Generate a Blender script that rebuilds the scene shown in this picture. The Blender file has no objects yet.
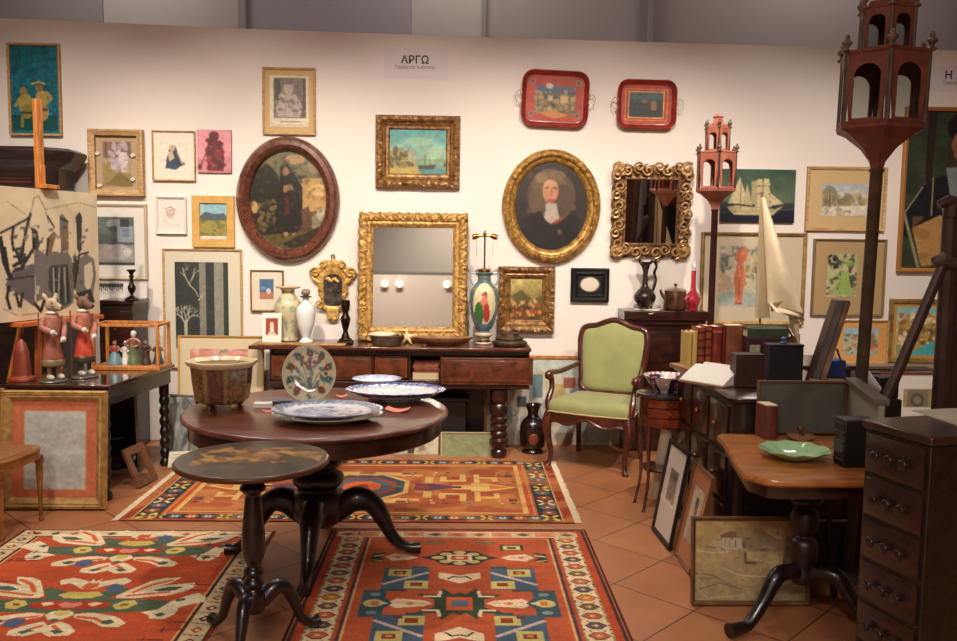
import bpy, bmesh, math, random
import numpy as np
from mathutils import Vector, Matrix
PI = math.pi
S = bpy.context.scene
COL = S.collection
S.view_settings.view_transform = 'Standard'
S.view_settings.look = 'None'
S.view_settings.gamma = 1.0
S.view_settings.use_curve_mapping = False
S.view_settings.exposure = 0.0
# ------------------------------------------------------------------ camera
F = 850.0
CAM = Vector((0, 0, 1.6))
PITCH, YAW, ROLL = math.atan(77/850), math.radians(1.3), 0.013
RC = (Matrix.Rotation(-YAW, 4, 'Z') @ Matrix.Rotation(PI/2-PITCH, 4, 'X') @ Matrix.Rotation(ROLL, 4, 'Z'))
cd = bpy.data.cameras.new('camera'); co_ = bpy.data.objects.new('camera', cd); COL.objects.link(co_)
co_.matrix_world = Matrix.Translation(CAM) @ RC
cd.sensor_width = 36; cd.lens = F/957*36; cd.clip_start = 0.05; cd.clip_end = 60
S.camera = co_
def ray(px, py):
    return (RC.to_3x3() @ Vector(((px-478.5)/F, -(py-320.5)/F, -1)))
def W(px, py, Y):
    d = ray(px, py); t = Y/d.y
    return CAM + d*t
def FL(px, py, z=0.0):
    d = ray(px, py); t = (z-CAM.z)/d.z
    return CAM + d*t
# ------------------------------------------------------------------ colour
def lin(c):
    c = np.asarray(c, dtype=float)/255.0
    return np.where(c <= 0.04045, c/12.92, ((c+0.055)/1.055)**2.4)
def rgba(c, k=1.0):
    l = lin(c)*k
    return (float(l[0]), float(l[1]), float(l[2]), 1.0)
# ------------------------------------------------------------------ materials
MATS = {}
def mat(name, base=(128,128,128), rough=.5, metal=0.0, var=0.0, vscale=8.0, bump=0.0, bscale=60.0, coat=0.0, stretch=(1,1,1), spec=.5, attr=False, dark=None, sheen=0.0, emit=None):
    if name in MATS: return MATS[name]
    m = bpy.data.materials.new(name); m.use_nodes = True
    nt = m.node_tree; N = nt.nodes; L = nt.links
    b = N['Principled BSDF']
    b.inputs['Roughness'].default_value = rough; b.inputs['Metallic'].default_value = metal
    b.inputs['Coat Weight'].default_value = coat; b.inputs['Coat Roughness'].default_value = .12
    b.inputs['Specular IOR Level'].default_value = spec
    b.inputs['Sheen Weight'].default_value = sheen
    tc = N.new('ShaderNodeTexCoord'); mp = N.new('ShaderNodeMapping'); mp.inputs['Scale'].default_value = stretch
    L.new(tc.outputs['Object'], mp.inputs['Vector'])
    if attr:
        a = N.new('ShaderNodeAttribute'); a.attribute_name = 'Col'
        L.new(a.outputs['Color'], b.inputs['Base Color'])
    elif var > 0 or dark is not None:
        n = N.new('ShaderNodeTexNoise'); n.inputs['Scale'].default_value = vscale; n.inputs['Detail'].default_value = 6; n.inputs['Distortion'].default_value = .6
        r = N.new('ShaderNodeValToRGB')
        r.color_ramp.elements[0].position = .32; r.color_ramp.elements[1].position = .68
        r.color_ramp.elements[0].color = rgba(dark) if dark is not None else rgba(base, 1-var)
        r.color_ramp.elements[1].color = rgba(base, 1+var*.6)
        L.new(mp.outputs[0], n.inputs['Vector']); L.new(n.outputs['Fac'], r.inputs['Fac']); L.new(r.outputs[0], b.inputs['Base Color'])
    else:
        b.inputs['Base Color'].default_value = rgba(base)
    if bump > 0:
        n2 = N.new('ShaderNodeTexNoise'); n2.inputs['Scale'].default_value = bscale; n2.inputs['Detail'].default_value = 4
        bp = N.new('ShaderNodeBump'); bp.inputs['Strength'].default_value = bump; bp.inputs['Distance'].default_value = .004
        L.new(mp.outputs[0], n2.inputs['Vector']); L.new(n2.outputs['Fac'], bp.inputs['Height']); L.new(bp.outputs[0], b.inputs['Normal'])
    if emit:
        b.inputs['Emission Color'].default_value = rgba(base); b.inputs['Emission Strength'].default_value = emit
    MATS[name] = m
    return m
def wood(name, base, dark, rough=.3, sc=5, stretch=(1,9,9), coat=.3, bump=.15):
    return mat(name, base, rough, var=.3, dark=dark, vscale=sc, stretch=stretch, coat=coat, bump=bump, bscale=25)
def pane_mat(name, tint=(255,255,255), gl=.1, fac=1.0):
    m = bpy.data.materials.new(name); m.use_nodes = True
    nt = m.node_tree; nt.nodes.clear(); L = nt.links
    o = nt.nodes.new('ShaderNodeOutputMaterial'); t = nt.nodes.new('ShaderNodeBsdfTransparent'); g = nt.nodes.new('ShaderNodeBsdfGlossy')
    t.inputs[0].default_value = rgba(tint); g.inputs['Roughness'].default_value = gl
    fr = nt.nodes.new('ShaderNodeFresnel'); fr.inputs[0].default_value = 1.5
    mx = nt.nodes.new('ShaderNodeMixShader')
    ge = nt.nodes.new('ShaderNodeNewGeometry'); sb = nt.nodes.new('ShaderNodeMath'); sb.operation = 'SUBTRACT'; sb.inputs[0].default_value = 1
    L.new(ge.outputs['Backfacing'], sb.inputs[1]); ml = nt.nodes.new('ShaderNodeMath'); ml.operation = 'MULTIPLY'; L.new(fr.outputs[0], ml.inputs[0]); L.new(sb.outputs[0], ml.inputs[1])
    L.new(ml.outputs[0], mx.inputs[0]); L.new(t.outputs[0], mx.inputs[1]); L.new(g.outputs[0], mx.inputs[2]); L.new(mx.outputs[0], o.inputs[0])
    MATS[name] = m
    return m
PANE = pane_mat('clear_glass', gl=.03)
PINKGLASS = mat('pink_glass', (225,60,90), .06, coat=.5)
PINKGLASS.node_tree.nodes['Principled BSDF'].inputs['Transmission Weight'].default_value = .75
ART = mat('painted_art', rough=.55, attr=True, bump=.1, bscale=150)
ARTV = mat('varnished_painting', rough=.35, attr=True, bump=.25, bscale=120)
GLAZE = mat('glazed_ceramic_art', rough=.12, attr=True, coat=.5)
WOVEN = mat('woven_wool', rough=.95, attr=True, bump=.6, bscale=400, spec=.1)
GILT = mat('old_gilt', (206,160,84), .38, .35, dark=(112,72,30), vscale=30, bump=.5, bscale=90)
GILTB = mat('bright_gilt', (220,174,98), .45, .25, dark=(120,80,36), vscale=40, bump=.6, bscale=90)
GILTD = mat('bronze_gilt', (176,132,78), .42, .3, dark=(84,50,24), vscale=30, bump=.5, bscale=80)
PALEGOLD = mat('matt_pale_gilt', (178,144,84), .5, .35, dark=(120,88,44), vscale=14, bump=.3, bscale=90)
MIRROR = mat('mirror_silver', (225,225,218), .02, 1.0)
BACK = mat('brown_backing_board', (80,60,42), .9)
MAHOG = wood('polished_mahogany', (96,44,28), (54,22,15), .24, 4, (1.2,5,5), .5)
MAHOGD = wood('dark_mahogany', (58,27,20), (30,14,11), .28, 5, (1.5,7,7), .5)
WALNUT = wood('burr_walnut', (108,56,32), (64,30,18), .28, 14, (1,1,1), .5)
EBONY = wood('ebonised_wood', (30,22,20), (12,9,9), .35, 6, (1.5,6,6), .4)
DARKOAK = wood('dark_oak', (44,28,20), (20,12,9), .42, 6, (1.5,6,6), .2)
PINE = wood('honey_pine', (196,128,62), (160,92,38), .45, 6, (7,7,1.2), .1)
OAKF = wood('light_oak', (196,160,112), (164,124,80), .5, 8, (2,8,8), .0)
BRONZE = mat('dark_bronze', (62,48,36), .35, .8, dark=(28,22,18), vscale=20)
BRASS = mat('aged_brass', (170,130,70), .3, .9, dark=(110,80,40), vscale=20)
WHITE = mat('white_card', (232,226,214), .8)
CREAM = mat('cream_card', (222,206,176), .8)
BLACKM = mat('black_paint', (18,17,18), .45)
# ------------------------------------------------------------------ mesh builder
class MB:
    def __init__(s): s.v = []; s.f = []
    def add(s, vs, fs, M=None):
        o = len(s.v)
        for p in vs:
            s.v.append(tuple(M @ Vector(p)) if M is not None else tuple(p))
        for f in fs: s.f.append(tuple(i+o for i in f))
        return s
    def box(s, x0, x1, y0, y1, z0, z1, M=None):
        vs = [(x, y, z) for x in (x0, x1) for y in (y0, y1) for z in (z0, z1)]
        return s.add(vs, [(0,1,3,2),(4,6,7,5),(0,4,5,1),(2,3,7,6),(0,2,6,4),(1,5,7,3)], M)
    def loft(s, rings, cap0=True, cap1=True, closed=True, M=None):
        n = len(rings[0]); vs = [p for r in rings for p in r]; fs = []
        for i in range(len(rings)-1):
            for j in range(n if closed else n-1):
                k = (j+1) % n
                fs.append((i*n+j, i*n+k, (i+1)*n+k, (i+1)*n+j))
        if cap0: fs.append(tuple(range(n)))
        if cap1: fs.append(tuple((len(rings)-1)*n+j for j in range(n)))
        return s.add(vs, fs, M)
    def lathe(s, prof, seg=32, M=None, sx=1, sy=1, c=(0,0,0), cap=True):
        rings = [[(c[0]+r*sx*math.cos(2*PI*j/seg), c[1]+r*sy*math.sin(2*PI*j/seg), c[2]+z) for j in range(seg)] for r, z in prof]
        return s.loft(rings, cap, cap, M=M)
    def tube(s, pts, r, seg=10, M=None, closed=False, flat=1.0):
        pts = [Vector(p) for p in pts]; n = len(pts)
        rs = r if isinstance(r, (list, tuple)) else [r]*n
        if len(rs) != n: rs = [float(x) for x in np.interp(np.linspace(0, 1, n), np.linspace(0, 1, len(rs)), rs)]
        rings = []; up = None
        for i in range(n):
            a = pts[(i-1) % n] if (closed or i > 0) else pts[i]
            b = pts[(i+1) % n] if (closed or i < n-1) else pts[i]
            t = (b-a).normalized()
            if up is None:
                up = Vector((0,0,1)) if abs(t.z) < .9 else Vector((0,1,0))
            sd = t.cross(up).normalized(); up = sd.cross(t).normalized()
            rings.append([tuple(pts[i]+(sd*math.cos(2*PI*j/seg)+up*math.sin(2*PI*j/seg)*flat)*rs[i]) for j in range(seg)])
        if closed: rings.append(rings[0])
        return s.loft(rings, not closed, not closed, M=M)
    def sph(s, c, r, seg=16, rg=10, M=None):
        if not isinstance(r, (list, tuple)): r = (r, r, r)
        rings = []
        for i in range(rg+1):
            a = -PI/2+PI*i/rg; q = max(math.cos(a), .02)
            rings.append([(c[0]+r[0]*q*math.cos(2*PI*j/seg), c[1]+r[1]*q*math.sin(2*PI*j/seg), c[2]+r[2]*math.sin(a)) for j in range(seg)])
        return s.loft(rings, M=M)
    def prism(s, poly, a0, a1, axis='y', M=None):
        def q(p, a): return (p[0], a, p[1]) if axis == 'y' else ((p[0], p[1], a) if axis == 'z' else (a, p[0], p[1]))
        return s.loft([[q(p, a0) for p in poly], [q(p, a1) for p in poly]], M=M)
def obj(name, mb, m, parent=None, bevel=0, sharp=35, smooth=True, color=None, loc=(0,0,0), rz=0, bseg=2):
    me = bpy.data.meshes.new(name); me.from_pydata(mb.v, [], mb.f)
    bm = bmesh.new(); bm.from_mesh(me); bmesh.ops.remove_doubles(bm, verts=bm.verts, dist=1e-6)
    bmesh.ops.recalc_face_normals(bm, faces=bm.faces); bm.to_mesh(me); bm.free()
    if smooth and len(me.polygons):
        me.polygons.foreach_set('use_smooth', [True]*len(me.polygons))
        me.set_sharp_from_angle(angle=math.radians(sharp))
    if color is not None:
        at = me.color_attributes.new('Col', 'FLOAT_COLOR', 'POINT')
        d = np.ones((len(me.vertices), 4)); 
        for i, v in enumerate(me.vertices): d[i, :3] = lin(color(v.co))
        at.data.foreach_set('color', d.ravel().astype(np.float32))
    if m is not None: me.materials.append(m)
    o = bpy.data.objects.new(name, me); COL.objects.link(o)
    if parent is not None: o.parent = parent
    else: o.location = loc; o.rotation_euler.z = rz
    if bevel > 0:
        b = o.modifiers.new('bevel', 'BEVEL'); b.width = bevel; b.segments = bseg; b.limit_method = 'ANGLE'; b.angle_limit = math.radians(40)
    return o
def tag(o, label, cat, group=None):
    o['label'] = label; o['category'] = cat
    if group: o['group'] = group
    return o
def thing(name, label, cat, loc=(0,0,0), rz=0, group=None, rot=None):
    o = bpy.data.objects.new(name, None); COL.objects.link(o); o.empty_display_size = .05
    o.location = loc; o.rotation_euler = rot if rot else (0, 0, rz)
    return tag(o, label, cat, group)
def single(name, label, cat, mb, m, loc=(0,0,0), rz=0, group=None, **k):
    return tag(obj(name, mb, m, loc=loc, rz=rz, **k), label, cat, group)
def struct(name, mb, m, **k):
    o = obj(name, mb, m, **k); o['kind'] = 'structure'; return o
def crv(pts, n=8, closed=False):
    P = [Vector(p) for p in pts]; out = []; m = len(P)
    for i in range(m if closed else m-1):
        p0 = P[(i-1) % m] if (closed or i > 0) else P[0]; p1 = P[i]; p2 = P[(i+1) % m]; p3 = P[(i+2) % m] if (closed or i < m-2) else P[-1]
        for k in range(n):
            t = k/n
            out.append(tuple(.5*((2*p1)+(p2-p0)*t+(2*p0-5*p1+4*p2-p3)*t*t+(3*p1-p0-3*p2+p3)*t**3)))
    if not closed: out.append(tuple(P[-1]))
    return out
def T3(x, y, z, rz=0, rx=0, ry=0):
    return Matrix.Translation((x, y, z)) @ Matrix.Rotation(rz, 4, 'Z') @ Matrix.Rotation(rx, 4, 'X') @ Matrix.Rotation(ry, 4, 'Y')
# ------------------------------------------------------------------ painter: colours of flat artworks, kept per vertex
class Art:
    def __init__(s, nx, ny, bg=(255,255,255), box=(0,0,1,1), T=None):
        s.nx, s.ny, s.box, s.T, s.mir = nx, ny, box, T, False
        s.a = np.ones((ny, nx, 3))*np.array(bg, dtype=float)
    def uv(s, P):
        if s.T: return np.array([s.T(*p) for p in P], dtype=float)
        x0, y0, x1, y1 = s.box; P = np.array(P, dtype=float)
        return np.stack([(P[:,0]-x0)/(x1-x0), (P[:,1]-y0)/(y1-y0)], 1)
    def _fill(s, Q, c, al):
        X = Q[:,0]*(s.nx-1); Y = Q[:,1]*(s.ny-1)
        x0, x1 = int(max(0, math.floor(X.min()))), int(min(s.nx-1, math.ceil(X.max())))
        y0, y1 = int(max(0, math.floor(Y.min()))), int(min(s.ny-1, math.ceil(Y.max())))
        if x1 < x0 or y1 < y0: return
        gx, gy = np.meshgrid(np.arange(x0, x1+1), np.arange(y0, y1+1)); ins = np.zeros(gx.shape, bool)
        n = len(X)
        for i in range(n):
            j = (i+1) % n
            if Y[i] == Y[j]: continue
            c1 = (Y[i] > gy) != (Y[j] > gy)
            xi = (X[j]-X[i])*(gy-Y[i])/(Y[j]-Y[i])+X[i]
            ins ^= c1 & (gx < xi)
        r = s.a[y0:y1+1, x0:x1+1]; cc = np.array(c, dtype=float)
        r[ins] = r[ins]*(1-al)+cc*al
    def poly(s, P, c, al=1.0):
        Q = s.uv(P); s._fill(Q, c, al)
        if s.mir:
            R = Q.copy(); R[:,0] = 2*s.cx-R[:,0]; s._fill(R, c, al)
        return s
    def rect(s, x0, y0, x1, y1, c, al=1.0): return s.poly([(x0,y0),(x1,y0),(x1,y1),(x0,y1)], c, al)
    def ell(s, x, y, rx, ry, c, al=1.0, rot=0, n=20):
        cr, sr = math.cos(rot), math.sin(rot)
        return s.poly([(x+rx*math.cos(t)*cr-ry*math.sin(t)*sr, y+rx*math.cos(t)*sr+ry*math.sin(t)*cr) for t in np.linspace(0, 2*PI, n, endpoint=False)], c, al)
    def line(s, P, w, c, al=1.0):
        for (ax, ay), (bx, by) in zip(P[:-1], P[1:]):
            d = math.hypot(bx-ax, by-ay) or 1; nx, ny = -(by-ay)/d*w/2, (bx-ax)/d*w/2
            ex, ey = (bx-ax)/d*w/3, (by-ay)/d*w/3
            s.poly([(ax+nx-ex,ay+ny-ey),(bx+nx+ex,by+ny+ey),(bx-nx+ex,by-ny+ey),(ax-nx-ex,ay-ny-ey)], c, al)
        return s
    def grad(s, c0, c1, v0=0, v1=1):
        v = np.clip((np.linspace(0, 1, s.ny)-v0)/(v1-v0), 0, 1)[:, None, None]
        m = (np.linspace(0, 1, s.ny) >= v0) & (np.linspace(0, 1, s.ny) <= v1)
        g = np.array(c0, float)*(1-v)+np.array(c1, float)*v
        s.a[m] = np.broadcast_to(g, s.a.shape)[m]
        return s
    def _n(s, sc, seed, ax=1.0):
        r = np.random.RandomState(seed); h, w = max(2, int(sc*s.ny/s.nx)+2), max(2, int(sc*ax)+2)
        g = r.rand(h, w); yi = np.linspace(0, h-1.001, s.ny); xi = np.linspace(0, w-1.001, s.nx)
        y0 = yi.astype(int); x0 = xi.astype(int); fy = (yi-y0)[:, None]; fx = (xi-x0)[None, :]
        fy = fy*fy*(3-2*fy); fx = fx*fx*(3-2*fx)
        return (g[y0][:, x0]*(1-fy)*(1-fx)+g[y0][:, x0+1]*(1-fy)*fx+g[y0+1][:, x0]*fy*(1-fx)+g[y0+1][:, x0+1]*fy*fx)
    def noise(s, amt=.15, sc=20, seed=1, ax=1.0, chroma=0.0):
        n = .6*s._n(sc, seed, ax)+.4*s._n(sc*2.3, seed+7, ax)
        s.a *= (1+amt*2*(n-.5))[:, :, None]
        if chroma:
            for k in range(3): s.a[:, :, k] *= 1+chroma*2*(s._n(sc, seed+20+k)-.5)
        return s
    def tint(s, c, thr=.5, sc=8, seed=1, al=1.0, box=None, ax=1.0):
        n = .6*s._n(sc, seed, ax)+.4*s._n(sc*2.5, seed+3, ax)
        m = np.clip((n-thr)*8, 0, 1)*al
        if box:
            Q = s.uv([(box[0], box[1]), (box[2], box[3])]); U = np.linspace(0, 1, s.nx)[None, :]; V = np.linspace(0, 1, s.ny)[:, None]
            m = m*((U >= Q[0,0])&(U <= Q[1,0])&(V >= Q[0,1])&(V <= Q[1,1]))
        s.a = s.a*(1-m[:, :, None])+np.array(c, float)*m[:, :, None]
        return s
    def dabs(s, n, box, cols, r0, r1, seed=1, al=.8, asp=2.0, rot=None):
        R = random.Random(seed); x0, y0, x1, y1 = box
        for _ in range(n):
            r = R.uniform(r0, r1)
            s.ell(R.uniform(x0, x1), R.uniform(y0, y1), r*asp, r, R.choice(cols), al, R.uniform(0, PI) if rot is None else rot, 8)
        return s
    def blur(s, k=1):
        for _ in range(k):
            p = np.pad(s.a, ((1,1),(1,1),(0,0)), 'edge')
            s.a = (p[:-2,1:-1]+p[2:,1:-1]+p[1:-1,:-2]+p[1:-1,2:]+4*p[1:-1,1:-1])/8
        return s
    def mesh(s, name, P, m, parent, mask=None, **k):
        """P(u,v) -> local point, v downwards"""
        U, V = np.meshgrid(np.linspace(0, 1, s.nx), np.linspace(0, 1, s.ny))
        vs = [P(u, v) for u, v in zip(U.ravel(), V.ravel())]
        nx, ny = s.nx, s.ny; fs = []
        for j in range(ny-1):
            for i in range(nx-1):
                if mask and not mask((i+.5)/(nx-1), (j+.5)/(ny-1)): continue
                fs.append((j*nx+i, (j+1)*nx+i, (j+1)*nx+i+1, j*nx+i+1))
        me = bpy.data.meshes.new(name); me.from_pydata(vs, [], fs)
        at = me.color_attributes.new('Col', 'FLOAT_COLOR', 'POINT')
        d = np.ones((nx*ny, 4), np.float32); d[:, :3] = lin(np.clip(s.a, 0, 255)).reshape(-1, 3)
        at.data.foreach_set('color', d.ravel()); me.materials.append(m)
        me.polygons.foreach_set('use_smooth', [True]*len(me.polygons))
        if mask:
            bm = bmesh.new(); bm.from_mesh(me); bmesh.ops.delete(bm, geom=[v for v in bm.verts if not v.link_faces], context='VERTS'); bm.to_mesh(me); bm.free()
        o = bpy.data.objects.new(name, me); COL.objects.link(o)
        if parent is not None: o.parent = parent
        return o
    def sample(s, u, v):
        i = int(min(max(u, 0), 1)*(s.nx-1)); j = int(min(max(v, 0), 1)*(s.ny-1)); return s.a[j, i]
# ------------------------------------------------------------------ frames
_rt = np.random.RandomState(11).uniform(-1, 1, (24, 2048))
def carve(js, amp, step=1, N=1):
    """irregular carved relief on the listed profile steps; t*N samples"""
    def f(t, j, x, z):
        if j not in js: return 0
        k = int(t*N)//step
        return amp*(.7*_rt[j % 24][k % 2048]+.5*math.sin(t*2*PI*N/7+j*2.1))
    return f
def ring_shape(w, h, kind='rect', n=24):
    """returns f(d) -> list of (x,z) of the outline inset by d, centred"""
    if kind == 'rect':
        def f(d):
            a, b = w/2-d, h/2-d; out = []
            for (x0, z0), (x1, z1) in (((-a,-b),(a,-b)), ((a,-b),(a,b)), ((a,b),(-a,b)), ((-a,b),(-a,-b))):
                for k in range(n): out.append((x0+(x1-x0)*k/n, z0+(z1-z0)*k/n))
            return out
        return f
    if kind == 'round':
        r = min(w, h)*.22
        def f(d):
            out = []; q = max(r-d, .002)
            for cx, cz, a0 in ((w/2-r, -h/2+r, -PI/2), (w/2-r, h/2-r, 0), (-w/2+r, h/2-r, PI/2), (-w/2+r, -h/2+r, PI)):
                for k in range(n): 
                    a = a0+PI/2*k/(n-1); out.append((cx+q*math.cos(a), cz+q*math.sin(a)))
            return out
        return f
    def f(d): return [((w/2-d)*math.cos(2*PI*k/(4*n)-PI/2), (h/2-d)*math.sin(2*PI*k/(4*n)-PI/2)) for k in range(4*n)]
    return f
def frame_mb(w, h, prof, kind='rect', n=1, disp=None, out=None):
    f = ring_shape(w, h, kind, n); rings = []
    for j, (d, hh) in enumerate(prof):
        r = f(d); ring = []
        for k, (x, z) in enumerate(r):
            y = -hh; 
            if disp: y -= disp(k/len(r), j, x, z)
            if out and j in out[0]:
                q = 1+out[1](k/len(r), x, z); x *= q; z *= q
            ring.append((x, y, z+h/2))
        rings.append(ring)
    rings.append(rings[0])
    mb = MB(); mb.loft(rings, False, False); return mb
def picture(name, label, box, Y=None, art=None, fw=4, fmat=None, depth=.025, prof=None, mbox=None, mmat=None, inner=None, glass=False, lean=0.0, rot=0.0, kind='rect', n=1, disp=None, cat='picture', amat=None, gap=.003, fn=True, out=None, sharp=35, loc=None, rz=0):
    """box = outer photo rectangle; mbox = artwork rectangle inside a mount"""
    Y = WALLY if Y is None else Y
    x0, y0, x1, y1 = box; cx, cy = (x0+x1)/2, (y0+y1)/2
    a, b, t, bt = W(x0, cy, Y), W(x1, cy, Y), W(cx, y0, Y), W(cx, y1, Y)
    w, h = b.x-a.x, t.z-bt.z; s = w/(x1-x0); sv = h/(y1-y0)
    base = loc if loc else ((a.x+b.x)/2, Y-gap, bt.z)
    th = thing(name, label, cat, base, rot=(-lean, rot, rz))
    f = fw*s
    if prof is None: prof = [(0,0),(0,depth),(f*.25,depth*1.05),(f,depth*.75),(f,.004)]
    else: prof = [(d*f, hh) for d, hh in prof]
    if fn: obj('frame', frame_mb(w, h, prof, kind, n, disp, out), fmat, th, sharp=sharp)
    else: obj('stretcher', MB().box(-w/2, w/2, -depth, 0, 0, h), fmat, th, bevel=.002)
    ix, iz = w/2-f*.9, h-f*.9
    if fn and kind == 'rect': obj('backing', MB().box(-ix, ix, -.005, -.001, f*.9, iz), BACK, th)
    ya = -.011 if fn else -depth-.0012
    if mbox:
        obj('mount', MB().box(-ix, ix, -.009, -.0055, f*.9, iz), mmat or CREAM, th)
        X0, X1 = (mbox[0]-cx)*s, (mbox[2]-cx)*s; Z0, Z1 = (y1-mbox[1])*sv, (y1-mbox[3])*sv
    else:
        q = f*.9 if fn else 0.0005
        X0, X1, Z0, Z1 = -w/2+q, w/2-q, h-q, q
    if art is not None:
        m_ = art.a.mean(axis=(0,1)); art.a = art.a*.9+m_*.1
        art.noise(.06, art.nx/3, 77, chroma=.03).noise(.07, art.nx/7, 78)
        mk = None
        if kind == 'ellipse': mk = lambda u, v: (2*u-1)**2+(2*v-1)**2 < 1.0
        o = art.mesh('artwork', lambda u, v: (X0+(X1-X0)*u, ya, Z0+(Z1-Z0)*v), amat or ART, th, mk)
    if glass: obj('glass', MB().box(-ix, ix, -.0145, -.0135, f*.9, iz), PANE, th)
    th['_'] = 0; del th['_']
    return th
# ================================================================== ROOM
WALLY = 6.75
# floor
fm = bpy.data.materials.new('terracotta_tiles'); fm.use_nodes = True
nt = fm.node_tree; N = nt.nodes; L = nt.links; b = N['Principled BSDF']
tc = N.new('ShaderNodeTexCoord'); mp = N.new('ShaderNodeMapping'); mp.inputs['Rotation'].default_value = (0, 0, math.radians(45)); mp.inputs['Location'].default_value = (.12, .08, 0)
br = N.new('ShaderNodeTexBrick'); br.offset = 0; br.inputs['Scale'].default_value = 1
br.inputs['Brick Width'].default_value = .42; br.inputs['Row Height'].default_value = .42; br.inputs['Mortar Size'].default_value = .0045; br.inputs['Mortar Smooth'].default_value = .3
br.inputs['Color1'].default_value = rgba((180,120,78)); br.inputs['Color2'].default_value = rgba((166,106,68)); br.inputs['Mortar'].default_value = rgba((96,56,40))
n = N.new('ShaderNodeTexNoise'); n.inputs['Scale'].default_value = 5; n.inputs['Detail'].default_value = 5
mx = N.new('ShaderNodeMix'); mx.data_type = 'RGBA'; mx.blend_type = 'MULTIPLY'; mx.inputs['Factor'].default_value = .35
rp = N.new('ShaderNodeValToRGB'); rp.color_ramp.elements[0].color = (.45,.42,.4,1); rp.color_ramp.elements[0].position = .3; rp.color_ramp.elements[1].position = .7
L.new(tc.outputs['Object'], mp.inputs[0]); L.new(mp.outputs[0], br.inputs['Vector']); L.new(tc.outputs['Object'], n.inputs['Vector']); L.new(n.outputs['Fac'], rp.inputs[0])
L.new(br.outputs['Color'], mx.inputs[6]); L.new(rp.outputs[0], mx.inputs[7]); L.new(mx.outputs[2], b.inputs['Base Color'])
b.inputs['Roughness'].default_value = .42
bp = N.new('ShaderNodeBump'); bp.inputs['Strength'].default_value = .3; bp.inputs['Distance'].default_value = .003; bp.invert = True
L.new(br.outputs['Fac'], bp.inputs['Height']); L.new(bp.outputs[0], b.inputs['Normal'])
struct('floor', MB().box(-8, 8, -6, 11, -.05, 0), fm, smooth=False)
PAINTW = mat('white_wall_paint', (232,222,214), .85, bump=.08, bscale=80)
GREYW = mat('grey_hall_plaster', (140,134,130), .9, bump=.1, bscale=30)
GREYD = mat('darker_grey_plaster', (112,107,106), .9)
# exhibition partition: top edge as in the photograph
tops = [(-6.5, None), (0, 18), (240, 28.5), (478, 37), (700, 43.5), (957, 50.5), (0, None)]
tz = [(W(px, py, WALLY).x, W(px, py, WALLY).z) for px, py in tops[1:-1]]
sl = (tz[-1][1]-tz[-2][1])/(tz[-1][0]-tz[-2][0]); s0 = (tz[1][1]-tz[0][1])/(tz[1][0]-tz[0][0])
poly = [(-6, 0), (6, 0), (6, tz[-1][1]+sl*(6-tz[-1][0]))]+tz[::-1]+[(-6, tz[0][1]+s0*(-6-tz[0][0]))]
struct('wall_back', MB().prism(poly, WALLY, WALLY+.08), PAINTW, smooth=False)
HB = 8.6
struct('wall_rear_hall', MB().box(-8, 8, HB, HB+.2, 0, 5.6), GREYW, smooth=False)
def pil(px0, px1, d, m, nm):
    x0, x1 = W(px0, 20, HB).x, W(px1, 20, HB).x
    struct(nm, MB().box(x0, x1, HB-d, HB, 0, 5.6), m, smooth=False)
pil(-200, 104, .03, GREYD, 'trim_1'); pil(241, 412, .12, mat('mauve_grey', (118,112,116), .9), 'trim_2')
pil(243, 249, .16, GREYD, 'trim_3'); pil(482, 486, .1, GREYD, 'trim_4'); pil(485, 650, .04, mat('warm_grey', (128,120,118), .9), 'trim_5'); pil(647, 651, .1, GREYD, 'trim_6')
pil(651, 1300, .02, mat('taupe_grey', (124,114,110), .9), 'trim_7')
struct('ceiling', MB().box(-8, 8, -6, 11, 5.6, 5.7), GREYW, smooth=False)
struct('wall_left', MB().box(-8.1, -8, -6, 11, 0, 5.6), GREYW, smooth=False)
struct('wall_right', MB().box(8, 8.1, -6, 11, 0, 5.6), GREYW, smooth=False)
struct('wall_front', MB().box(-8, 8, -6.1, -6, 0, 5.6), GREYW, smooth=False)
# opposite booth partition (seen in the mirrors)
struct('wall_opposite_booth', MB().box(-3.4, 3.2, -3.5, -3.4, 0, 2.90), PAINTW, smooth=False)
# ------------------------------------------------------------------ lights
def spot(x, y, z, tx, ty, tz, e, ang=70, blend=.6, rad=.05, col=(1,.895,.775)):
    l = bpy.data.lights.new('spot', 'SPOT'); l.energy = e; l.spot_size = math.radians(ang); l.spot_blend = blend; l.shadow_soft_size = rad; l.color = col
    o = bpy.data.objects.new('spot_light', l); COL.objects.link(o); o.location = (x, y, z)
    o.rotation_euler = (Vector((tx, ty, tz))-Vector((x, y, z))).to_track_quat('-Z', 'Y').to_euler()
    return o
TY, TZ = 3.7, 3.95
spots = [(-2.9, -3.0, 6.7, .95, 330), (-1.5, -1.7, 6.7, 1.0, 390), (-.2, -.3, 6.7, 1.05, 400), (1.0, 1.0, 6.7, 1.05, 400), (2.3, 2.3, 6.7, 1.0, 300), (3.3, 3.5, 6.7, 1.0, 150)]
LAMPB = mat('white_lamp_enamel', (220,216,208), .35)
def track_spot(x, y, z, tx, ty, tz, label):
    th = thing('track_spotlight', label, 'spotlight', (x, y, z), group='spotlights on the ceiling track')
    d = (Vector((tx, ty, tz))-Vector((x, y, z))).normalized(); q = d.to_track_quat('-Z', 'Y').to_matrix().to_4x4()
    mb = MB(); mb.lathe([(.015,.17),(.055,.16),(.06,.07),(.075,.0),(.068,.0),(.045,.08)], 20, M=q, cap=False); obj('lamp_head', mb, LAMPB, th)
    obj('bulb_face', MB().lathe([(.001,.03),(.05,.03),(.05,.04),(.001,.04)], 20, M=q), mat('hot_bulb', (255,225,180), .4, emit=12.0), th)
    obj('arm', MB().tube([(0,-.06,.05),(0,-.11,.2)], .01), LAMPB, th)
for i, (x, tx, ty, tzz, e) in enumerate(spots):
    spot(x, TY, TZ, tx, ty, tzz, e, 66, .9, .05)
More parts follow.
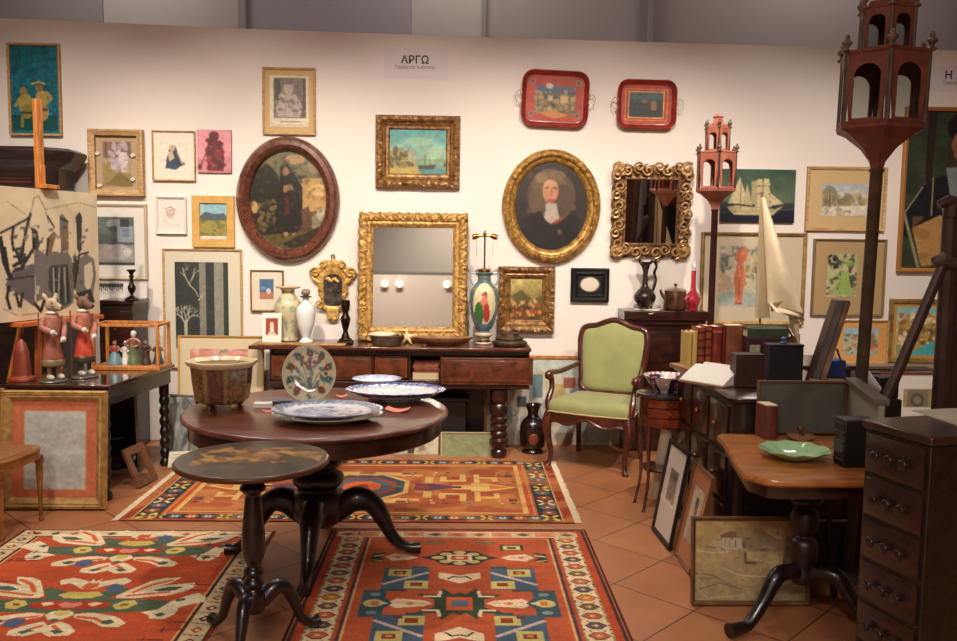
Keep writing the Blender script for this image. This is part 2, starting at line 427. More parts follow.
# spots for the tables and rugs
for x, y, tx, ty, e, ang in ((-1.0, 5.3, -.9, 4.1, 210, 62), (.7, 5.4, .45, 4.6, 100, 60), (-2.2, 5.2, -1.9, 3.9, 120, 60), (.1, 3.2, .1, 3.8, 70, 55), (-1.9, 2.4, -2.5, 5.3, 130, 38), (.4, 2.6, .95, 4.2, 40, 36)):
    spot(x, y, TZ, tx, ty, 0, e, ang, .8, .06)
wd = bpy.data.worlds.new('world'); S.world = wd; wd.use_nodes = True
wd.node_tree.nodes['Background'].inputs[0].default_value = (1, .9, .85, 1); wd.node_tree.nodes['Background'].inputs[1].default_value = .0
def hall_fill(x, y, z, e, sz, col=(1,.86,.74)):  # unseen area fills, added to brighten the hall, foreground and mirror view
    l = bpy.data.lights.new('fill_area', 'AREA'); l.energy = e; l.size = sz; l.color = col
    o = bpy.data.objects.new('hall_fill_light', l); COL.objects.link(o); o.location = (x, y, z); return o
hall_fill(-1, 1.8, 5.4, 26, 3); hall_fill(-3.2, 7.75, 5.3, 60, .8, (1,.88,.82)); hall_fill(0, 7.75, 5.3, 60, .8, (1,.88,.82)); hall_fill(3.4, 7.75, 5.3, 50, .8, (1,.88,.86)); hall_fill(0, -4.4, 5.2, 260, 1.5); hall_fill(-1.2, -1.6, 4.6, 150, .8); spot(1.6, 5.3, TZ, 1.5, 4.6, .9, 90, 34, .8, .06)  # the last one is a spot added to brighten the open book
# rail with fittings on top of the booth across the aisle: the one the tall mirror shows
RZ = 2.88
single('lighting_rail', 'long grey lamp rail on the booth across the aisle, reflected in the tall gilt mirror', 'lighting rail', MB().box(-3.2, 3.0, -.03, .03, 0, .05).box(-3.15,-3.11,-.02,.02,-.2,0).box(2.9,2.94,-.02,.02,-.2,0), mat('track_grey', (120,118,116), .4, .5), loc=(0, -3.45, RZ+.03))
for x in (-1.45, -1.17, -.25): track_spot(x, -3.30, RZ-.17, x+.1, 1.0, 1.2, 'white spotlight hanging from the lamp rail across the aisle')
# ================================================================== PICTURES ON THE WALL
def A_(box, bg, k=1.7, T=None):
    return Art(max(8, int((box[2]-box[0])*k)), max(8, int((box[3]-box[1])*k)), bg, box, T)
def waves(amp, fr, ph=0):
    return lambda t, j, x, z: 0 if j in (0, 1) else amp*(math.sin(t*2*PI*fr+j*1.7+ph)+.6*math.sin(t*2*PI*fr*2.3+j*2.9))
# 1 blue bathers
B = (12,46,60,134); a = A_(B, (18,104,122)).noise(.3, 14, 3, chroma=.1)
a.rect(12,115,57,131,(14,72,70)).noise(.15,30,5)
a.ell(26,104,7,11,(176,150,66)).ell(24,91,3.5,4,(170,130,60)).ell(27,112,6,7,(150,128,58)).line([(20,99),(16,106)],3,(170,140,62)).rect(20,112,32,114,(80,60,50))
a.ell(42,98,6,8,(196,160,84)).ell(40,88,4,3.5,(150,110,60)).ell(43,112,6,9,(186,140,84)).line([(47,92),(52,98),(46,104)],3,(190,150,80)).line([(33,84),(40,82),(46,84)],2,(200,170,90))
a.rect(39,108,48,111,(90,60,50)).line([(22,118),(22,127)],3,(150,120,56)).line([(41,118),(41,126)],3,(160,120,70)).blur()
picture('painting', 'tall turquoise painting of two bathers, topmost at the far left', (10,44,62,136), art=a, fw=2.2, fmat=OAKF, depth=.035, cat='painting', amat=ARTV)
# 2 box frame collage
B = (103,141,133,187); a = A_(B, (172,146,112)).noise(.2,10,4); a.poly([(103,165),(118,160),(133,178),(133,187),(103,187)],(150,128,74)).rect(104,142,132,158,(130,96,76))
a.dabs(30,(112,144,126,172),[(190,180,190),(170,150,170),(210,200,205)],1,3,2); a.line([(107,142),(107,158)],1,(90,60,50)).line([(130,142),(130,158)],1,(90,60,50)).line([(118,142),(118,150)],1,(90,60,50)).poly([(106,185),(120,172),(133,181),(133,187)],(120,100,50)).blur()
p = picture('picture', 'deep light wooden box frame with a theatre scene and curled white scrolls', (91,130,145,196), art=a, fw=6, fmat=OAKF, depth=.055, mbox=B, mmat=mat('beige_linen', (176,152,122), .9, bump=.3), glass=False)
mb = MB()
for (px, py) in ((99,154),(134,156),(134,180),(101,186)):
    q = W(px, py, WALLY); q = q-p.location
    mb.tube([(q.x+.016*math.cos(t)*(1-t/14), -.028, q.z+.012*math.sin(t)*(1-t/14)) for t in np.linspace(0, 9, 22)], .0045, 6)
obj('curled_paper', mb, WHITE, p)
# 3 seated figure sketch
B = (161,141,188,172); a = A_(B, (238,226,206)); a.poly([(171,145),(176,146),(179,155),(183,162),(186,164),(178,168),(166,169),(167,160),(169,153)],(40,52,66)).ell(173,148,3,3.5,(196,168,140)).poly([(168,152),(173,151),(175,158),(170,162)],(210,190,150)).poly([(165,168),(172,163),(180,167),(176,170)],(30,70,90)).line([(178,152),(183,164)],1.5,(200,170,140)).blur()
picture('picture', 'small ink sketch of a seated figure in thin oak frame with wide white mount', (153,131,196,181), art=a, fw=1.4, fmat=OAKF, mbox=B, mmat=mat('ivory_mount', (234,224,206), .85), glass=True)
# 4 pink print
B = (198.5,130.5,231.5,172.5); a = A_(B, (226,150,158)).noise(.12,12,2); a.poly([(198,160),(232,155),(232,173),(198,173)],(200,130,135))
a.ell(215,137,5,5,(90,30,34)).poly([(209,142),(221,141),(225,152),(224,171),(209,171),(207,153)],(120,34,40)).dabs(40,(209,140,224,170),[(70,20,24),(160,60,60),(60,20,20)],.8,2.2,4,.7).line([(201,168),(210,146)],1.2,(100,40,40)).ell(201,167,2,3,(110,30,34)).blur()
picture('print', 'unframed pink print of a dark red standing figure', (198,130,232,173), art=a, fn=False, fmat=mat('dark_red_edge', (90,30,34), .6), depth=.018)
# 5 turbaned man print
B = (274,78,306,118); a = A_(B, (120,110,96)).noise(.35,12,6); a.ell(289,88,5,7,(178,160,140)).ell(289,81,6,3.5,(120,104,96)).poly([(282,95),(296,94),(303,106),(300,117),(278,116),(276,108)],(176,160,150)).rect(275,79,281,100,(80,72,60)).dabs(30,(280,95,304,116),[(200,186,170),(90,80,74),(150,130,120)],.8,2,5,.6).rect(303,79,306,110,(70,64,56)).blur()
b = (270,76,309,127); a2 = A_(b, (226,210,180)); a2.poly([(274,78),(306,78),(306,118),(274,118)], (120,110,96))
U = a; 
for j in range(a2.ny):
    for i in range(a2.nx):
        X = b[0]+(b[2]-b[0])*i/(a2.nx-1); Y = b[1]+(b[3]-b[1])*j/(a2.ny-1)
        if 274 <= X <= 306 and 78 <= Y <= 118: a2.a[j, i] = a.sample((X-274)/32, (Y-78)/40)
a2.line([(281,122),(300,122)],.8,(150,130,110)).line([(277,125),(304,125)],.6,(170,150,130))
picture('print', 'engraving of a man in a turban with wide tan mount, above the large oval painting', (263,68,316,135), art=a2, fw=2.2, fmat=OAKF, mbox=b, mmat=mat('tan_mount', (204,172,122), .85), glass=True)
# 6 large oval
B = (252,150,331,250); a = A_(B, (96,92,62)); a.grad((96,104,84),(110,96,62),0,.55).grad((110,84,50),(56,46,28),.55,1); a.noise(.3,9,3,chroma=.1)
a.ell(299,160,10,5,(176,140,100)).ell(270,163,9,6,(130,106,72)).ell(320,165,9,9,(150,130,92)).poly([(305,178),(331,178),(331,210),(303,212)],(206,160,96),.8).ell(322,190,10,6,(224,184,118),.7)
a.ell(266,190,18,26,(28,30,22)).ell(272,215,22,22,(24,24,20)).poly([(284,168),(290,163),(296,172),(306,188),(306,222),(300,234),(278,234),(282,200)],(22,20,18)).ell(289,172,3.4,4.6,(140,96,70)).poly([(284,166),(289,160),(293,168)],(40,26,22)).poly([(287,186),(295,184),(297,190),(287,193)],(150,110,76)).poly([(288,196),(292,196),(293,214),(288,214)],(80,30,22))
a.dabs(60,(252,200,278,232),[(110,92,50),(150,120,70),(60,52,30),(40,36,24)],1,2.6,7,.6).ell(258,208,3,6,(190,150,100)).ell(322,222,8,10,(130,124,100)).ell(325,214,5,6,(180,170,140)).poly([(304,210),(312,206),(316,224),(306,230)],(90,62,44)).poly([(262,236),(320,230),(318,246),(272,248)],(96,84,38),.8).poly([(285,244),(325,225),(328,240),(300,252)],(40,34,22)).rect(287,232,291,236,(170,130,100)).rect(295,233,299,236,(150,110,90)).dabs(220,(252,150,331,250),[(60,54,36),(100,88,56),(38,34,26),(84,66,44)],.6,2.2,17,.35,1.5).dabs(26,(256,156,328,176),[(150,130,96),(120,104,76)],1,2.6,18,.5).dabs(40,(283,172,306,234),[(22,20,18),(36,30,26)],1,2.4,19,.6,.6).blur(2)
OVW = mat('mottled_brown_frame', (122,72,52), .25, dark=(72,40,32), vscale=34, coat=.4, bump=.2)
picture('oval_painting', 'largest oval painting, a dark robed saint in a mottled brown frame', (237,137,340,262), art=a, fw=13.5, fmat=OVW, depth=.06, prof=[(0,0),(0,.03),(.08,.05),(.3,.075),(.6,.078),(.85,.06),(1,.035),(1.0,.012)], kind='ellipse', n=24, cat='painting', amat=ARTV)
# 7 gilt landscape
B = (391,130,446,174); a = A_(B, (92,160,160)); a.grad((60,140,150),(150,176,140),0,.65).grad((130,150,110),(60,120,120),.65,1).noise(.15,10,5,chroma=.12); a.ell(420,142,14,4,(170,190,150),.5).ell(435,150,9,3,(180,190,150),.5)
a.poly([(391,152),(400,148),(412,158),(420,174),(391,174)],(150,126,56)).poly([(391,160),(415,160),(422,174),(391,174)],(176,148,70)).dabs(30,(391,150,412,165),[(90,84,40),(130,110,50),(60,60,34)],1,2.4,3,.8).poly([(409,154),(411,149),(414,149),(416,152),(417,160),(409,161)],(150,150,120)).poly([(418,165),(436,164),(433,168),(420,168)],(60,50,40)).line([(425,155),(425,165)],.8,(70,60,50)).line([(430,157),(430,165)],.8,(70,60,50)).rect(424,168,446,174,(60,136,136),.6).rect(443,163,445,166,(50,60,60)).blur()
picture('painting', 'gilt framed seaside landscape painting hanging above the tall gilt mirror', (376,116,460,188), art=a, fw=14, fmat=GILTD, depth=.07, prof=[(0,0),(0,.04),(.08,.06),(.2,.07),(.32,.072),(.45,.06),(.55,.04),(.62,.045),(.75,.03),(.9,.028),(1,.012)], n=80, disp=carve((2,3,4,5), .007, 2, 320), cat='painting', amat=ARTV)
# 8/27 paper signs
INK = mat('printed_black_ink', (50,40,48), .7)
def sign_text(parent, txt, size, x, z, m, bold=0.0, y=-.004):
    cu = bpy.data.curves.new('lettering', 'FONT'); cu.body = txt; cu.size = size; cu.align_x = 'CENTER'; cu.extrude = .0004; cu.offset = bold
    t = bpy.data.objects.new('t', cu); COL.objects.link(t); dg = bpy.context.evaluated_depsgraph_get()
    me = bpy.data.meshes.new_from_object(t.evaluated_get(dg)); bpy.data.objects.remove(t)
    me.materials.clear(); me.materials.append(m); o = bpy.data.objects.new('lettering', me); COL.objects.link(o); o.parent = parent; o.location = (x, y, z); o.rotation_euler.x = PI/2; return o
SGN = mat('lilac_white_paper', (226,214,222), .8)
def sign(box, label, rows):
    a, b, t, c = W(box[0], 60, WALLY), W(box[2], 60, WALLY), W((box[0]+box[2])/2, box[1], WALLY), W((box[0]+box[2])/2, box[3], WALLY)
    w, h = b.x-a.x, t.z-c.z
    th = thing('paper_sign', label, 'sign', ((a.x+b.x)/2, WALLY-.001, c.z)); obj('paper', MB().box(-w/2, w/2, -.0015, 0, 0, h), SGN, th)
    for txt, sz, px, py, bo in rows:
        q = W(px, py, WALLY); sign_text(th, txt, sz, q.x-th.location.x, q.z-th.location.z, INK, bo, -.003)
    obj('pin', MB().sph((-w/2+.012, -.005, h-.012), .006), WHITE, th)
sign((384,48.5,448,79), 'white paper sign reading ΑΡΓΩ near the top of the wall', [('ΑΡΓΩ', .082, 415, 63.5, .0016), ('Σαρηγιάς Ιωάννης', .036, 415, 68.8, 0)])
sign((928.5,66,1012,91), 'white paper sign reading Η Σ, cut off by the right edge of the photo', [('Η Σ', .088, 953.5, 79, .0016), ('Σουσάννα', .036, 953, 84.5, 0)])
# 9,10 trays
def tray(label, box, rot, art, inner, rounder):
    x0, y0, x1, y1 = box; cx, cy = (x0+x1)/2, (y0+y1)/2; s = WALLY/F
    w, h = (x1-x0)*s, (y1-y0)*s; c = W(cx, cy, WALLY)
    th = thing('serving_tray', label, 'tray', (c.x, WALLY-.004, c.z), rot=(0, rot, 0), group='red painted trays on the wall')
    f = ring_shape(w, h, 'round', 10); rings = []
    for d, y in ((0.004,-.045),(0,-.05),(.006,-.052),(.012,-.045),(.035,-.014),(.045,-.012),(.3*h,-.011)): rings.append([(x, y, z) for x, z in f(min(d, h*.45))])
    back = [[(x, y, z) for x, z in f(d)] for d, y in ((.035,-.002),(.03,-.004))]
    mb = MB(); mb.loft(back+rings[:6], True, True); obj('tray_body', mb, mat('red_lacquer_tray', (168,54,36), .5, dark=(112,32,24), vscale=14, coat=.1), th)
    iw, ih = w-.085, h-.085
    art.mesh('painted_scene', lambda u, v: (-iw/2+iw*u, -.0135, ih/2-ih*v), ART, th, lambda u, v: (abs(2*u-1)**5+abs(2*v-1)**5) < 1)
    for sx in (-1, 1):
        mb = MB(); q = crv([(sx*w/2, -.05, .03), (sx*(w/2+.022), -.055, .045), (sx*(w/2+.045), -.055, .02), (sx*(w/2+.045), -.055, -.02), (sx*(w/2+.022), -.055, -.045), (sx*w/2, -.05, -.03)], 5)
        mb.tube(q, .003, 8); mb.sph((sx*w/2, -.05, .03), .009); mb.sph((sx*w/2, -.05, -.03), .009); obj('handle', mb, mat('pale_steel_wire', (190,176,160), .35, .6), th)
a = Art(90, 66, (170,60,38), (0,0,90,66)); a.noise(.12,8,1); a.rect(14,14,78,54,(130,104,72)); a.rect(16,14,74,26,(84,94,120)).tint((150,130,96),.5,9,3,.7,(14,24,78,54)); a.dabs(90,(14,22,78,54),[(96,84,52),(170,140,96),(60,60,50),(190,160,110)],1,3,3,.6); a.ell(36,14,6,4,(190,180,160)).rect(54,28,66,38,(196,164,116)).rect(34,28,42,36,(186,160,120)).poly([(20,54),(45,50),(70,56),(45,62)],(190,120,60))
for x, y in ((8,8),(82,8),(8,56),(82,56)): a.ell(x,y,5,5,(150,110,80)).ell(x,y,2.5,2.5,(100,60,40))
a.blur(); tray('red painted tray with a harbour scene and rounded corners, left of two', (521.5,72.5,587.5,126.5), -.035+.07, a, .1, 1)
a = Art(90, 66, (172,62,38), (0,0,90,66)); a.line([(6,6),(84,6),(84,60),(6,60),(6,6)],1.5,(214,160,80)); a.rect(12,10,78,56,(214,160,80)); a.rect(14,12,76,54,(52,66,72)).noise(.2,14,3); a.rect(14,30,76,54,(46,50,56)); a.poly([(36,34),(60,30),(76,32),(76,38),(38,40)],(70,52,40)).rect(54,26,64,42,(140,100,66)).ell(42,27,5,3,(150,90,50)).rect(14,12,76,24,(78,96,98),.7).dabs(20,(14,14,76,52),[(90,100,100),(40,44,50)],.8,2,4,.6).blur()
tray('smaller red painted tray with dark blue scene, right of two', (616.5,81.5,675,129), .01, a, .1, 1)
# 11 oval portrait
B = (514,164,588,252); a = A_(B, (44,36,31)).noise(.25,8,2); a.ell(551,198,24,26,(84,66,48)).dabs(70,(530,176,572,222),[(110,88,60),(90,70,50),(70,56,42),(126,100,70)],1.5,3.5,5,.6,1.3)
a.ell(549,190,17,19,(104,82,58)).ell(562,200,12,14,(80,62,46)).ell(537,202,8,12,(96,76,54)).ell(550,193,8,11.5,(190,132,98)).ell(550,187,7,5,(202,148,112)).ell(554,197,3,3,(196,110,90),.6).line([(545,190),(548,190)],1.4,(60,36,28)).line([(553,190),(556,190)],1.4,(60,36,28)).line([(551,191),(551,197)],1.2,(160,96,72)).line([(548,202),(554,202)],1.3,(150,60,50)).poly([(546,205),(556,205),(560,222),(552,226),(544,220)],(176,160,146)).poly([(552,224),(562,218),(562,228)],(150,60,46)).poly([(514,225),(540,212),(546,222),(552,230),(562,222),(575,215),(588,230),(588,252),(514,252)],(28,26,28)).ell(560,233,2.4,2.8,(150,112,80)).ell(541,180,7,5,(130,104,74)).ell(556,178,9,5,(116,92,66)).dabs(60,(516,226,586,250),[(34,31,32),(26,24,26),(44,38,36)],2,4,8,.5).blur(3)
picture('oval_portrait', 'oval gilt framed portrait of a man in a long curled wig', (502,149.5,600,263), art=a, fw=13, fmat=GILT, depth=.06, prof=[(0,0),(0,.03),(.08,.05),(.2,.06),(.42,.068),(.55,.06),(.62,.045),(.75,.042),(.9,.03),(1,.012)], kind='ellipse', n=56, disp=lambda t,j,x,z: (.006*max(0, math.sin(t*2*PI*52)) if j in (3,4,5) else 0), cat='painting', amat=ARTV)
# 12 carved scroll mirror
def scroll_frame(parent, w, h, fwm, m, y=-.03):
    mb = MB(); R = random.Random(3)
    def spiral(cx, cz, r, a0, sgn, rr=.008):
        pts = [(cx+r*(1-t/11)*math.cos(a0+sgn*t), y-.012-.014*t/9, cz+r*(1-t/11)*math.sin(a0+sgn*t)) for t in np.linspace(0, 9, 26)]
        mb.tube(pts, [rr*.8, rr*1.3, rr], 7)
    for side in range(4):
        Lh = (w if side % 2 == 0 else h); k = 4 if side % 2 == 0 else 5
        for i in range(k):
            t = (i+.5)/k*Lh-Lh/2; r = fwm*.4
            for s_ in (-1, 1):
                u = t+s_*Lh/k*.22; v = (h/2 if side % 2 == 0 else w/2)-fwm*(.42+.1*s_)
                if side == 0: spiral(u, h/2+v, r, PI/2*s_, s_)
                elif side == 2: spiral(u, h/2-v, r, PI/2*s_, -s_)
                elif side == 1: spiral(v, h/2+u, r, PI*s_, s_)
                else: spiral(-v, h/2+u, r, 0, -s_)
    for sx in (-1, 1):
        for sz in (0, 1):
            cx, cz = sx*(w/2-fwm*.45), (h-fwm*.45 if sz else fwm*.45)
            spiral(cx, cz, fwm*.5, PI/4, sx, .012); mb.sph((cx, y-.02, cz), (.02,.02,.02))
    obj('carved_scrolls', mb, m, parent)
p = picture('carved_mirror', 'gilt mirror with pierced carved scroll frame, beside the oval portrait', (611,166,689,257), lean=-.06, fw=14, fmat=mat('dark_carved_gilt', (150,108,66), .45, .3, dark=(70,42,20), vscale=40, bump=.6), depth=.04, prof=[(0,0),(.02,.015),(.2,.03),(.5,.032),(.75,.022),(.85,.034),(.95,.034),(1,.012)], n=60, disp=lambda t,j,x,z: 0 if j in (0,5,6,7) else .009*math.sin(t*190+j*1.3), out=((0,1),lambda t,x,z: .022*math.sin(t*2*PI*26)), cat='mirror')
s = WALLY/F; scroll_frame(p, 80*s, 93*s, 15*s, mat('carved_gilt', (206,166,112), .36, .3, dark=(130,90,50), vscale=40))
obj('mirror_glass', MB().box(-26*s, 26*s, -.012, -.008, 14*s, 78*s), MIRROR, p)
# 13 small gilt genre painting
B = (512,280,541,316); a = A_(B, (150,140,70)); a.grad((190,180,110),(120,96,50),0,.6).grad((130,90,44),(90,50,30),.6,1).noise(.2,8,4); a.poly([(512,296),(522,290),(532,298),(541,294),(541,306),(512,306)],(90,84,44)).dabs(50,(513,298,540,315),[(170,60,40),(190,140,70),(60,50,30),(210,170,110),(120,40,30)],.8,2,5,.8).blur()
picture('painting', 'small crowded scene in a heavy gilt frame right of the blue vase', (498,266.5,554,332), art=a, fw=12.5, fmat=GILTD, depth=.06, prof=[(0,0),(0,.04),(.1,.058),(.25,.062),(.45,.05),(.55,.036),(.65,.04),(.8,.03),(1,.012)], n=70, disp=carve((2,3,4), .006, 2, 280), cat='painting', amat=ARTV)
# 14 cameo
p = picture('cameo_plaque', 'square black frame around a small white oval relief', (570.5,268,608.5,301.5), fw=7, fmat=BLACKM, depth=.035, prof=[(0,0),(0,.03),(.15,.035),(.3,.025),(.6,.022),(.8,.03),(1,.02)], cat='plaque', inner=1)
s = WALLY/F; mb = MB(); mb.box(-13*s, 13*s, -.012, -.006, 6*s, 28*s); obj('black_velvet', mb, mat('black_velvet', (24,22,24), .95), p)
mb = MB(); M_ = T3(0, -.012, 17*s, rx=PI/2); mb.lathe([(.074,0),(.07,.006),(.06,.007)], 32, M=M_, sy=.76); obj('oval_medallion', mb, mat('cameo_ivory', (214,200,180), .5, bump=.6, bscale=60), p)
mb = MB(); mb.lathe([(.084,0),(.082,.006),(.075,.007),(.074,.002)], 32, M=M_, sy=.78, cap=False); obj('oval_rim', mb, mat('grey_rim', (120,110,96), .4, .6), p)
# 15 ship
B = (721,170.5,793,221); a = A_(B, (60,84,66)); a.grad((52,80,66),(96,110,84),0,.62).grad((70,70,60),(22,26,44),.62,.8).grad((22,26,44),(16,20,36),.8,1).noise(.15,8,3)
SA = (206,190,146)
a.poly([(727,207),(735,205),(774,208),(782,205),(772,214),(734,214)],(190,172,128)).poly([(739,178),(748,204),(728,203)],SA).poly([(746,184),(752,205),(743,204)],(186,170,128))
for y in (180,187,194,200): a.poly([(756,y),(767,y-1),(768.5+(y-180)*.1,y+6),(754,y+6)],SA)
a.poly([(768,192),(782,203),(770,205)],SA).poly([(750,182),(755,181),(757,204),(751,204)],(176,160,120)).line([(740,176),(740,208)],.7,(90,70,50)).line([(761,175),(762,208)],.7,(90,70,50)).line([(721,212),(793,208)],1.2,(120,120,110),.4).rect(757,204,766,210,(230,220,190),.7).blur()
picture('painting', 'frameless green painting of a three masted sailing ship', (720,169.5,794,222.5), art=a, fn=False, fmat=mat('canvas_edge', (120,100,70), .8), depth=.02, cat='painting', amat=ARTV)
# 16 watercolour
B = (821,184,864,216); a = A_(B, (206,200,186)); a.grad((170,182,196),(214,206,186),0,.4).noise(.08,10,2).ell(828,195,7,9,(130,118,84),.8).dabs(60,(822,196,864,208),[(130,120,80),(160,140,90),(110,100,76),(180,160,110)],1,3,3,.6).poly([(822,207),(864,205),(864,214),(830,215)],(226,216,196)).dabs(14,(824,208,850,215),[(170,150,110),(140,124,90)],.6,1.4,6,.6,3).line([(828,190),(829,207)],1,(90,74,56)).blur()
picture('picture', 'pale landscape watercolour in wide tan mount, right of the sailing ship painting', (805.5,167,885,231), art=a, fw=2.8, fmat=OAKF, mbox=(821,184,867,216), mmat=mat('sand_mount', (206,176,128), .85), glass=True)
# 17 nude watercolour
B = (718,246,760,306); a = A_(B, (206,192,164), 2); a.noise(.1,10,2).tint((150,170,160),.52,6,4,.6).tint((196,170,110),.58,6,9,.6).dabs(60,(719,247,759,262),[(110,120,130),(160,150,140),(130,110,100)],.7,1.8,3,.7).dabs(30,(719,256,728,272),[(90,100,100),(130,130,120)],1,2,4,.7).dabs(30,(719,276,732,290),[(200,150,120),(196,170,130)],1,2.4,5,.6).dabs(40,(742,256,759,286),[(190,176,130),(120,110,90),(210,190,140)],1,2.2,6,.7).rect(719,292,760,305,(150,176,176),.7)
NC = (210,114,78); a.ell(740,250,3,3.2,(190,90,60)).poly([(734,256),(736,250),(742,247),(747,251),(746,258),(742,264),(744,272),(745,279),(743,290),(742,303),(739,303),(739,290),(738,303),(735,303),(735,290),(733,278),(735,270),(736,263)],NC); a.ell(741,253,2.5,2.4,(226,140,100)).line([(738,266),(739,276)],1,(236,160,116)).line([(739,280),(739,300)],.8,(170,80,56)).rect(735,302,742,304,(180,80,50)).blur()
picture('picture', 'watercolour of a standing nude in thin gilt frame, behind the model ship sail', (700,232.5,804,324), art=a, fw=3, fmat=PALEGOLD, depth=.03, mbox=(718,246,760,306), mmat=mat('greyish_mount', (206,190,164), .85), glass=True)
# 18 green figures
B = (826,254,856,297); a = A_(B, (180,176,130), 2); a.noise(.2,9,2).dabs(70,(827,255,855,296),[(60,60,56),(130,150,90),(170,190,110),(200,190,160),(90,70,60)],.8,2.4,3,.8).ell(844,268,3,4,(200,190,140)).poly([(840,272),(848,272),(850,294),(838,294)],(150,180,90)).dabs(16,(827,256,840,268),[(30,30,34),(70,66,60)],.8,1.8,6,.9).blur()
picture('picture', 'mixed green and black figure picture in olive tan mount, under the landscape watercolour', (811.5,239,884,315.5), art=a, fw=2, fmat=mat('thin_silver_brown', (140,116,86), .5, .3), mbox=B, mmat=mat('olive_tan_mount', (180,152,106), .85), glass=True)
# 19 orange
B = (843,328,877,354); a = A_(B, (170,196,200), 2); a.noise(.1,8).dabs(70,(845,334,876,353),[(190,90,60),(110,140,90),(210,180,120),(80,110,70),(214,130,80)],.8,2,3,.8).rect(843,328,877,332,(160,190,206)).blur()
picture('picture', 'little townscape with orange mount, left of the harbour painting', (833,320,887,363.5), art=a, fw=1.6, fmat=OAKF, mbox=B, mmat=mat('orange_mount', (214,160,92), .85), glass=True)
# 20 harbour
B = (895,307,944,355); a = A_(B, (220,200,150), 2); a.grad((130,190,196),(190,190,150),0,.3).noise(.08,8).poly([(896,335),(898,322),(906,314),(924,311),(938,318),(941,330),(944,340),(944,346),(910,352),(896,352)],(190,150,84)).dabs(110,(898,313,940,345),[(150,100,50),(226,200,150),(120,110,60),(200,120,60),(240,226,196),(90,70,40)],.8,2.6,3,.8,1.3).poly([(912,352),(930,342),(944,340),(944,355),(904,355)],(60,170,180)).rect(896,345,912,355,(130,140,110),.8).blur()
picture('painting', 'painting of a rocky harbour village over turquoise sea in a gold frame', (887.5,299,948,362), art=a, fw=4, fmat=PALEGOLD, depth=.03, mbox=(895,307,944,355), mmat=mat('gold_slip', (206,160,84), .5, .3), cat='painting')
# 21 big portrait of man in fez
B = (904,112,1012,268); a = A_(B, (48,58,44), 1.6); a.noise(.3,9,3,chroma=.1)
for y in range(120,200,13): a.line([(906,y+4),(925,y),(945,y+5)],1,(34,42,34),.7)
a.poly([(924,108),(933,108),(930,190),(924,180)],(44,26,24)).poly([(905,214),(920,188),(935,178),(957,172),(1000,176),(1012,200),(1012,240),(905,236)],(22,24,32)).ell(957,128,14,14,(22,18,22)).ell(960,146,12,16,(150,96,66)).poly([(945,150),(950,150),(952,166),(946,164)],(60,40,30)).line([(932,178),(932,215)],1.6,(170,150,100)).line([(905,214),(914,200),(922,187)],1.4,(150,140,110)).poly([(914,228),(940,215),(975,215),(975,260),(925,266)],(190,144,84)).tint((150,104,56),.55,9,5,.6,(914,216,975,264)).line([(905,212),(922,267)],3,(150,140,104)).poly([(940,205),(955,195),(975,198),(975,214),(944,212)],(214,196,170)).rect(944,250,1012,268,(60,50,40)).poly([(944,168),(975,165),(975,200),(950,198)],(130,140,140)).blur()
picture('painting', 'large dark portrait of a man in a black cap, cut by the right edge', (900,108,1016,272), art=a, fw=3.6, fmat=mat('orange_gold_frame', (190,130,66), .4, .3), depth=.04, cat='painting', amat=ARTV)
# 22 abstract
B = (99,217,135,265); a = A_(B, (100,106,102), 2); a.noise(.15,8).rect(99,243,135,262,(150,148,140)).ell(118,224,11,5,(150,152,146)).ell(116,229,8,3,(80,86,80)).poly([(99,232),(114,238),(134,240),(134,245),(99,244)],(84,88,84)).rect(118,226,134,242,(150,160,166)).rect(121,219,130,227,(50,52,54)).rect(123,228,130,237,(116,130,150)).ell(119,252,14,8,(180,176,170)).ell(128,252,4,4,(210,206,200)).ell(106,253,6,6,(176,150,140),.7).rect(99,262,135,265,(60,60,56)).blur()
picture('picture', 'grey abstract print in a pale wooden frame, white mount, at the left', (94,204,148,279), art=a, fw=2.6, fmat=mat('pale_beige_frame', (196,176,146), .5), mbox=B, mmat=mat('white_mount', (226,220,210), .85), glass=True)
# 23 tiny
B = (163,205,180,225); a = A_(B, (232,222,212), 3); a.ell(171,213,4.5,4,(196,170,150)).ell(171,213,2.5,2.5,(214,190,176)).line([(166,209),(171,207),(176,210)],.8,(150,110,90)).line([(167,218),(175,218)],.6,(180,150,130)).blur()
picture('picture', 'tiny pale drawing in a white frame beside the yellow framed landscape', (156.5,196.5,187,234), art=a, fw=2.2, fmat=mat('white_frame', (222,214,206), .5), mbox=B, mmat=mat('white_mount2', (230,222,214), .85), glass=True)
# 24 yellow wood
B = (201,205,225,235); a = A_(B, (120,120,60), 2.4); a.grad((130,180,196),(150,190,196),0,.35).noise(.1,8).poly([(201,216),(206,212),(214,214),(222,213),(225,217),(225,222),(201,220)],(70,84,96)).rect(201,219,225,236,(150,136,60)).tint((90,96,44),.5,6,3,.8,(201,218,225,232)).rect(201,232,225,236,(210,206,200)).blur()
picture('painting', 'mountain landscape in a broad yellow wooden frame', (193,196,235,247), art=a, fw=8, fmat=mat('yellow_wood_frame', (214,170,96), .45, dark=(196,150,78), vscale=20), depth=.03, cat='painting', prof=[(0,0),(0,.03),(.9,.026),(1,.012)])
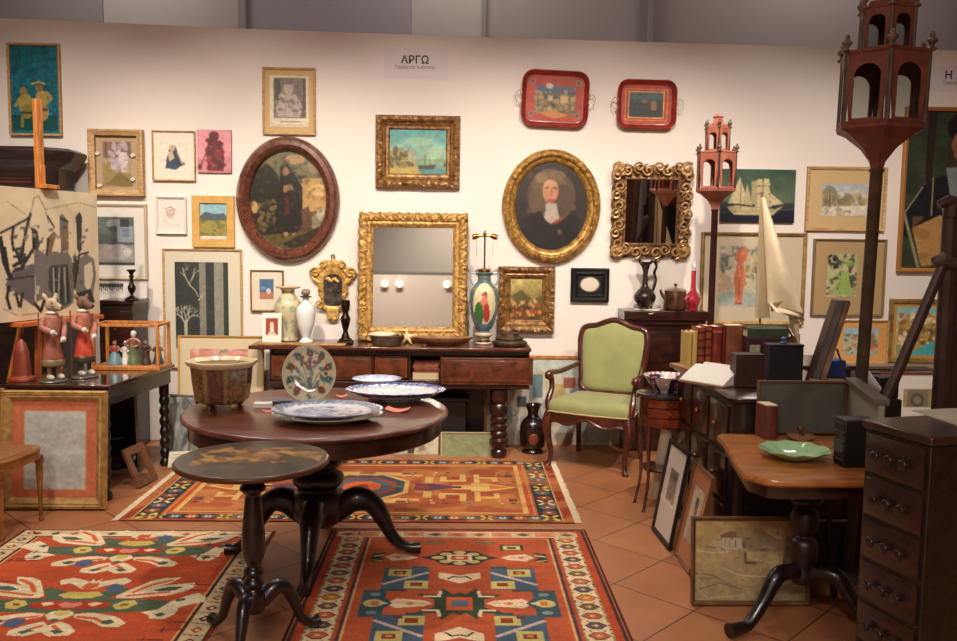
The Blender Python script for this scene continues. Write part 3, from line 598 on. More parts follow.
# 25 tree print
B = (176,262,229,348); a = A_(B, (46,54,50), 2.2); a.noise(.12,20,2); a.rect(200,262,206.5,348,(140,136,120)).rect(215,262,224,348,(150,146,132)).noise(.1,30,4); TR = (196,188,168)
a.line([(199,296),(196,290),(190,284),(186,276),(184,268)],1,TR).line([(190,284),(194,276),(196,268)],.8,TR).line([(186,276),(181,272)],.7,TR).line([(199,300),(204,294)],1.2,TR).line([(193,280),(196,273),(200,270)],.6,TR).line([(188,270),(191,264)],.6,TR).line([(184,272),(188,268),(187,264)],.6,TR)
a.line([(186,348),(186,322)],3.4,TR)
R = random.Random(2)
def twig(x, y, ang, l, w):
    if l < 1.8: return
    x2, y2 = x+l*math.cos(ang), y-l*math.sin(ang); a.line([(x, y), (x2, y2)], w, TR)
    for d in (-.5, .45): twig(x2, y2, ang+d+R.uniform(-.15,.15), l*.72, w*.7)
twig(186, 324, PI/2+.5, 7, 1.6); twig(186, 324, PI/2-.45, 7, 1.6); twig(186,322,PI/2,6,1.4)
a.poly([(176,338),(190,336),(205,342),(229,338),(229,348),(176,348)],(120,116,104)); a.blur()
picture('print', 'tall dark print of bare pale tree trunks in wide cream mount', (164,249,243,368), art=a, fw=2, fmat=OAKF, depth=.022, mbox=B, mmat=mat('cream_mount2', (214,206,184), .85), glass=True)
# 26 tiny blue
B = (260,279,274,299); a = A_(B, (70,110,150), 4); a.noise(.1,6).rect(260,292,274,299,(190,120,80)).ell(269,291,2.4,3,(214,210,206)).ell(264,288,3,2,(110,140,170)).blur()
picture('picture', 'tiny blue seascape in wide cream mount above the card and tall vase', (251,270,284,311), art=a, fw=1.3, fmat=PALEGOLD, mbox=B, mmat=mat('cream_mount3', (222,212,190), .85), glass=True)
# ================================================================== SIDEBOARD AGAINST THE WALL
def panel(mb, x0, x1, z0, z1, y, d=.012, m=.02):
    """raised field standing out of a front at y (towards -y)"""
    mb.loft([[(x0,y,z0),(x1,y,z0),(x1,y,z1),(x0,y,z1)], [(x0,y-d*.6,z0),(x1,y-d*.6,z0),(x1,y-d*.6,z1),(x0,y-d*.6,z1)], [(x0+m,y-d,z0+m),(x1-m,y-d,z0+m),(x1-m,y-d,z1-m),(x0+m,y-d,z1-m)]])
def P(px, py, Y): return W(px, py, Y)
SBY0, SBY1, SBZ = 6.18, 6.64, .838
sx0, sx1 = P(248, 350, SBY0).x, P(531.5, 350, SBY0).x
sb = thing('sideboard', 'long dark carved wooden sideboard standing along the back wall', 'sideboard', ((sx0+sx1)/2, SBY1, 0))
ox, oy = sb.location.x, sb.location.y
def sbx(px): return P(px, 370, SBY0).x-ox
y0 = SBY0-oy
mb = MB(); mb.box(sx0-ox, sx1-ox, y0, 0, SBZ-.028, SBZ); obj('top', mb, MAHOG, sb, bevel=.008)
mb = MB(); xa, xb = sbx(268), sbx(530)
mb.box(xa, xb, y0+.06, -.02, .56, .585); mb.box(xa, xb, y0+.09, -.02, SBZ-.075, SBZ-.028); mb.box(xa, xa+.02, y0+.06, -.02, .56, SBZ-.03); mb.box(xb-.02, xb, y0+.06, -.02, .56, SBZ-.03); mb.box(xa, xb, -.03, -.01, .56, SBZ-.03)
for px in (372, 409, 441): mb.box(sbx(px)-.012, sbx(px)+.012, y0+.06, -.02, .56, SBZ-.03)
mb.box(xa, sbx(441), y0+.05, y0+.075, .515, .57); mb.box(sbx(441), xb, y0+.02, -.02, .53, .56)
obj('carcass', mb, MAHOGD, sb, bevel=.004)
def drawer(px0, px1, z0, z1, yy, nm='drawer', knob=None, m=WALNUT):
    mb = MB(); a, b = sbx(px0), sbx(px1); mb.box(a, b, yy, yy+.02, z0, z1); panel(mb, a+.02, b-.02, z0+.02, z1-.02, yy)
    d = obj(nm, mb, m, sb, bevel=.003)
    return d
drawer(270, 330, .585, .765, y0+.045); drawer(331, 371, .585, .765, y0+.045); drawer(374, 407, .60, .765, y0+.05, 'door')
drawer(441, 533, .565, .765, y0+.0)
LEG = [(.0,.0),(.05,.0),(.062,.02),(.062,.05),(.045,.065),(.05,.08),(.07,.1),(.072,.13),(.05,.15),(.064,.165),(.064,.185),(.048,.2),(.062,.215),(.064,.24),(.048,.255),(.062,.27),(.064,.295),(.048,.31),(.066,.33),(.068,.38),(.05,.4),(.066,.42),(.07,.46),(.07,.5),(0,.5)]
for px, yy in ((283, .1), (499, .1), (499, .38), (283, .38)):
    x = P(px, 420, SBY0+yy).x-ox
    mb = MB(); mb.lathe([(r, z*1.03) for r, z in LEG], 28, c=(x, y0+yy, 0)); obj('leg', mb, MAHOGD, sb, sharp=50)
mb = MB(); mb.box(sbx(300), sbx(486), -.03, -.01, .1, .56); obj('back_panel', mb, DARKOAK, sb)
# books lying in the niche
def flat_book(label, x, y, z, w, d, h, m, group=None, rz=0):
    th = thing('book', label, 'book', (x, y, z), rz, group)
    mb = MB(); mb.box(-w/2, w/2, -d/2, d/2, 0, h*.12); mb.box(-w/2, w/2, -d/2, d/2, h*.88, h); mb.box(-w/2, w/2, -d/2, -d/2+.004, 0, h); obj('cover', mb, m, th, bevel=.0015)
    obj('pages', MB().box(-w/2+.004, w/2-.004, -d/2+.004, d/2-.003, h*.12, h*.88), CREAM, th); return th
BK = [mat('red_brown_leather', (132,54,36), .5, dark=(86,30,22), vscale=20), mat('tan_leather', (150,88,52), .5, dark=(100,52,30), vscale=20), mat('vellum_cover', (196,176,138), .6)]
xb0 = (P(426, 378, 6.35).x); zz = .587
for i, (h, k) in enumerate(((.052,2),(.03,0),(.028,1),(.03,0))):
    flat_book(['pale thick book at the bottom of the pile in the sideboard niche', 'red brown book second from the bottom in the sideboard niche', 'tan leather book third from the bottom in the sideboard niche', 'red brown book topmost of the pile in the sideboard niche'][i], xb0+.01*(i % 2), 6.36, zz, .19, .2, h, BK[k], 'books in the sideboard niche'); zz += h+.0005
# ================================================================== THINGS ON THE SIDEBOARD
def on_sb(px, y=6.45): return P(px, 340, y).x
ZT = SBZ+.0005
# tall gilt mirror, leaning back
s = 6.6/F
x0_, x1_ = P(358.5, 270, 6.58).x, P(467.5, 270, 6.58).x; w = x1_-x0_; h = P(413, 212.5, 6.58).z-ZT
tm = thing('standing_mirror', 'tall rectangular mirror in a bright gilt frame, standing on the sideboard', 'mirror', ((x0_+x1_)/2, 6.53, ZT), rot=(-math.radians(5.5), 0, 0))
fwm = 14.8*s
obj('frame', frame_mb(w, h, [(0,0),(0,.03),(.012,.05),(.03,.058),(.045,.056),(.06,.05),(.07,.036),(.078,.04),(.09,.04),(.1,.03),(fwm,.014)], 'rect', 130, disp=carve((2,3,4,5), .011, 2, 520), out=((1,2),lambda t,x,z: .010*math.sin(t*2*PI*46))), GILTB, tm, sharp=50)
obj('mirror_glass', MB().box(-w/2+fwm-.005, w/2-fwm+.005, -.014, -.009, fwm-.005, h-fwm+.005), MIRROR, tm)
# card
cx = on_sb(273, 6.4); th = thing('greeting_card', 'white card with a brown square picture of a figure, left end of the sideboard', 'card', (cx, 6.36, ZT), rot=(-.12, 0, .1))
obj('card', MB().box(-.07, .07, -.002, 0, 0, .225), WHITE, th)
a = Art(40, 44, (150,60,40)); a.ell(.5,.42,.16,.2,(226,196,170)).poly([(.3,.85),(.36,.55),(.64,.55),(.7,.85)],(226,206,186)).rect(.2,.88,.8,1,(226,206,186)).blur()
a.mesh('printed_picture', lambda u, v: (-.045+.09*u, -.0027, .185-.125*v), ART, th)
# tall vase
def art_lathe(prof, seg, fn, m, parent, name='body', c=(0,0,0)):
    mb = MB(); mb.lathe(prof, seg, c=c); H = max(z for r, z in prof)
    return obj(name, mb, m, parent, sharp=60, color=fn)
def smooth_prof(p, n=6):
    q = crv([(r, 0, z) for r, z in p], n); return [(max(a[0], .0005), a[2]) for a in q]
RN = random.Random(5)
def spots_fn(base, cols, n, R, seed=1, H=.4, r0=.008, r1=.025):
    r = random.Random(seed); pts = [(Vector((math.cos(t)*R, math.sin(t)*R, r.uniform(0, H))), r.uniform(r0, r1), r.choice(cols)) for t in [r.uniform(0, 2*PI) for _ in range(n)]]
    def f(co):
        d = Vector((co.x, co.y)); l = d.length or 1
        for p, rr, c in pts:
            if (Vector((co.x/l*R, co.y/l*R, co.z))-p).length < rr: return c
        return base
    return f
th = thing('tall_vase', 'tall cream vase with faded floral pattern and flared rim, on the sideboard', 'vase', (on_sb(288, 6.5), 6.52, ZT))
art_lathe(smooth_prof([(.05,0),(.07,.005),(.062,.04),(.075,.12),(.098,.22),(.1,.28),(.075,.33),(.05,.36),(.058,.395),(.092,.41),(.088,.413),(.05,.395),(.04,.36)]), 56, spots_fn((206,196,160), [(170,176,140),(190,160,120),(150,160,140),(214,190,150)], 70, .09, 3, .4), GLAZE, th)
mb = MB(); mb.lathe([(.09,.404),(.095,.41),(.09,.415),(.085,.41)], 48, cap=False); obj('rim', mb, mat('brown_glaze', (176,120,70), .2), th)
# white urn with stopper
PORC = mat('white_porcelain', (232,234,230), .12, coat=.5)
th = thing('lidded_vase', 'slim white porcelain vase with a small stopper on the sideboard', 'vase', (on_sb(306, 6.42), 6.42, ZT))
obj('body', MB().lathe(smooth_prof([(.05,0),(.052,.008),(.03,.03),(.035,.055),(.058,.12),(.072,.2),(.07,.25),(.045,.29),(.025,.315),(.022,.34)]), 40), PORC, th, sharp=60)
obj('collar', MB().lathe([(.02,.338),(.042,.342),(.044,.35),(.02,.356)], 32), mat('grey_pewter', (120,112,96), .35, .7), th)
obj('stopper', MB().lathe(smooth_prof([(.012,.354),(.03,.366),(.034,.385),(.022,.4),(.012,.404)]), 24), mat('taupe_stopper', (150,130,116), .4), th)
# rococo cartouche mirror hanging/leaning at the wall
q = P(332.5, 323, 6.7); rz0 = q.z
th = thing('rococo_mirror', 'small gilt rococo cartouche mirror with a pointed foot, above the white vase', 'mirror', (q.x, WALLY-.003, rz0))
s = WALLY/F
def sym(pts): return pts+[(-x, z) for x, z in pts[::-1]]
outl = [(0,-.005),(.03,.01),(.045,.05),(.05,.09),(.085,.1),(.11,.15),(.095,.19),(.12,.24),(.115,.3),(.13,.335),(.17,.345),(.185,.39),(.165,.43),(.13,.44),(.105,.425),(.1,.465),(.07,.495),(.03,.49),(0,.515)]
o2 = [(p[0], p[2]) for p in crv([(x, 0, z) for x, z in outl], 5)]; full = o2+[(-x, z) for x, z in o2[-2:0:-1]]
inn = [(0,.13),(.05,.135),(.072,.16),(.07,.22),(.075,.3),(.07,.345),(.04,.375),(0,.385)]
i2 = [(p[0], p[2]) for p in crv([(x, 0, z) for x, z in inn], 12)]; iful = i2+[(-x, z) for x, z in i2[-2:0:-1]]
def resample(P_, n):
    P_ = np.array(P_+[P_[0]]); d = np.r_[0, np.cumsum(np.hypot(*np.diff(P_, axis=0).T))]; t = np.linspace(0, d[-1], n, endpoint=False)
    return list(zip(np.interp(t, d, P_[:,0]), np.interp(t, d, P_[:,1])))
n_ = 180; fo, fi = resample(full, n_), resample(iful, n_)
def mixr(t, y, amp=0, ph=0): return [(a[0]*(1-t)+b_[0]*t, y-amp*(math.sin(k*.9+ph)*math.sin(k*.37)), a[1]*(1-t)+b_[1]*t) for k, (a, b_) in enumerate(zip(fo, fi))]
mb = MB(); mb.loft([mixr(0,0), mixr(0,-.015), mixr(.12,-.03,.006), mixr(.3,-.036,.010,1), mixr(.5,-.026,.010,2), mixr(.7,-.032,.006,3), mixr(.9,-.026), mixr(1,-.02), mixr(1,-.006)], False, False)
obj('carved_frame', mb, mat('yellow_gilt', (222,182,104), .42, .2, dark=(156,114,54), vscale=30), th, sharp=50)
for sx in (-1, 1):
    for cx_, cz_, r_ in ((.14,.395,.04),(.1,.14,.035),(.075,.455,.028),(.03,.045,.02)):
        mb = MB(); mb.tube([(sx*(cx_+r_*(1-t/10)*math.cos(t)), -.035-.01*t/9, cz_+r_*(1-t/10)*math.sin(t)) for t in np.linspace(0, 8, 24)], [.006,.009,.007], 7); obj('scroll', mb, MATS['yellow_gilt'], th)
mb = MB(); mb.tube([(.014*math.cos(t), -.012, .525+.014*math.sin(t)) for t in np.linspace(0, 2*PI, 14, endpoint=False)], .004, 6, closed=True); obj('hanging_ring', mb, BRASS, th)
mb = MB(); mb.tube([(-.05+.01*k, -.042, .34+.012*math.sin(k*1.2)) for k in range(11)], [.01,.016,.01,.016,.01], 8); obj('garland', mb, MATS['yellow_gilt'], th)
mb = MB(); mb.loft([[(x, -.008, z) for x, z in fi], [(x, -.012, z) for x, z in fi]]); obj('mirror_glass', mb, mat('spotted_mirror', (150,148,140), .2, .9, dark=(60,58,54), vscale=30), th, smooth=False)
# bronze candlestick figure
th = thing('bronze_candlestick', 'dark bronze figural candlestick on a square foot, left of the tall gilt mirror', 'candlestick', (on_sb(345.5, 6.38), 6.38, ZT))
obj('foot', MB().box(-.058,.058,-.05,.05,0,.02).box(-.045,.045,-.04,.04,.02,.038), BRONZE, th, bevel=.006)
obj('stem', MB().lathe(smooth_prof([(.036,.036),(.028,.06),(.018,.09),(.024,.12),(.034,.16),(.036,.19),(.024,.215),(.02,.235),(.028,.25),(.034,.29),(.03,.3)]), 28), BRONZE, th, sharp=60)
obj('candle_cup', MB().lathe([(.028,.295),(.034,.3),(.033,.325),(.03,.325),(.028,.305)], 24), BRONZE, th)
# trays/books under them
mb = MB(); a_ = on_sb(263, 6.35)
single('flat_tray', 'thin light wooden tray at the left end of the sideboard, under the card', 'tray', MB().box(-.34,.30,-.045,.045,0,.014), mat('honey_tray', (190,144,84), .4, dark=(140,96,50), vscale=10), loc=(on_sb(305,6.25), 6.245, ZT), bevel=.004)
# basket
def basket(x, y, z, label):
    th = thing('wicker_basket', label, 'basket', (x, y, z))
    wm = mat('dark_wicker', (110,84,58), .8, dark=(60,42,30), vscale=50, bump=.8, bscale=120); mb = MB(); n = 44
    for k in range(7):
        zz = .006+.009*k; R0 = .095+.004*k
        mb.tube([((R0+.003*(1 if (j+k) % 2 else -1))*math.cos(2*PI*j/n), .72*(R0+.003*(1 if (j+k) % 2 else -1))*math.sin(2*PI*j/n), zz) for j in range(n)], .0055, 6, closed=True)
    mb.lathe([(.09,.001),(.09,.006)], 30, sy=.72); obj('basket_body', mb, wm, th)
    mb = MB(); mb.tube([(.124*math.cos(t), .09*math.sin(t), .071) for t in np.linspace(0, 2*PI, 40, endpoint=False)], .007, 8, closed=True); obj('rim', mb, wm, th); return th
basket(on_sb(387, 6.3), 6.3, ZT, 'small dark wicker basket holding a shell, in front of the tall mirror')
mb = MB(); mb.loft([[(x*(.1*f1), y*.07*f1+(.0), z) for x, y in [(math.cos(t)*(1+.2*math.sin(3*t)), math.sin(t)) for t in np.linspace(0, 2*PI, 30, endpoint=False)]] for f1, z in ((.9,.0),(1,.01),(.8,.026),(.3,.034),(.05,.036))])
single('conch_shell', 'pale shell lying in the wicker basket on the sideboard', 'shell', mb, mat('shell', (222,206,176), .4), loc=(on_sb(383,6.3), 6.3, ZT+.0665), rz=.3)
# starfish / coral
mb = MB()
for k in range(5):
    t = PI/2+k*2*PI/5; mb.tube([(0,0,.055), (.035*math.cos(t), -.004, .055+.035*math.sin(t)), (.062*math.cos(t), -.008, max(.006,.055+.062*math.sin(t)))], [.016,.011,.005], 8)
single('starfish', 'cream starfish standing between the basket and the long wooden bowl', 'starfish', mb, mat('starfish', (230,206,160), .7, bump=.6), loc=(on_sb(407,6.36), 6.36, ZT))
# long bowl
single('wooden_bowl', 'long shallow wooden bowl in front of the tall gilt mirror', 'bowl', MB().lathe(smooth_prof([(.1,0),(.11,.004),(.19,.03),(.23,.058),(.225,.062),(.18,.04),(.08,.016),(.0,.014)]), 48, sy=.42), mat('bowl_wood', (150,104,66), .45, dark=(96,60,36), vscale=12), loc=(on_sb(442.5,6.33), 6.32, ZT), sharp=60)
# lamp vase
th = thing('vase_lamp', 'blue vase table lamp with a painted figure and two bare sockets', 'lamp', (on_sb(483.5, 6.42), 6.42, ZT)); th.scale = (1.12, 1.12, 1.23)
def vf(co):
    if co.z < .075: return (60,34,34) if .015 < co.z < .03 else (200,180,150)
    X, Z = co.x, co.z
    if co.y < 0 and (X/.075)**2+((Z-.255)/.125)**2 < 1:
        if (X+.035)**2/.0009+(Z-.19)**2/.006 < 1 and X < 0: return (60,110,60)
        if ((X-.015)/.022)**2+((Z-.2)/.06)**2 < 1: return (170,60,60)
        if ((X)/.024)**2+((Z-.26)/.045)**2 < 1: return (206,130,96)
        if ((X-.002)/.018)**2+((Z-.31)/.024)**2 < 1: return (140,60,40)
        return (222,206,164)
    if .41 < Z < .42 or .34 < Z < .35: return (150,130,90)
    return (84,112,122)
art_lathe(smooth_prof([(.05,0),(.055,.008),(.042,.025),(.04,.04),(.06,.055),(.058,.07),(.04,.082),(.062,.11),(.088,.19),(.098,.27),(.092,.33),(.062,.37),(.046,.39),(.045,.42),(.058,.44),(.05,.445)], 8), 80, vf, GLAZE, th)
for sx in (-1, 1):
    mb = MB(); mb.tube(crv([(sx*.05,0,.43),(sx*.085,0,.44),(sx*.095,0,.41),(sx*.085,0,.38),(sx*.07,0,.365)],5), .007, 8); obj('handle', mb, mat('pale_blue_glaze', (150,164,170), .2), th)
obj('lamp_cap', MB().lathe([(.035,.444),(.042,.448),(.04,.462),(.008,.47)], 28), BRASS, th)
obj('stem', MB().lathe([(.006,.465),(.006,.66),(.012,.664),(.014,.68),(.008,.69),(.005,.7)], 14), BRASS, th)
mb = MB(); mb.tube([(-.06,0,.665),(.06,0,.665)], .006, 8); obj('cross_bar', mb, BRASS, th)
for sx in (-1, 1):
    mb = MB(); mb.tube([(sx*.04,0,.668),(sx*.062,0,.662),(sx*.085,0,.655)], [.012,.018,.016], 14); obj('socket', mb, BRASS, th)
    mb = MB(); mb.tube([(sx*.055,0,.645),(sx*.055,0,.54)], .0012, 5); obj('pull_chain', mb, BRASS, th)
# lidded box
single('lidded_dish', 'low dark brown round lidded dish at the right end of the sideboard', 'dish', MB().lathe(smooth_prof([(.11,0),(.125,.006),(.13,.03),(.1,.045),(.104,.05),(.105,.06),(.07,.078),(.072,.092),(.05,.1),(.0,.102)]), 40, sy=.75), mat('bronze_dish', (92,72,50), .45, .3, dark=(50,38,28), vscale=25, bump=.5), loc=(on_sb(509.5,6.34), 6.34, ZT), sharp=60)
# ================================================================== ARMCHAIR
UPH = mat('green_velvet', (156,156,100), .75, dark=(136,138,84), vscale=5, sheen=.25, bump=.1, bscale=200)
CW = wood('chair_mahogany', (88,38,26), (52,22,16), .28, 5, (3,3,3), .5)
ac = thing('armchair', 'carved mahogany armchair with green upholstered seat and back', 'armchair', (1.03, 6.13, 0), math.radians(-28)); ac.scale = (1.08, .95, 1.0)
SHs = .40
def seat_out(d, n=48):
    pts = [(-.28,-.25),(-.15,-.285),(0,-.295),(.15,-.285),(.28,-.25),(.275,-.1),(.25,.1),(.22,.23),(0,.24),(-.22,.23),(-.25,.1),(-.275,-.1)]
    k = 1-d; return [(p[0]*k, p[1]*k) for p in crv([(x, y, 0) for x, y in pts], 5, True)]
mb = MB(); mb.loft([[(x, y, z) for x, y in seat_out(d)] for d, z in ((.0,.0+SHs-.0),(-.01,SHs+.02),(.0,SHs+.05),(.04,SHs+.075),(.15,SHs+.092),(.4,SHs+.102),(.9,SHs+.105))]); obj('seat', mb, UPH, ac, sharp=70)
mb = MB(); mb.tube([(x*1.01, y*1.01, SHs+.004) for x, y in seat_out(0)], .006, 6, closed=True); obj('seat_braid', mb, mat('pale_braid', (190,170,120), .8), ac)
# rails
mb = MB()
fr = [(-.27,-.255),(-.15,-.29),(0,-.3),(.15,-.29),(.27,-.255)]
for i in range(24):
    t = i/24
top = []; bot = []
for k in range(41):
    t = k/40; x = -.27+.54*t; y = -.3+.045*(2*t-1)**2; zb = SHs-.055+.022*math.cos((t-.5)*4*PI)*(1 if .1<t<.9 else .3)-.03*abs(2*t-1)**4
    top.append((x, y, SHs+.004)); bot.append((x, y, zb))
mb.loft([[top[k], bot[k], (bot[k][0], bot[k][1]+.03, bot[k][2]), (top[k][0], top[k][1]+.03, top[k][2])] for k in range(41)]); obj('front_rail', mb, CW, ac)
mb = MB(); mb.tube([(p[0], p[1]-.004, p[2]) for p in bot], .009, 8); obj('rail_moulding', mb, CW, ac)
for sx in (-1, 1):
    mb = MB(); mb.loft([[(sx*xa_, ya_, SHs+.004), (sx*xa_, ya_, SHs-.06), (sx*(xa_-.03), ya_, SHs-.06), (sx*(xa_-.03), ya_, SHs+.004)] for xa_, ya_ in ((.275,-.25),(.278,-.1),(.255,.1),(.225,.24))]); obj('side_rail', mb, CW, ac)
    q = crv([(sx*.27,-.25,SHs-.01),(sx*.285,-.268,SHs-.1),(sx*.272,-.262,SHs-.2),(sx*.255,-.25,.1),(sx*.262,-.262,.03),(sx*.272,-.275,.0)], 5)
    mb = MB(); mb.tube(q, [.034,.036,.024,.018,.016,.022], 12); obj('front_leg', mb, CW, ac)
    q = crv([(sx*.22,.24,SHs),(sx*.22,.25,.2),(sx*.23,.29,.0)], 6); mb = MB(); mb.tube(q, [.024,.02,.016], 10); obj('rear_leg', mb, CW, ac)
# back
bo = [(-.19,.50),(-.215,.62),(-.235,.78),(-.24,.9),(-.215,.965),(-.13,.985),(-.06,1.015),(0,1.03),(.06,1.015),(.13,.985),(.215,.965),(.24,.9),(.235,.78),(.215,.62),(.19,.50),(0,.485)]
bp_ = [(p[0], p[2]) for p in crv([(x, 0, z) for x, z in bo], 6, True)]
def by(z): return .24+(z-.45)*.2
mb = MB(); mb.tube([(x, by(z), z) for x, z in bp_], .024, 12, closed=True); obj('back_frame', mb, CW, ac)
mb = MB(); mb.tube([(x*1.0, by(z)-.022, z) for x, z in bp_], .008, 8, closed=True); obj('back_moulding', mb, CW, ac)
mb = MB(); cz = .76
def bl(x, z, k):
    a_ = math.atan2(z-cz, x); e = .21; f = min(1, max(0, (.92-k)/.5)); rr = math.hypot(x, z-cz)*(1-f)+.235*f; return (rr*k*math.cos(a_), rr*k*math.sin(a_))
mb.loft([[(bl(x,z,k)[0], by(z)+dy if k > .9 else by(cz+bl(x,z,k)[1])+dy, cz+bl(x,z,k)[1]) for x, z in bp_] for k, dy in ((.95,.02),(.95,-.008),(.92,-.02),(.85,-.029),(.75,-.034),(.6,-.038),(.45,-.0405),(.3,-.042),(.15,-.043),(.04,-.0435))]); obj('backrest', mb, UPH, ac, sharp=70)
for sx in (-1, 1):
    mb = MB(); mb.tube([(sx*.2, .24, SHs),(sx*.195, .245, .5)], .024, 10); obj('back_post', mb, CW, ac)
    q = crv([(sx*.228, by(.7)-.0, .70),(sx*.26,.15,.675),(sx*.29,0,.66),(sx*.30,-.13,.668),(sx*.30,-.2,.66),(sx*.298,-.205,.635)], 6); mb = MB(); mb.tube(q, [.016,.018,.02,.022,.027,.02], 12); mb.sph((sx*.3,-.195,.648), .03, 14, 8); obj('arm', mb, CW, ac)
    q = crv([(sx*.272,-.235,SHs),(sx*.29,-.225,.47),(sx*.285,-.17,.56),(sx*.30,-.16,.655)], 6); mb = MB(); mb.tube(q, [.03,.022,.018,.02], 12); obj('arm_support', mb, CW, ac)
# ================================================================== big glazed frame behind the chair
B = (490,360,640,442); a = A_(B, (206,200,184), 1.5); a.noise(.08,20).rect(490,360,640,376,(190,200,190)); R = random.Random(8)
a.dabs(60,(492,376,640,442),[(226,222,206),(196,180,140),(150,160,170),(110,120,130),(210,200,170)],2,6,2,.7)
for x, y, w_, h_, c in ((535,375,10,22,(96,120,130)),(518,390,14,16,(210,206,190)),(520,396,9,10,(60,70,76)),(552,384,16,14,(196,170,110)),(566,378,12,10,(150,80,60)),(560,430,16,14,(150,130,100)),(510,430,12,14,(190,190,176)),(590,425,30,14,(176,186,176)),(500,378,10,40,(216,212,200))): a.rect(x,y,x+w_,y+h_,c)
a.line([(508,400),(520,412),(506,424)],1.2,(150,146,136)).line([(520,405),(528,396)],1,(110,110,110)).blur()
picture('picture', 'large glazed collage of paper scraps leaning on the wall behind the green armchair', (484,356,640,447.5), Y=6.70, art=a, fw=3.2, fmat=PINE, depth=.025, glass=True, lean=.035)
# prints standing under the sideboard
B = (356,433,432,456); a = A_(B, (216,208,184), 2); a.noise(.06,20)
a.dabs(40,(360,446,430,455),[(196,190,160),(170,160,130)],1,2,3,.6,2)
a.poly([(398,439),(404,437),(407,443),(405,450),(396,449)],(92,140,60)).poly([(408,440),(412,438),(415,444),(414,453),(408,453)],(60,56,60)).ell(411,437,1.5,1.8,(190,150,120)).poly([(418,444),(423,443),(424,450),(418,451)],(150,120,110)).ell(402,436,1.6,1.8,(190,150,120)).rect(380,446,392,450,(170,130,100)).rect(425,436,432,446,(200,196,170)).blur()
picture('print', 'framed print of strolling figures standing on the floor under the sideboard', (340,428.5,440,459), Y=6.36, art=a, fw=1.6, fmat=PALEGOLD, depth=.02, mbox=(350,432,434,456), mmat=mat('print_mount', (220,210,186), .85), glass=True, lean=.1)
a = Art(60, 34, (140,146,104)); a.noise(.1,8).line([(0,.1),(.6,.5),(.8,1)],.02,(110,118,84)).rect(.75,.7,.95,.9,(170,160,110),.6).blur()
picture('picture', 'olive green glazed picture standing on the floor beside the sideboard leg', (440.5,432.5,492,461), Y=6.30, art=a, fw=1.6, fmat=mat('thin_white_frame', (190,176,140), .5), depth=.02, glass=True, lean=.13)
q = FL(440, 452)
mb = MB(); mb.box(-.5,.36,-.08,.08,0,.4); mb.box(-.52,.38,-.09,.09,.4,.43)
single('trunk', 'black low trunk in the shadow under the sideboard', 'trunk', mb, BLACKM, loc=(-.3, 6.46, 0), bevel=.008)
# dark vase on floor by the sideboard
q = P(533, 430, 6.42)
th = thing('floor_vase', 'dark brown bulbous vase on the floor between sideboard and armchair', 'vase', (q.x, 6.44, 0))
obj('body', MB().lathe(smooth_prof([(.06,0),(.085,.01),(.075,.03),(.095,.06),(.1,.15),(.095,.22),(.07,.26),(.045,.285),(.042,.32),(.065,.37),(.07,.375),(.058,.372),(.035,.33)]), 36), mat('dark_glazed_vase', (48,28,22), .2, dark=(24,18,18), vscale=10, coat=.5), th, sharp=60)
obj('gilt_flower', MB().sph((0,-.098,.12), (.04,.008,.045)), mat('rust_flower', (120,60,34), .4), th)
# ================================================================== TURNED / PEDESTAL HELPERS
def cab_leg(parent, ang, r0, r1, z0, rads, m, name='leg', drop=.0):
    c, s_ = math.cos(ang), math.sin(ang)
    rd = lambda k: r0+(r1-r0)*k
    q = crv([(c*r0, s_*r0, z0*.8), (c*rd(.22), s_*rd(.22), z0*1.05), (c*rd(.42), s_*rd(.42), z0), (c*rd(.56), s_*rd(.56), z0*.68), (c*rd(.68), s_*rd(.68), z0*.32), (c*rd(.84), s_*rd(.84), z0*.13), (c*r1, s_*r1, .03)], 6)
    rr_ = np.interp(np.linspace(0,1,len(q)), np.linspace(0,1,len(rads)), rads); q = [(a, b_, max(z, float(r)+.001)) for (a, b_, z), r in zip(q, rr_)]
    mb = MB(); mb.tube(q, rads, 12); return obj(name, mb, m, parent, sharp=60)
# ------------------------------------------------------------------ round breakfast table
_q = FL(316.5, 412.5, .75); RT = (_q.x, 4.24); RTZ = .75; RR = .655
rt = thing('round_table', 'large round mahogany pedestal table carrying the blue and white dishes', 'table', (RT[0], RT[1], 0.009))
obj('tabletop', MB().lathe([(0,RTZ-.03),(RR-.02,RTZ-.03),(RR,RTZ-.022),(RR+.003,RTZ-.012),(RR-.004,RTZ-.003),(RR-.012,RTZ-.001),(0,RTZ-.0005)], 96), wood('tabletop_mahogany', (104,52,34), (66,30,20), .30, 4, (1.2,7,1), .2, .03), rt, sharp=50)
obj('apron', MB().lathe([(RR-.05,RTZ-.031),(RR-.035,RTZ-.031),(RR-.032,RTZ-.05),(RR-.032,RTZ-.105),(RR-.04,RTZ-.112),(RR-.06,RTZ-.11)], 96, cap=False), MAHOGD, rt, sharp=40)
obj('pedestal', MB().lathe(smooth_prof([(.2,.66),(.21,.645),(.12,.625),(.07,.6),(.075,.585),(.105,.57),(.11,.545),(.08,.525),(.082,.515),(.115,.5),(.12,.47),(.085,.445),(.088,.435),(.125,.415),(.128,.38),(.1,.35),(.105,.335),(.13,.32),(.135,.25),(.12,.2),(.1,.165),(.05,.15),(.0,.148)], 4), 44), EBONY, rt, sharp=60)
for k in range(4): cab_leg(rt, math.radians(2+90*k), .08, (.52,.46,.47,.54)[k], .27, [.06,.066,.05,.034,.027,.03], EBONY)
for k in range(4):
    an = math.radians(2+90*k); r = (.52,.46,.47,.54)[k]
    mb = MB(); mb.sph((math.cos(an)*(r-.03), math.sin(an)*(r-.03), .013), (.02,.02,.013), 12, 8); obj('castor', mb, BRASS, rt)
Z = RTZ+.0095
def rp(px, py, z=None):
    v = FL(px, py, Z if z is None else z); return v
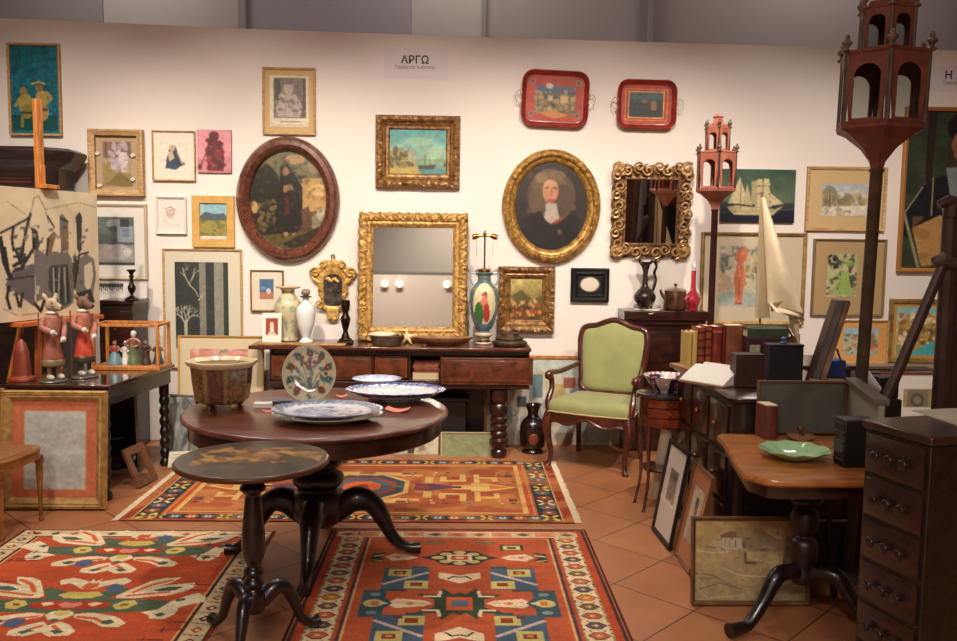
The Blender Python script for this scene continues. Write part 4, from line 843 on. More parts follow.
def dish(name, label, cat, px, py, r, h, colfn, sy=1.0, rz=0, z=0, rimw=.25, group=None, foot=.55, lobes=0, m=None):
    q = rp(px, py, Z+z); th = thing(name, label, cat, (q.x, q.y, Z+z), rz, group)
    prof = [(r*foot*.95,0),(r*foot,.0),(r*foot,.006),(r*.72,h*.35),(r*.86,h*.75),(r*.99,h*.97),(r,h),(r*.985,h+.003),(r*.85,h*.8+.004),(r*.72,h*.45+.004),(r*foot,.012)]
    prof += [(r*foot*k, .011) for k in (.85,.7,.55,.4,.25,.1)]
    pr = []; 
    for (a_, b_), (c_, d_) in zip(prof[:-1], prof[1:]):
        n_ = 3
        for k in range(n_): pr.append((a_+(c_-a_)*k/n_, b_+(d_-b_)*k/n_))
    pr.append(prof[-1]); seg = 96
    mb = MB(); rings = []
    for rr, zz in pr: rings.append([(rr*(1+(.018*math.cos(lobes*2*PI*j/seg) if lobes and rr > r*.7 else 0))*math.cos(2*PI*j/seg), rr*sy*(1+(.018*math.cos(lobes*2*PI*j/seg) if lobes and rr > r*.7 else 0))*math.sin(2*PI*j/seg), zz) for j in range(seg)])
    mb.loft(rings, True, True)
    obj('dish_body', mb, m or GLAZE, th, sharp=50, color=lambda co: colfn(co.x/r, co.y/(r*sy), co.z, h)); return th
def bw(seed, rim_col=(70,86,130), inner=(190,196,214), scene=(110,120,158), centre=.5, band=.74, back=(206,190,164)):
    A = Art(80, 80, inner); A.noise(.12, 12, seed); A.tint(scene, .5, 10, seed, .85); A.tint((226,226,230), .58, 7, seed+4, .8); A.dabs(14,(.3,.3,.7,.7),[(176,120,120),(90,100,150),(230,226,226)],.01,.05,seed,.7)
    def f(x, y, z, h):
        d = math.hypot(x, y); t = math.atan2(y, x)
        if z < h*.4+.003 and d > .6 and False: return back
        if d > band:
            return rim_col if (math.sin(t*28)*math.sin(d*60) > -.35 or d > .96) else (206,210,220)
        if d > centre: return (222,224,228)
        return tuple(A.sample(.5+x*.5/centre, .5+y*.5/centre))
    return f
# octagonal planter
PX = mat('planter_inside', (214,196,160), .4)
q = rp(219.5, 410); th = thing('jardiniere', 'cream rimmed octagonal jardiniere with brown painted panels, on the round table', 'planter', (q.x-.01, q.y+.09, Z))
A = Art(400, 70, (128,98,64)); A.noise(.3, 50, 3, chroma=.1); A.dabs(1100,(0,0,1,1),[(176,144,96),(96,62,48),(150,116,70),(190,164,116),(76,50,42),(120,104,66)],.006,.03,4,.8,.3,0)
for k in range(8): A.rect(k/8-.01, 0, k/8+.01, 1, (150,124,76), .6); 
for k in (5,): A.rect(k/8+.015, 0, (k+1)/8-.015, 1, (80,44,44), .6)
A.blur()
def octo(r, z, k=8, n=10, ro=PI/8):
    out = []
    for i in range(k):
        a0, a1 = ro+2*PI*i/k, ro+2*PI*(i+1)/k
        for j in range(n): t = j/n; out.append(((math.cos(a0)*(1-t)+math.cos(a1)*t)*r, (math.sin(a0)*(1-t)+math.sin(a1)*t)*r*.92, z))
    return out
mb = MB(); _bp = [(float(np.interp(z, (.022,.03,.05,.08,.11,.14,.165,.178), (.118,.132,.138,.143,.148,.151,.154,.158))), float(z)) for z in np.linspace(.022,.178,30)]
mb.loft([octo(r, z, n=24) for r, z in _bp]+[octo(.15,.178,n=24),octo(.14,.15,n=24),octo(.12,.04,n=24)], True, True)
_unused = ([octo(r, z) for r, z in ((.115,.022),(.128,.03),(.134,.05),(.14,.08),(.145,.11),(.148,.14),(.152,.165),(.158,.178))]+[octo(.15,.178),octo(.14,.15),octo(.12,.04)])
obj('body', mb, GLAZE, th, sharp=30, color=lambda co: tuple(A.sample((math.atan2(co.y, co.x)-PI/8)/(2*PI) % 1, 1-co.z/.18)) if math.hypot(co.x, co.y/.92) > .1 and co.z < .176 else (214,190,150))
mb = MB(); R1 = [(.152,.172),(.165,.18),(.174,.19),(.174,.197),(.165,.199),(.14,.185),(.136,.16)]; th.scale = (1,1,1.2)
mb.loft([[(math.cos(t)*r*(1-.03*math.cos(8*t)), math.sin(t)*r*.9*(1-.03*math.cos(8*t)), z) for t in np.linspace(0, 2*PI, 64, endpoint=False)] for r, z in R1], False, False); obj('rim', mb, mat('cream_glaze', (226,204,162), .25), th)
for k in range(4):
    an = PI/4+k*PI/2; mb = MB(); mb.sph((.1*math.cos(an), .09*math.sin(an), .012), (.022,.022,.013), 12, 8); obj('foot', mb, mat('gold_glaze', (170,140,86), .3), th)
# upright floral plate on a stand
q = rp(309, 404); th = thing('display_plate', 'cream plate with red and blue flowers standing upright on the round table', 'plate', (q.x, q.y, Z), rot=(-math.radians(14), 0, math.radians(4)))
A = Art(150, 150, (216,206,176)); A.noise(.05, 12, 2)
BL, GR, RD = (84,116,134), (84,110,90), (158,74,48)
R = random.Random(4)
A.line([(.5,.95),(.5,.35)], .016, GR).ell(.5,.44,.05,.12,BL).ell(.5,.62,.04,.1,BL,.9)
for k in range(9):
    t = -PI/2+(k-4)*.62; x, y = .5+.36*math.cos(t), .5+.36*math.sin(t); A.line([(.5,.8),((x+.5)/2+.03*math.sin(k),(y+.62)/2),(x,y)], .012, GR); A.ell(x,y,.075,.06,RD if k % 2 == 0 else BL,1,t).ell(x,y,.02,.02,(216,196,160))
for k in range(10):
    t = k*2*PI/10+.3; x, y = .5+.24*math.cos(t), .5+.24*math.sin(t); A.ell(x,y,.075,.035,BL if k % 2 else GR,.9,t+.7); x, y = .5+.4*math.cos(t), .5+.4*math.sin(t); A.ell(x,y,.07,.032,GR if k % 3 else BL,.9,t-.9)
for k in range(26):
    t = R.uniform(0, 2*PI); rr_ = R.uniform(.15,.44); A.ell(.5+rr_*math.cos(t), .5+rr_*math.sin(t), .04, .018, R.choice([BL, GR, (120,146,150)]), .8, t+1)
for x, y in ((.5,.3),(.42,.32),(.58,.3),(.46,.38),(.36,.22),(.2,.4),(.8,.5),(.72,.78),(.3,.82),(.68,.24)): A.ell(x,y,.036,.034,RD)
A.blur()
pr = smooth_prof([(.08,.0),(.083,.004),(.11,.010),(.145,.026),(.147,.029),(.11,.015),(.085,.010),(.05,.009),(.02,.009)], 6)
M_ = Matrix.Translation((0, .0, .158)) @ Matrix.Rotation(PI/2, 4, 'X'); mb = MB(); mb.lathe(pr, 120, M=M_, sx=.92)
obj('plate_body', mb, GLAZE, th, sharp=60, color=lambda co: tuple(A.sample(.5+co.x/.28, .5-(co.z-.158)/.3)) if co.y < .001 or True else (216,206,176))
mb = MB(); mb.box(-.06,-.045,-.05,.09,.0,.012); mb.box(.045,.06,-.05,.09,.0,.012); mb.box(-.06,.06,.035,.047,.0,.012); mb.box(-.055,-.045,.012,.022,.0,.14); mb.box(.045,.055,.012,.022,.0,.14); obj('plate_stand', mb, mat('clear_stand', (70,50,34), .4), th)
dish('oval_platter', 'blue and white oval platter at the front edge of the round table', 'platter', 327.5, 415, .262, .032, bw(3, (124,136,164)), sy=.62, z=.014, centre=None) if False else None
dish('under_platter', 'plain pale platter lying under the blue and white oval platter', 'platter', 327.5, 419, .262, .03, lambda x, y, z, h: (206,194,168), sy=.80)
dish('oval_platter', 'blue and white oval platter at the front edge of the round table', 'platter', 327.5, 415, .262, .032, bw(3, (116,128,160), inner=(186,192,210), centre=.62, band=.8), sy=.80, z=.024)
dish('large_platter', 'largest blue and white platter with a scalloped blue rim, on the round table', 'platter', 396, 399, .268, .055, bw(8, (66,84,150), scene=(120,134,180), inner=(222,224,230), centre=.5, band=.84), sy=.76, lobes=24, foot=.5)
dish('small_plate', 'smaller white plate with light blue border behind the largest platter', 'plate', 377, 384, .147, .034, bw(12, (150,160,190), scene=(190,196,214), inner=(226,226,228)), sy=.9)
PK = mat('pink_tag', (226,130,112), .7); LBL = mat('white_tag', (236,226,214), .7)
def tagcard(name, label, px, py, w, d, h, m, rz=0, z=0.0, curl=.01, lw=None, cat='tag', group=None):
    q = rp(px, py, Z+z); mb = MB(); n = 8; rg = []
    for i in range(n+1):
        t = i/n; zz = curl*(2*t-1)**2+.0006; rg.append([(-w/2+w*t, -d/2, zz), (-w/2+w*t, d/2, zz+curl*.3), (-w/2+w*t, d/2, zz+curl*.3+h), (-w/2+w*t, -d/2, zz+h)])
    mb.loft(rg); return single(name, label, cat, mb, m, loc=(q.x, q.y, Z+z), rz=rz, group=group)
tagcard('paper_tag', 'crumpled pink tag on the table edge, right of the oval platter', 398, 411, .12, .06, .001, PK, -.2, curl=.014)
tagcard('paper_tag', 'pink tag lying inside the largest blue rimmed platter', 372, 398, .11, .05, .001, PK, .1, z=.028, curl=.006)
tagcard('paper_tag', 'pink tag between the upright plate and the largest platter', 342, 397, .06, .04, .001, PK, .3)
tagcard('paper_tag', 'small pink tag beside the folded white card', 268, 412, .05, .03, .001, PK, .2)
q = rp(263, 407); mb = MB(); mb.box(-.045,.045,-.03,.03,0,.022)
single('price_card', 'thick white price card between the jardiniere and the oval platter', 'card', mb, LBL, loc=(q.x, q.y, Z), rz=.1)
q = rp(277, 402); single('letter_knife_box', 'thin dark blue flat case at the left of the upright plate', 'case', MB().box(-.08,.08,-.035,.035,0,.012), mat('blue_grey_case', (84,90,104), .5), loc=(q.x, q.y, Z), rz=.2, bevel=.002)
# ------------------------------------------------------------------ tripod table
_q = FL(252, 460.5, .75); TT = (_q.x, 3.262); TZ_ = .75
tt = thing('tripod_table', 'small round tripod table with a painted figure scene on its top, nearest the camera', 'table', (TT[0], TT[1], 0.009))
A = Art(150, 150, (46,38,30)); A.noise(.25, 12, 3, chroma=.08)
A.poly([(.12,.62),(.3,.5),(.42,.42),(.5,.34),(.62,.3),(.8,.3),(.97,.42),(.9,.46),(.75,.4),(.66,.44),(.55,.5),(.4,.56),(.25,.66),(.15,.72)],(140,96,40)).tint((190,138,60),.48,14,3,.8,(.1,.2,.95,.62)).tint((34,26,20),.58,12,9,.7).poly([(.55,.3),(.68,.36),(.7,.5),(.58,.6),(.5,.52)],(120,64,36),.7).dabs(50,(.3,.28,.85,.55),[(196,150,80),(150,100,50),(70,46,24)],.008,.03,7,.6,2.2,.2)
A.dabs(30,(.1,.1,.9,.9),[(60,56,40),(36,34,34),(80,60,34)],.02,.06,6,.4,2).dabs(14,(.35,.68,.7,.9),[(96,64,36),(60,44,30)],.01,.03,7,.7).blur()
RTT = .294
mb = MB(); pr = [(0,.725),(RTT-.01,.725),(RTT,.731),(RTT+.002,.74),(RTT-.004,TZ_-.002)]+[(RTT*k, TZ_-.001) for k in np.linspace(.97, .02, 34)]
mb.lathe(pr, 130)
obj('tabletop', mb, mat('lacquered_painting', rough=.3, attr=True, coat=.12, spec=.25), tt, sharp=50, color=lambda co: tuple(A.sample(.5+co.x/(2*RTT), .5-co.y/(2*RTT))) if math.hypot(co.x, co.y) < RTT*.965 and co.z > .74 else (84,52,34))
obj('column', MB().lathe(smooth_prof([(.0,.725),(.05,.724),(.052,.7),(.032,.68),(.03,.655),(.046,.64),(.05,.625),(.03,.605),(.032,.58),(.04,.5),(.046,.43),(.042,.36),(.026,.32),(.036,.305),(.04,.29),(.026,.275),(.036,.26),(.04,.245),(.03,.23),(.042,.21),(.046,.16),(.036,.13),(.0,.125)], 4), 32), EBONY, tt, sharp=60)
for an, r1 in ((33, .275), (143, .275), (268, .29)): cab_leg(tt, math.radians(an), .03, r1, .2, [.03,.033,.026,.02,.018,.024], EBONY)
# ================================================================== RUGS
RUGD = (40,34,40)
class Rug:
    """flat woven rug: rectangle on the floor given by centre-left far corner, direction and size"""
    def __init__(s, x0, x1, y0, y1, res, bg, sk=0.0):
        s.x0, s.x1, s.y0, s.y1, s.sk = x0, x1, y0, y1, sk
        s.A = Art(int((x1-x0)*res), int((y1-y0)*res), bg)
        s.A.T = s.T
    def T(s, px, py):
        v = FL(px, py, .008); return ((v.x-s.sk*(v.y-s.y1)-s.x0)/(s.x1-s.x0), (s.y1-v.y)/(s.y1-s.y0))
    def build(s, label, fringe=None, z=.002):
        cx, cy = (s.x0+s.x1)/2, (s.y0+s.y1)/2; w, d = s.x1-s.x0, s.y1-s.y0
        th = thing('rug', label, 'rug', (cx, cy, 0))
        rn = random.Random(1)
        def Pf(u, v): return (-w/2+w*u+s.sk*(-d*v), d/2-d*v, z+.0055+.0015*math.sin(u*9)*math.sin(v*7))
        s.A.mesh('pile', Pf, WOVEN, th)
        mb = MB(); q = [(-w/2,d/2),(w/2,d/2),(w/2-s.sk*d,-d/2),(-w/2-s.sk*d,-d/2)]
        mb.prism(q, .0005, z+.002, 'z'); obj('backing', mb, mat('rug_backing', (120,70,50), .95), th)
        if fringe:
            for sd in fringe:
                mb = MB(); n = int((d if sd in 'LR' else w)/.012)
                for k in range(n):
                    t = (k+.5)/n; j = rn.uniform(-.006,.006); l = .035+rn.uniform(0,.012)
                    if sd == 'R': a_ = Vector((w/2-s.sk*d*t, d/2-d*t, .006)); b_ = a_+Vector((l, j, -.004))
                    elif sd == 'L': a_ = Vector((-w/2-s.sk*d*t, d/2-d*t, .006)); b_ = a_+Vector((-l, j, -.004))
                    mb.tube([a_, (a_+b_)/2, b_], .0035, 4)
                f_ = obj('fringe', mb, mat('wool_fringe', (214,196,164), .95), th); f_['kind'] = 'stuff'
        return th
def tex(A, seed=1, k=.16):
    r = np.random.RandomState(seed); A.a *= (1+k*(r.rand(A.ny, A.nx, 1)-.5)); A.noise(.10, 30, seed, ax=.4); A.a = A.a
def uvbox(A): A.T = None; A.box = (0,0,1,1)
# ---- far rug (behind the round table)
ql, qr = FL(122, 524), FL(579, 521); qa, qb = FL(188, 460), FL(545, 461)
yn, yf = (ql.y+qr.y)/2, (qa.y+qb.y)/2; skl = (qa.x-ql.x)/(yf-yn); skr = (qb.x-qr.x)/(yf-yn)

X0, X1 = (ql.x+qa.x)/2, (qr.x+qb.x)/2
G = Rug(X0, X1, yn, yf, 190, (150,76,44)); A = G.A; G.T_ = G.T
w, d = X1-X0, yf-yn
A.T = lambda x, y: (x/w, y/d)      # metres from far left corner
NV, GO, OR, RDD, CRM, GRN, BLU = (52,54,58), (204,164,96), (190,100,54), (150,66,42), (214,190,140), (92,104,72), (84,104,120)
b1, b2, b3 = .06, .20, .25; c1, c2, c3 = .03, .115, .15
A.rect(0,0,w,d,(158,76,48))
n = int(d/.022)
for side in (0, 1):
    for k in range(n): A.rect((.01 if side == 0 else w-b1+.012), k*.022, (b1-.012 if side == 0 else w-.01), k*.022+.010, (116,40,28))
A.rect(b1,c1,w-b1,d-c1,NV)
A.rect(b1,c1,b1+.008,d-c1,CRM).rect(w-b1-.008,c1,w-b1,d-c1,CRM)
A.rect(b2,c2,w-b2,d-c2,(176,96,56)); A.rect(b2+.012,c2+.01,w-b2-.012,d-c2-.01,(206,150,100)); A.rect(b2+.02,c2+.016,w-b2-.02,d-c2-.016,(176,80,48))
A.rect(b3,c3,w-b3,d-c3,GO); A.rect(b3+.035,c3+.022,w-b3-.035,d-c3-.022,(158,84,54)); A.tint((196,136,76),.5,14,5,.55)
def mot(x, y, s_, c1_, c2_, c3_):
    A.poly([(x-s_,y),(x-s_*.5,y-s_*.7),(x+s_*.5,y-s_*.7),(x+s_,y),(x+s_*.5,y+s_*.7),(x-s_*.5,y+s_*.7)], c1_); A.rect(x-s_*.45,y-s_*.4,x+s_*.45,y+s_*.4,c2_); A.rect(x-s_*.18,y-s_*.2,x+s_*.18,y+s_*.2,c3_)
def xm(x, y, s_, c): A.line([(x-s_,y-s_),(x+s_,y+s_)], s_*.55, c); A.line([(x-s_,y+s_),(x+s_,y-s_)], s_*.55, c); A.rect(x-s_*.4,y-s_*.5,x+s_*.4,y+s_*.5,RDD)
k = 0; x = b2
cols = [(GRN,CRM,RDD),(BLU,(200,200,190),NV),(OR,CRM,RDD),(BLU,CRM,RDD)]
while x < w-b2+.02:
    for yy in ((c1+c2)/2, d-(c1+c2)/2):
        if k % 4 == 0: xm(x, yy, .03, (206,190,90))
        else: mot(x, yy, .042, *cols[k % 4])
    x += .095; k += 1
y = c2; k = 0
while y < d-c1:
    for xx in ((b1+b2)/2, w-(b1+b2)/2):
        if k % 3 == 0: xm(xx, y, .042, CRM if k % 2 else (206,190,90))
        elif k % 3 == 1: mot(xx, y, .05, BLU, RDD, CRM)
        else: mot(xx, y, .05, (160,70,44), GRN, CRM)
    y += .1; k += 1
# field, mirrored about the middle
A.mir = True; A.cx = .5; H = w/2; my = d/2
def hook(x, sgn): pass
fx = lambda t: b3+.035+t*(H-b3-.035)
A.poly([(fx(.0),my),(fx(.2),my-.09),(fx(.3),my-.09),(fx(.3),my-.05),(fx(.42),my-.05),(fx(.42),my+.05),(fx(.3),my+.05),(fx(.3),my+.09),(fx(.2),my+.09)], GO)
A.poly([(fx(.06),my),(fx(.18),my-.05),(fx(.18),my+.05)], OR); A.poly([(fx(.08),my),(fx(.17),my-.035),(fx(.17),my+.035)],(206,110,60))
for sg in (-1, 1):
    A.rect(fx(.24), my+sg*.1, fx(.28), my+sg*.30, GO); A.rect(fx(.12), my+sg*.2, fx(.24), my+sg*.24, GO); A.rect(fx(.12), my+sg*.13, fx(.16), my+sg*.24, GO)
    A.rect(fx(.33), my+sg*.13, fx(.37), my+sg*.3, GO); A.rect(fx(.37), my+sg*.13, fx(.5), my+sg*.17, GO); A.rect(fx(.46), my+sg*.13, fx(.5), my+sg*.25, GO); A.rect(fx(.37), my+sg*.21, fx(.43), my+sg*.25, (150,60,40))
    A.rect(fx(.02), my+sg*.24, fx(.07), my+sg*.3, (110,70,60)); A.rect(fx(.6), my+sg*.2, fx(.9), my+sg*.34, (180,100,60), .8); A.rect(fx(.62), my+sg*.26, fx(.74), my+sg*.3, GO)
A.poly([(fx(.4),my),(fx(.54),my-.08),(fx(.66),my-.08),(fx(.66),my+.08),(fx(.54),my+.08)], (96,66,80)); A.rect(fx(.57),my-.04,fx(.66),my+.04,(140,70,60)); A.rect(fx(.36),my-.02,fx(.42),my+.02,NV)
A.rect(fx(.55),my-.24,fx(.6),my-.1,GO); A.rect(fx(.55),my+.1,fx(.6),my+.24,GO)
A.ell(H,my,.33,.34,GO,n=8,rot=PI/8).ell(H,my,.3,.3,(72,76,86),n=8,rot=PI/8).ell(H,my,.24,.23,(150,70,50),n=8,rot=PI/8).ell(H,my,.2,.2,(86,92,104),n=8,rot=PI/8).ell(H,my,.13,.13,(206,100,50),n=8,rot=PI/8).ell(H,my,.05,.06,(160,60,40),n=6)
A.rect(fx(.74),my-.015,fx(.84),my+.015,GRN)
for sg in (-1, 1):
    for t_, c_ in ((.03,NV),(.1,GO),(.3,BLU),(.44,NV),(.52,CRM),(.66,(96,66,80)),(.8,BLU),(.9,NV)): A.rect(fx(t_), my+sg*.335, fx(t_)+.03, my+sg*.355, c_); A.rect(fx(t_)+.02, my+sg*.28, fx(t_)+.035, my+sg*.30, c_)
    A.poly([(fx(.68),my+sg*.34),(fx(.74),my+sg*.24),(fx(.86),my+sg*.3),(fx(.95),my+sg*.26),(fx(.95),my+sg*.36)], GO); A.rect(fx(.7),my+sg*.3,fx(.76),my+sg*.34,(96,66,80))
A.mir = False
tex(A, 2); G.build('golden brown rug with navy border lying farthest back, before the sideboard', 'LR')
# ---- left rug
q1, q2 = FL(27, 529), FL(266, 534); yf = (q1.y+q2.y)/2
e1, e2 = FL(219, 641), FL(0, 547); sk = 0
xr = (q2.x+e1.x)/2; xl = (q1.x+e2.x)/2

G = Rug(xl, xr, yf-2.3, yf-.0, 190, (196,80,40)); A = G.A; w, d = xr-xl, 2.3
A.T = lambda x, y: (x/w, y/d)
A.rect(0,0,w,d,(96,52,40)); A.rect(.018,.015,w-.018,d-.015,(206,184,144)); A.rect(.115,.1,w-.115,d-.1,(72,44,40)); A.rect(.13,.112,w-.13,d-.112,(206,150,100)); A.rect(.14,.12,w-.14,d-.12,(180,80,48))
k = 0; y = .05
while y < d:
    for xx in (.066, w-.066):
        c = [(120,50,40),(70,70,80),(170,90,50)][k % 3]; A.poly([(xx-.028,y),(xx,y-.03),(xx+.028,y),(xx,y+.03)], c); A.rect(xx-.008,y-.01,xx+.008,y+.01,(214,190,150)); A.line([(xx-.04,y+.04),(xx+.04,y+.055)],.007,(120,60,44))
    y += .105; k += 1
x = .1; k = 0
while x < w:
    A.poly([(x-.028,.06),(x,.035),(x+.028,.06),(x,.085)], [(120,50,40),(90,80,80),(176,96,60)][k % 3]); x += .1; k += 1
WH, GN, YL, RD2, BL2 = (218,200,164), (82,96,76), (196,176,96), (176,62,34), (80,96,124)
m2 = FL(78, 608)
WHP = [[(545,322),(585,290),(640,250),(690,238),(768,235),(740,262),(700,275),(850,260),(882,270),(862,298),(790,322),(640,334),(560,334)],
 [(250,245),(290,234),(345,240),(380,258),(430,246),(500,234),(545,250),(520,270),(480,262),(440,275),(395,290),(340,262)],
 [(750,402),(815,388),(838,350),(880,325),(925,310),(985,330),(1000,352),(940,366),(905,378),(920,412),(890,436),(820,432),(800,415)],
 [(440,412),(520,404),(650,422),(732,452),(716,474),(640,474),(560,446),(500,436),(455,428)],
 [(366,470),(412,446),(470,462),(532,492),(520,514),(430,520),(372,498)],
 [(372,395),(420,398),(440,415),(400,440),(372,432)]]
SLP = [([(610,305),(660,270),(735,248)],9,(206,96,50)),([(600,322),(700,312),(780,305)],8,(206,96,50)),([(470,424),(560,432),(620,450)],8,(206,96,50)),([(400,468),(440,486)],8,(206,96,50))]
GNP = [[(690,296),(750,280),(826,280),(800,296),(740,302)],[(608,444),(640,436),(678,450),(650,462),(618,458)],[(408,492),(440,484),(486,498),(450,508)],[(290,252),(330,248),(352,256),(320,262)],[(846,340),(884,332),(900,344),(864,352)],[(820,412),(850,402),(880,414),(850,424)],
 [(372,322),(470,300),(560,282),(575,298),(520,334),(640,338),(830,346),(860,372),(830,392),(640,404),(520,402),(450,404),(400,440),(372,452)]]
def medal(cx, cy, s_=1.0):
    A.mir = True; A.cx = cx/w
    def S_(pts):
        out = []
        for x, y in pts:
            v = FL(x/4.785, 530+y/4.785); v0_ = FL(372/4.785, 530+y/4.785); k = (v.x-v0_.x)
            out.append((cx+max(k, -.02), cy+(m2.y-v.y)))
        return out
    for P_ in GNP[-1:]: A.poly(S_(P_), GN)
    for P_ in WHP: A.poly(S_(P_), WH)
    for P_, w_, c_ in SLP: A.line(S_(P_), w_*.0024, c_)
    for P_ in GNP[:-1]: A.poly(S_(P_), (76,92,80))
    A.poly(S_([(372,350),(470,346),(560,356),(560,378),(470,386),(372,388)]), RD2)
    A.poly(S_([(450,362),(480,352),(520,358),(490,374)]), WH); A.poly(S_([(372,358),(410,352),(430,366),(400,380),(372,380)]), (206,130,110))
    A.poly(S_([(372,305),(440,302),(480,318),(440,332),(372,336)]), YL); A.poly(S_([(372,394),(400,392),(410,410),(372,420)]), YL)
    A.poly(S_([(575,366),(610,346),(660,344),(690,362),(660,386),(610,388)]), YL); A.poly(S_([(615,362),(650,358),(650,370),(615,372)]), (120,90,50))
    A.poly(S_([(372,262),(400,258),(410,280),(372,292)]), (196,100,60))
    A.mir = False
    A.ell(cx+.12,cy-.20,.04,.05,BL2,n=6).ell(cx-.15,cy+.16,.045,.05,BL2,n=6)
mc = FL(135, 553); mcx = (xl+xr)/2-xl
m2 = FL(78, 608)

medal(mcx, yf-mc.y); medal(mcx, yf-m2.y); medal(mcx, yf-m2.y+(mc.y-m2.y))
R = random.Random(4)
for k in range(26):
    x, y = (R.choice([R.uniform(.16,.3), w-R.uniform(.16,.3)]), R.uniform(.2, d)); A.line([(x-.05,y),(x+.05,y+R.uniform(-.01,.01))], .009, (110,44,34)); A.line([(x-.03,y-.02),(x-.03,y+.02)], .008, (90,60,60))
tex(A, 3); G.build('bright red rug with large cream medallions, at the lower left')
# ---- right rug
q1, q2 = FL(330, 533), FL(584, 532); yf = (q1.y+q2.y)/2; e1, e2 = FL(636, 641), FL(283, 641)
xr, xl = (q2.x+e1.x)/2, (q1.x+e2.x)/2

yf += .04
G = Rug(xl, xr, yf-2.3, yf, 190, (190,84,50)); A = G.A; w, d = xr-xl, 2.3
A.T = lambda x, y: (x/w, y/d)
A.rect(0,0,w,d,(60,36,38)); A.rect(.012,.012,w-.012,d-.012,(172,110,70)); A.rect(.02,.02,w-.02,d-.02,(70,50,56)); A.rect(.035,.03,w-.035,d-.03,(176,76,46))
A.rect(.07,.05,w-.07,d-.05,(214,192,150)); A.rect(.195,.14,w-.195,d-.14,(176,80,50)); A.rect(.21,.15,w-.21,d-.15,(84,60,64)); A.rect(.225,.155,w-.225,d-.155,(206,160,110)); A.rect(.235,.16,w-.235,d-.16,(180,88,56))
for k in range(int(d/.014)):
    for xx in (.072, w-.072-.008, .186, w-.195): A.rect(xx, k*.014, xx+.008, k*.014+.007, (110,60,50))
y = .09; k = 0
dc = [(96,76,90),(206,120,50),(120,90,70),(190,90,60),(96,76,90),(196,96,70),(130,100,60),(200,110,80)]
while y < d:
    for xx in (.133, w-.133):
        c = dc[k % 8]; A.poly([(xx-.05,y),(xx-.02,y-.034),(xx+.02,y-.034),(xx+.05,y),(xx+.02,y+.034),(xx-.02,y+.034)], (90,64,60)); A.poly([(xx-.042,y),(xx-.015,y-.027),(xx+.015,y-.027),(xx+.042,y),(xx+.015,y+.027),(xx-.015,y+.027)], c); A.poly([(xx-.016,y),(xx,y-.012),(xx+.016,y),(xx,y+.012)],(206,180,120))
        for t in (-1, 1): A.rect(xx+t*.055-.005, y+.03, xx+t*.055+.005, y+.042, (80,60,60)); A.rect(xx+t*.03-.005, y+.045, xx+t*.03+.005, y+.053, (80,60,60))
    y += .093; k += 1
x = .1; k = 0
while x < w-.08:
    A.rect(x-.055,.06,x+.055,.13,(200,140,110) if k % 2 else (206,170,130)); A.poly([(x-.04,.095),(x,.07),(x+.04,.095),(x,.12)], dc[k % 8]); x += .12; k += 1
cxr = FL(459.5, 605).x; C0 = cxr-xl
Yp = lambda py: yf-FL(459, py).y
A.mir = True; A.cx = C0/w; D = lambda m: C0+m*.78
CR, DG, DB, YY, OG = (224,200,164), (60,72,58), (74,94,110), (196,180,112), (200,84,46)
# green flower medallion (far)
def r_(x0,y0,x1,y1,c): A.rect(D(x0), y0, D(x1), y1, c)
def p_(pts, c): A.poly([(D(x), y) for x, y in pts], c)
y = Yp(559); p_([(0,y-.1),(.12,y-.09),(.16,y-.04),(.26,y),(.16,y+.04),(.12,y+.09),(0,y+.11)], (62,60,66)); 
for sx_, sy_ in ((.14,0),(0,.075),(0,-.075),(.09,.05),(.09,-.05)): A.ell(D(sx_), y+sy_, .032, .022, YY)
p_([(0,y-.05),(.08,y-.04),(.08,y+.04),(0,y+.05)], CR); r_(0,y-.03,.055,y+.03,(196,90,50)); r_(0,y-.01,.03,y+.012,(226,190,150))
def diamond_kite(y, x0, x1, c=CR):
    p_([(x0,y),(x0+.05,y-.03),(x1-.06,y-.05),(x1,y),(x1-.06,y+.05),(x0+.05,y+.03)], c); A.line([(D(x0+.05),y),(D(x1-.05),y-.01)], .008, (206,130,90)); p_([(x0+.1,y),(x0+.13,y-.02),(x0+.16,y),(x0+.13,y+.02)], (206,120,80))
diamond_kite(y, .27, .49); p_([(.48,y-.07),(.57,y-.05),(.57,y+.07),(.48,y+.05),(.52,y)], DG); A.line([(D(.5),y-.03),(D(.56),y-.01)],.012,CR); A.line([(D(.5),y+.05),(D(.56),y+.04)],.01,YY)
y2 = Yp(549.5); r_(.27,y2-.05,.43,y2+.035,DG); r_(.29,y2-.035,.41,y2+.022,(196,190,130)); r_(.32,y2-.02,.38,y2+.01,(120,50,40)); r_(.1,y2-.1,.24,y2-.06,(120,110,80))
def block(yc, flip):
    h_ = .13; r_(.19,yc-h_,.47,yc+h_,DB); r_(.2,yc-h_-.02,.3,yc-h_,(60,80,80)); r_(.36,yc+h_,.47,yc+h_+.02,(60,80,80))
    a_, b_ = (yc-h_*.55, yc+h_*.55)
    if flip: a_, b_ = b_, a_
    r_(.30,a_-.045,.44,a_+.045,YY); r_(.335,a_-.022,.405,a_+.022,(140,64,40)); r_(.355,a_-.008,.385,a_+.008,(206,150,100))
    r_(.19,b_-.045,.33,b_+.045,YY); r_(.225,b_-.022,.295,b_+.022,(140,64,40))
    A.line([(D(.2), a_-.0), (D(.46), b_+.0)], .02, (196,170,160))
def shield(y, up=1):
    p_([(0,y+.075*up),(.13,y+.01*up),(.13,y-.06*up),(.05,y-.04*up),(0,y-.02*up)], CR); A.line([(D(0),y+.0),(D(.04),y-.01*up),(D(.07),y+.02*up)], .012, (70,60,50))
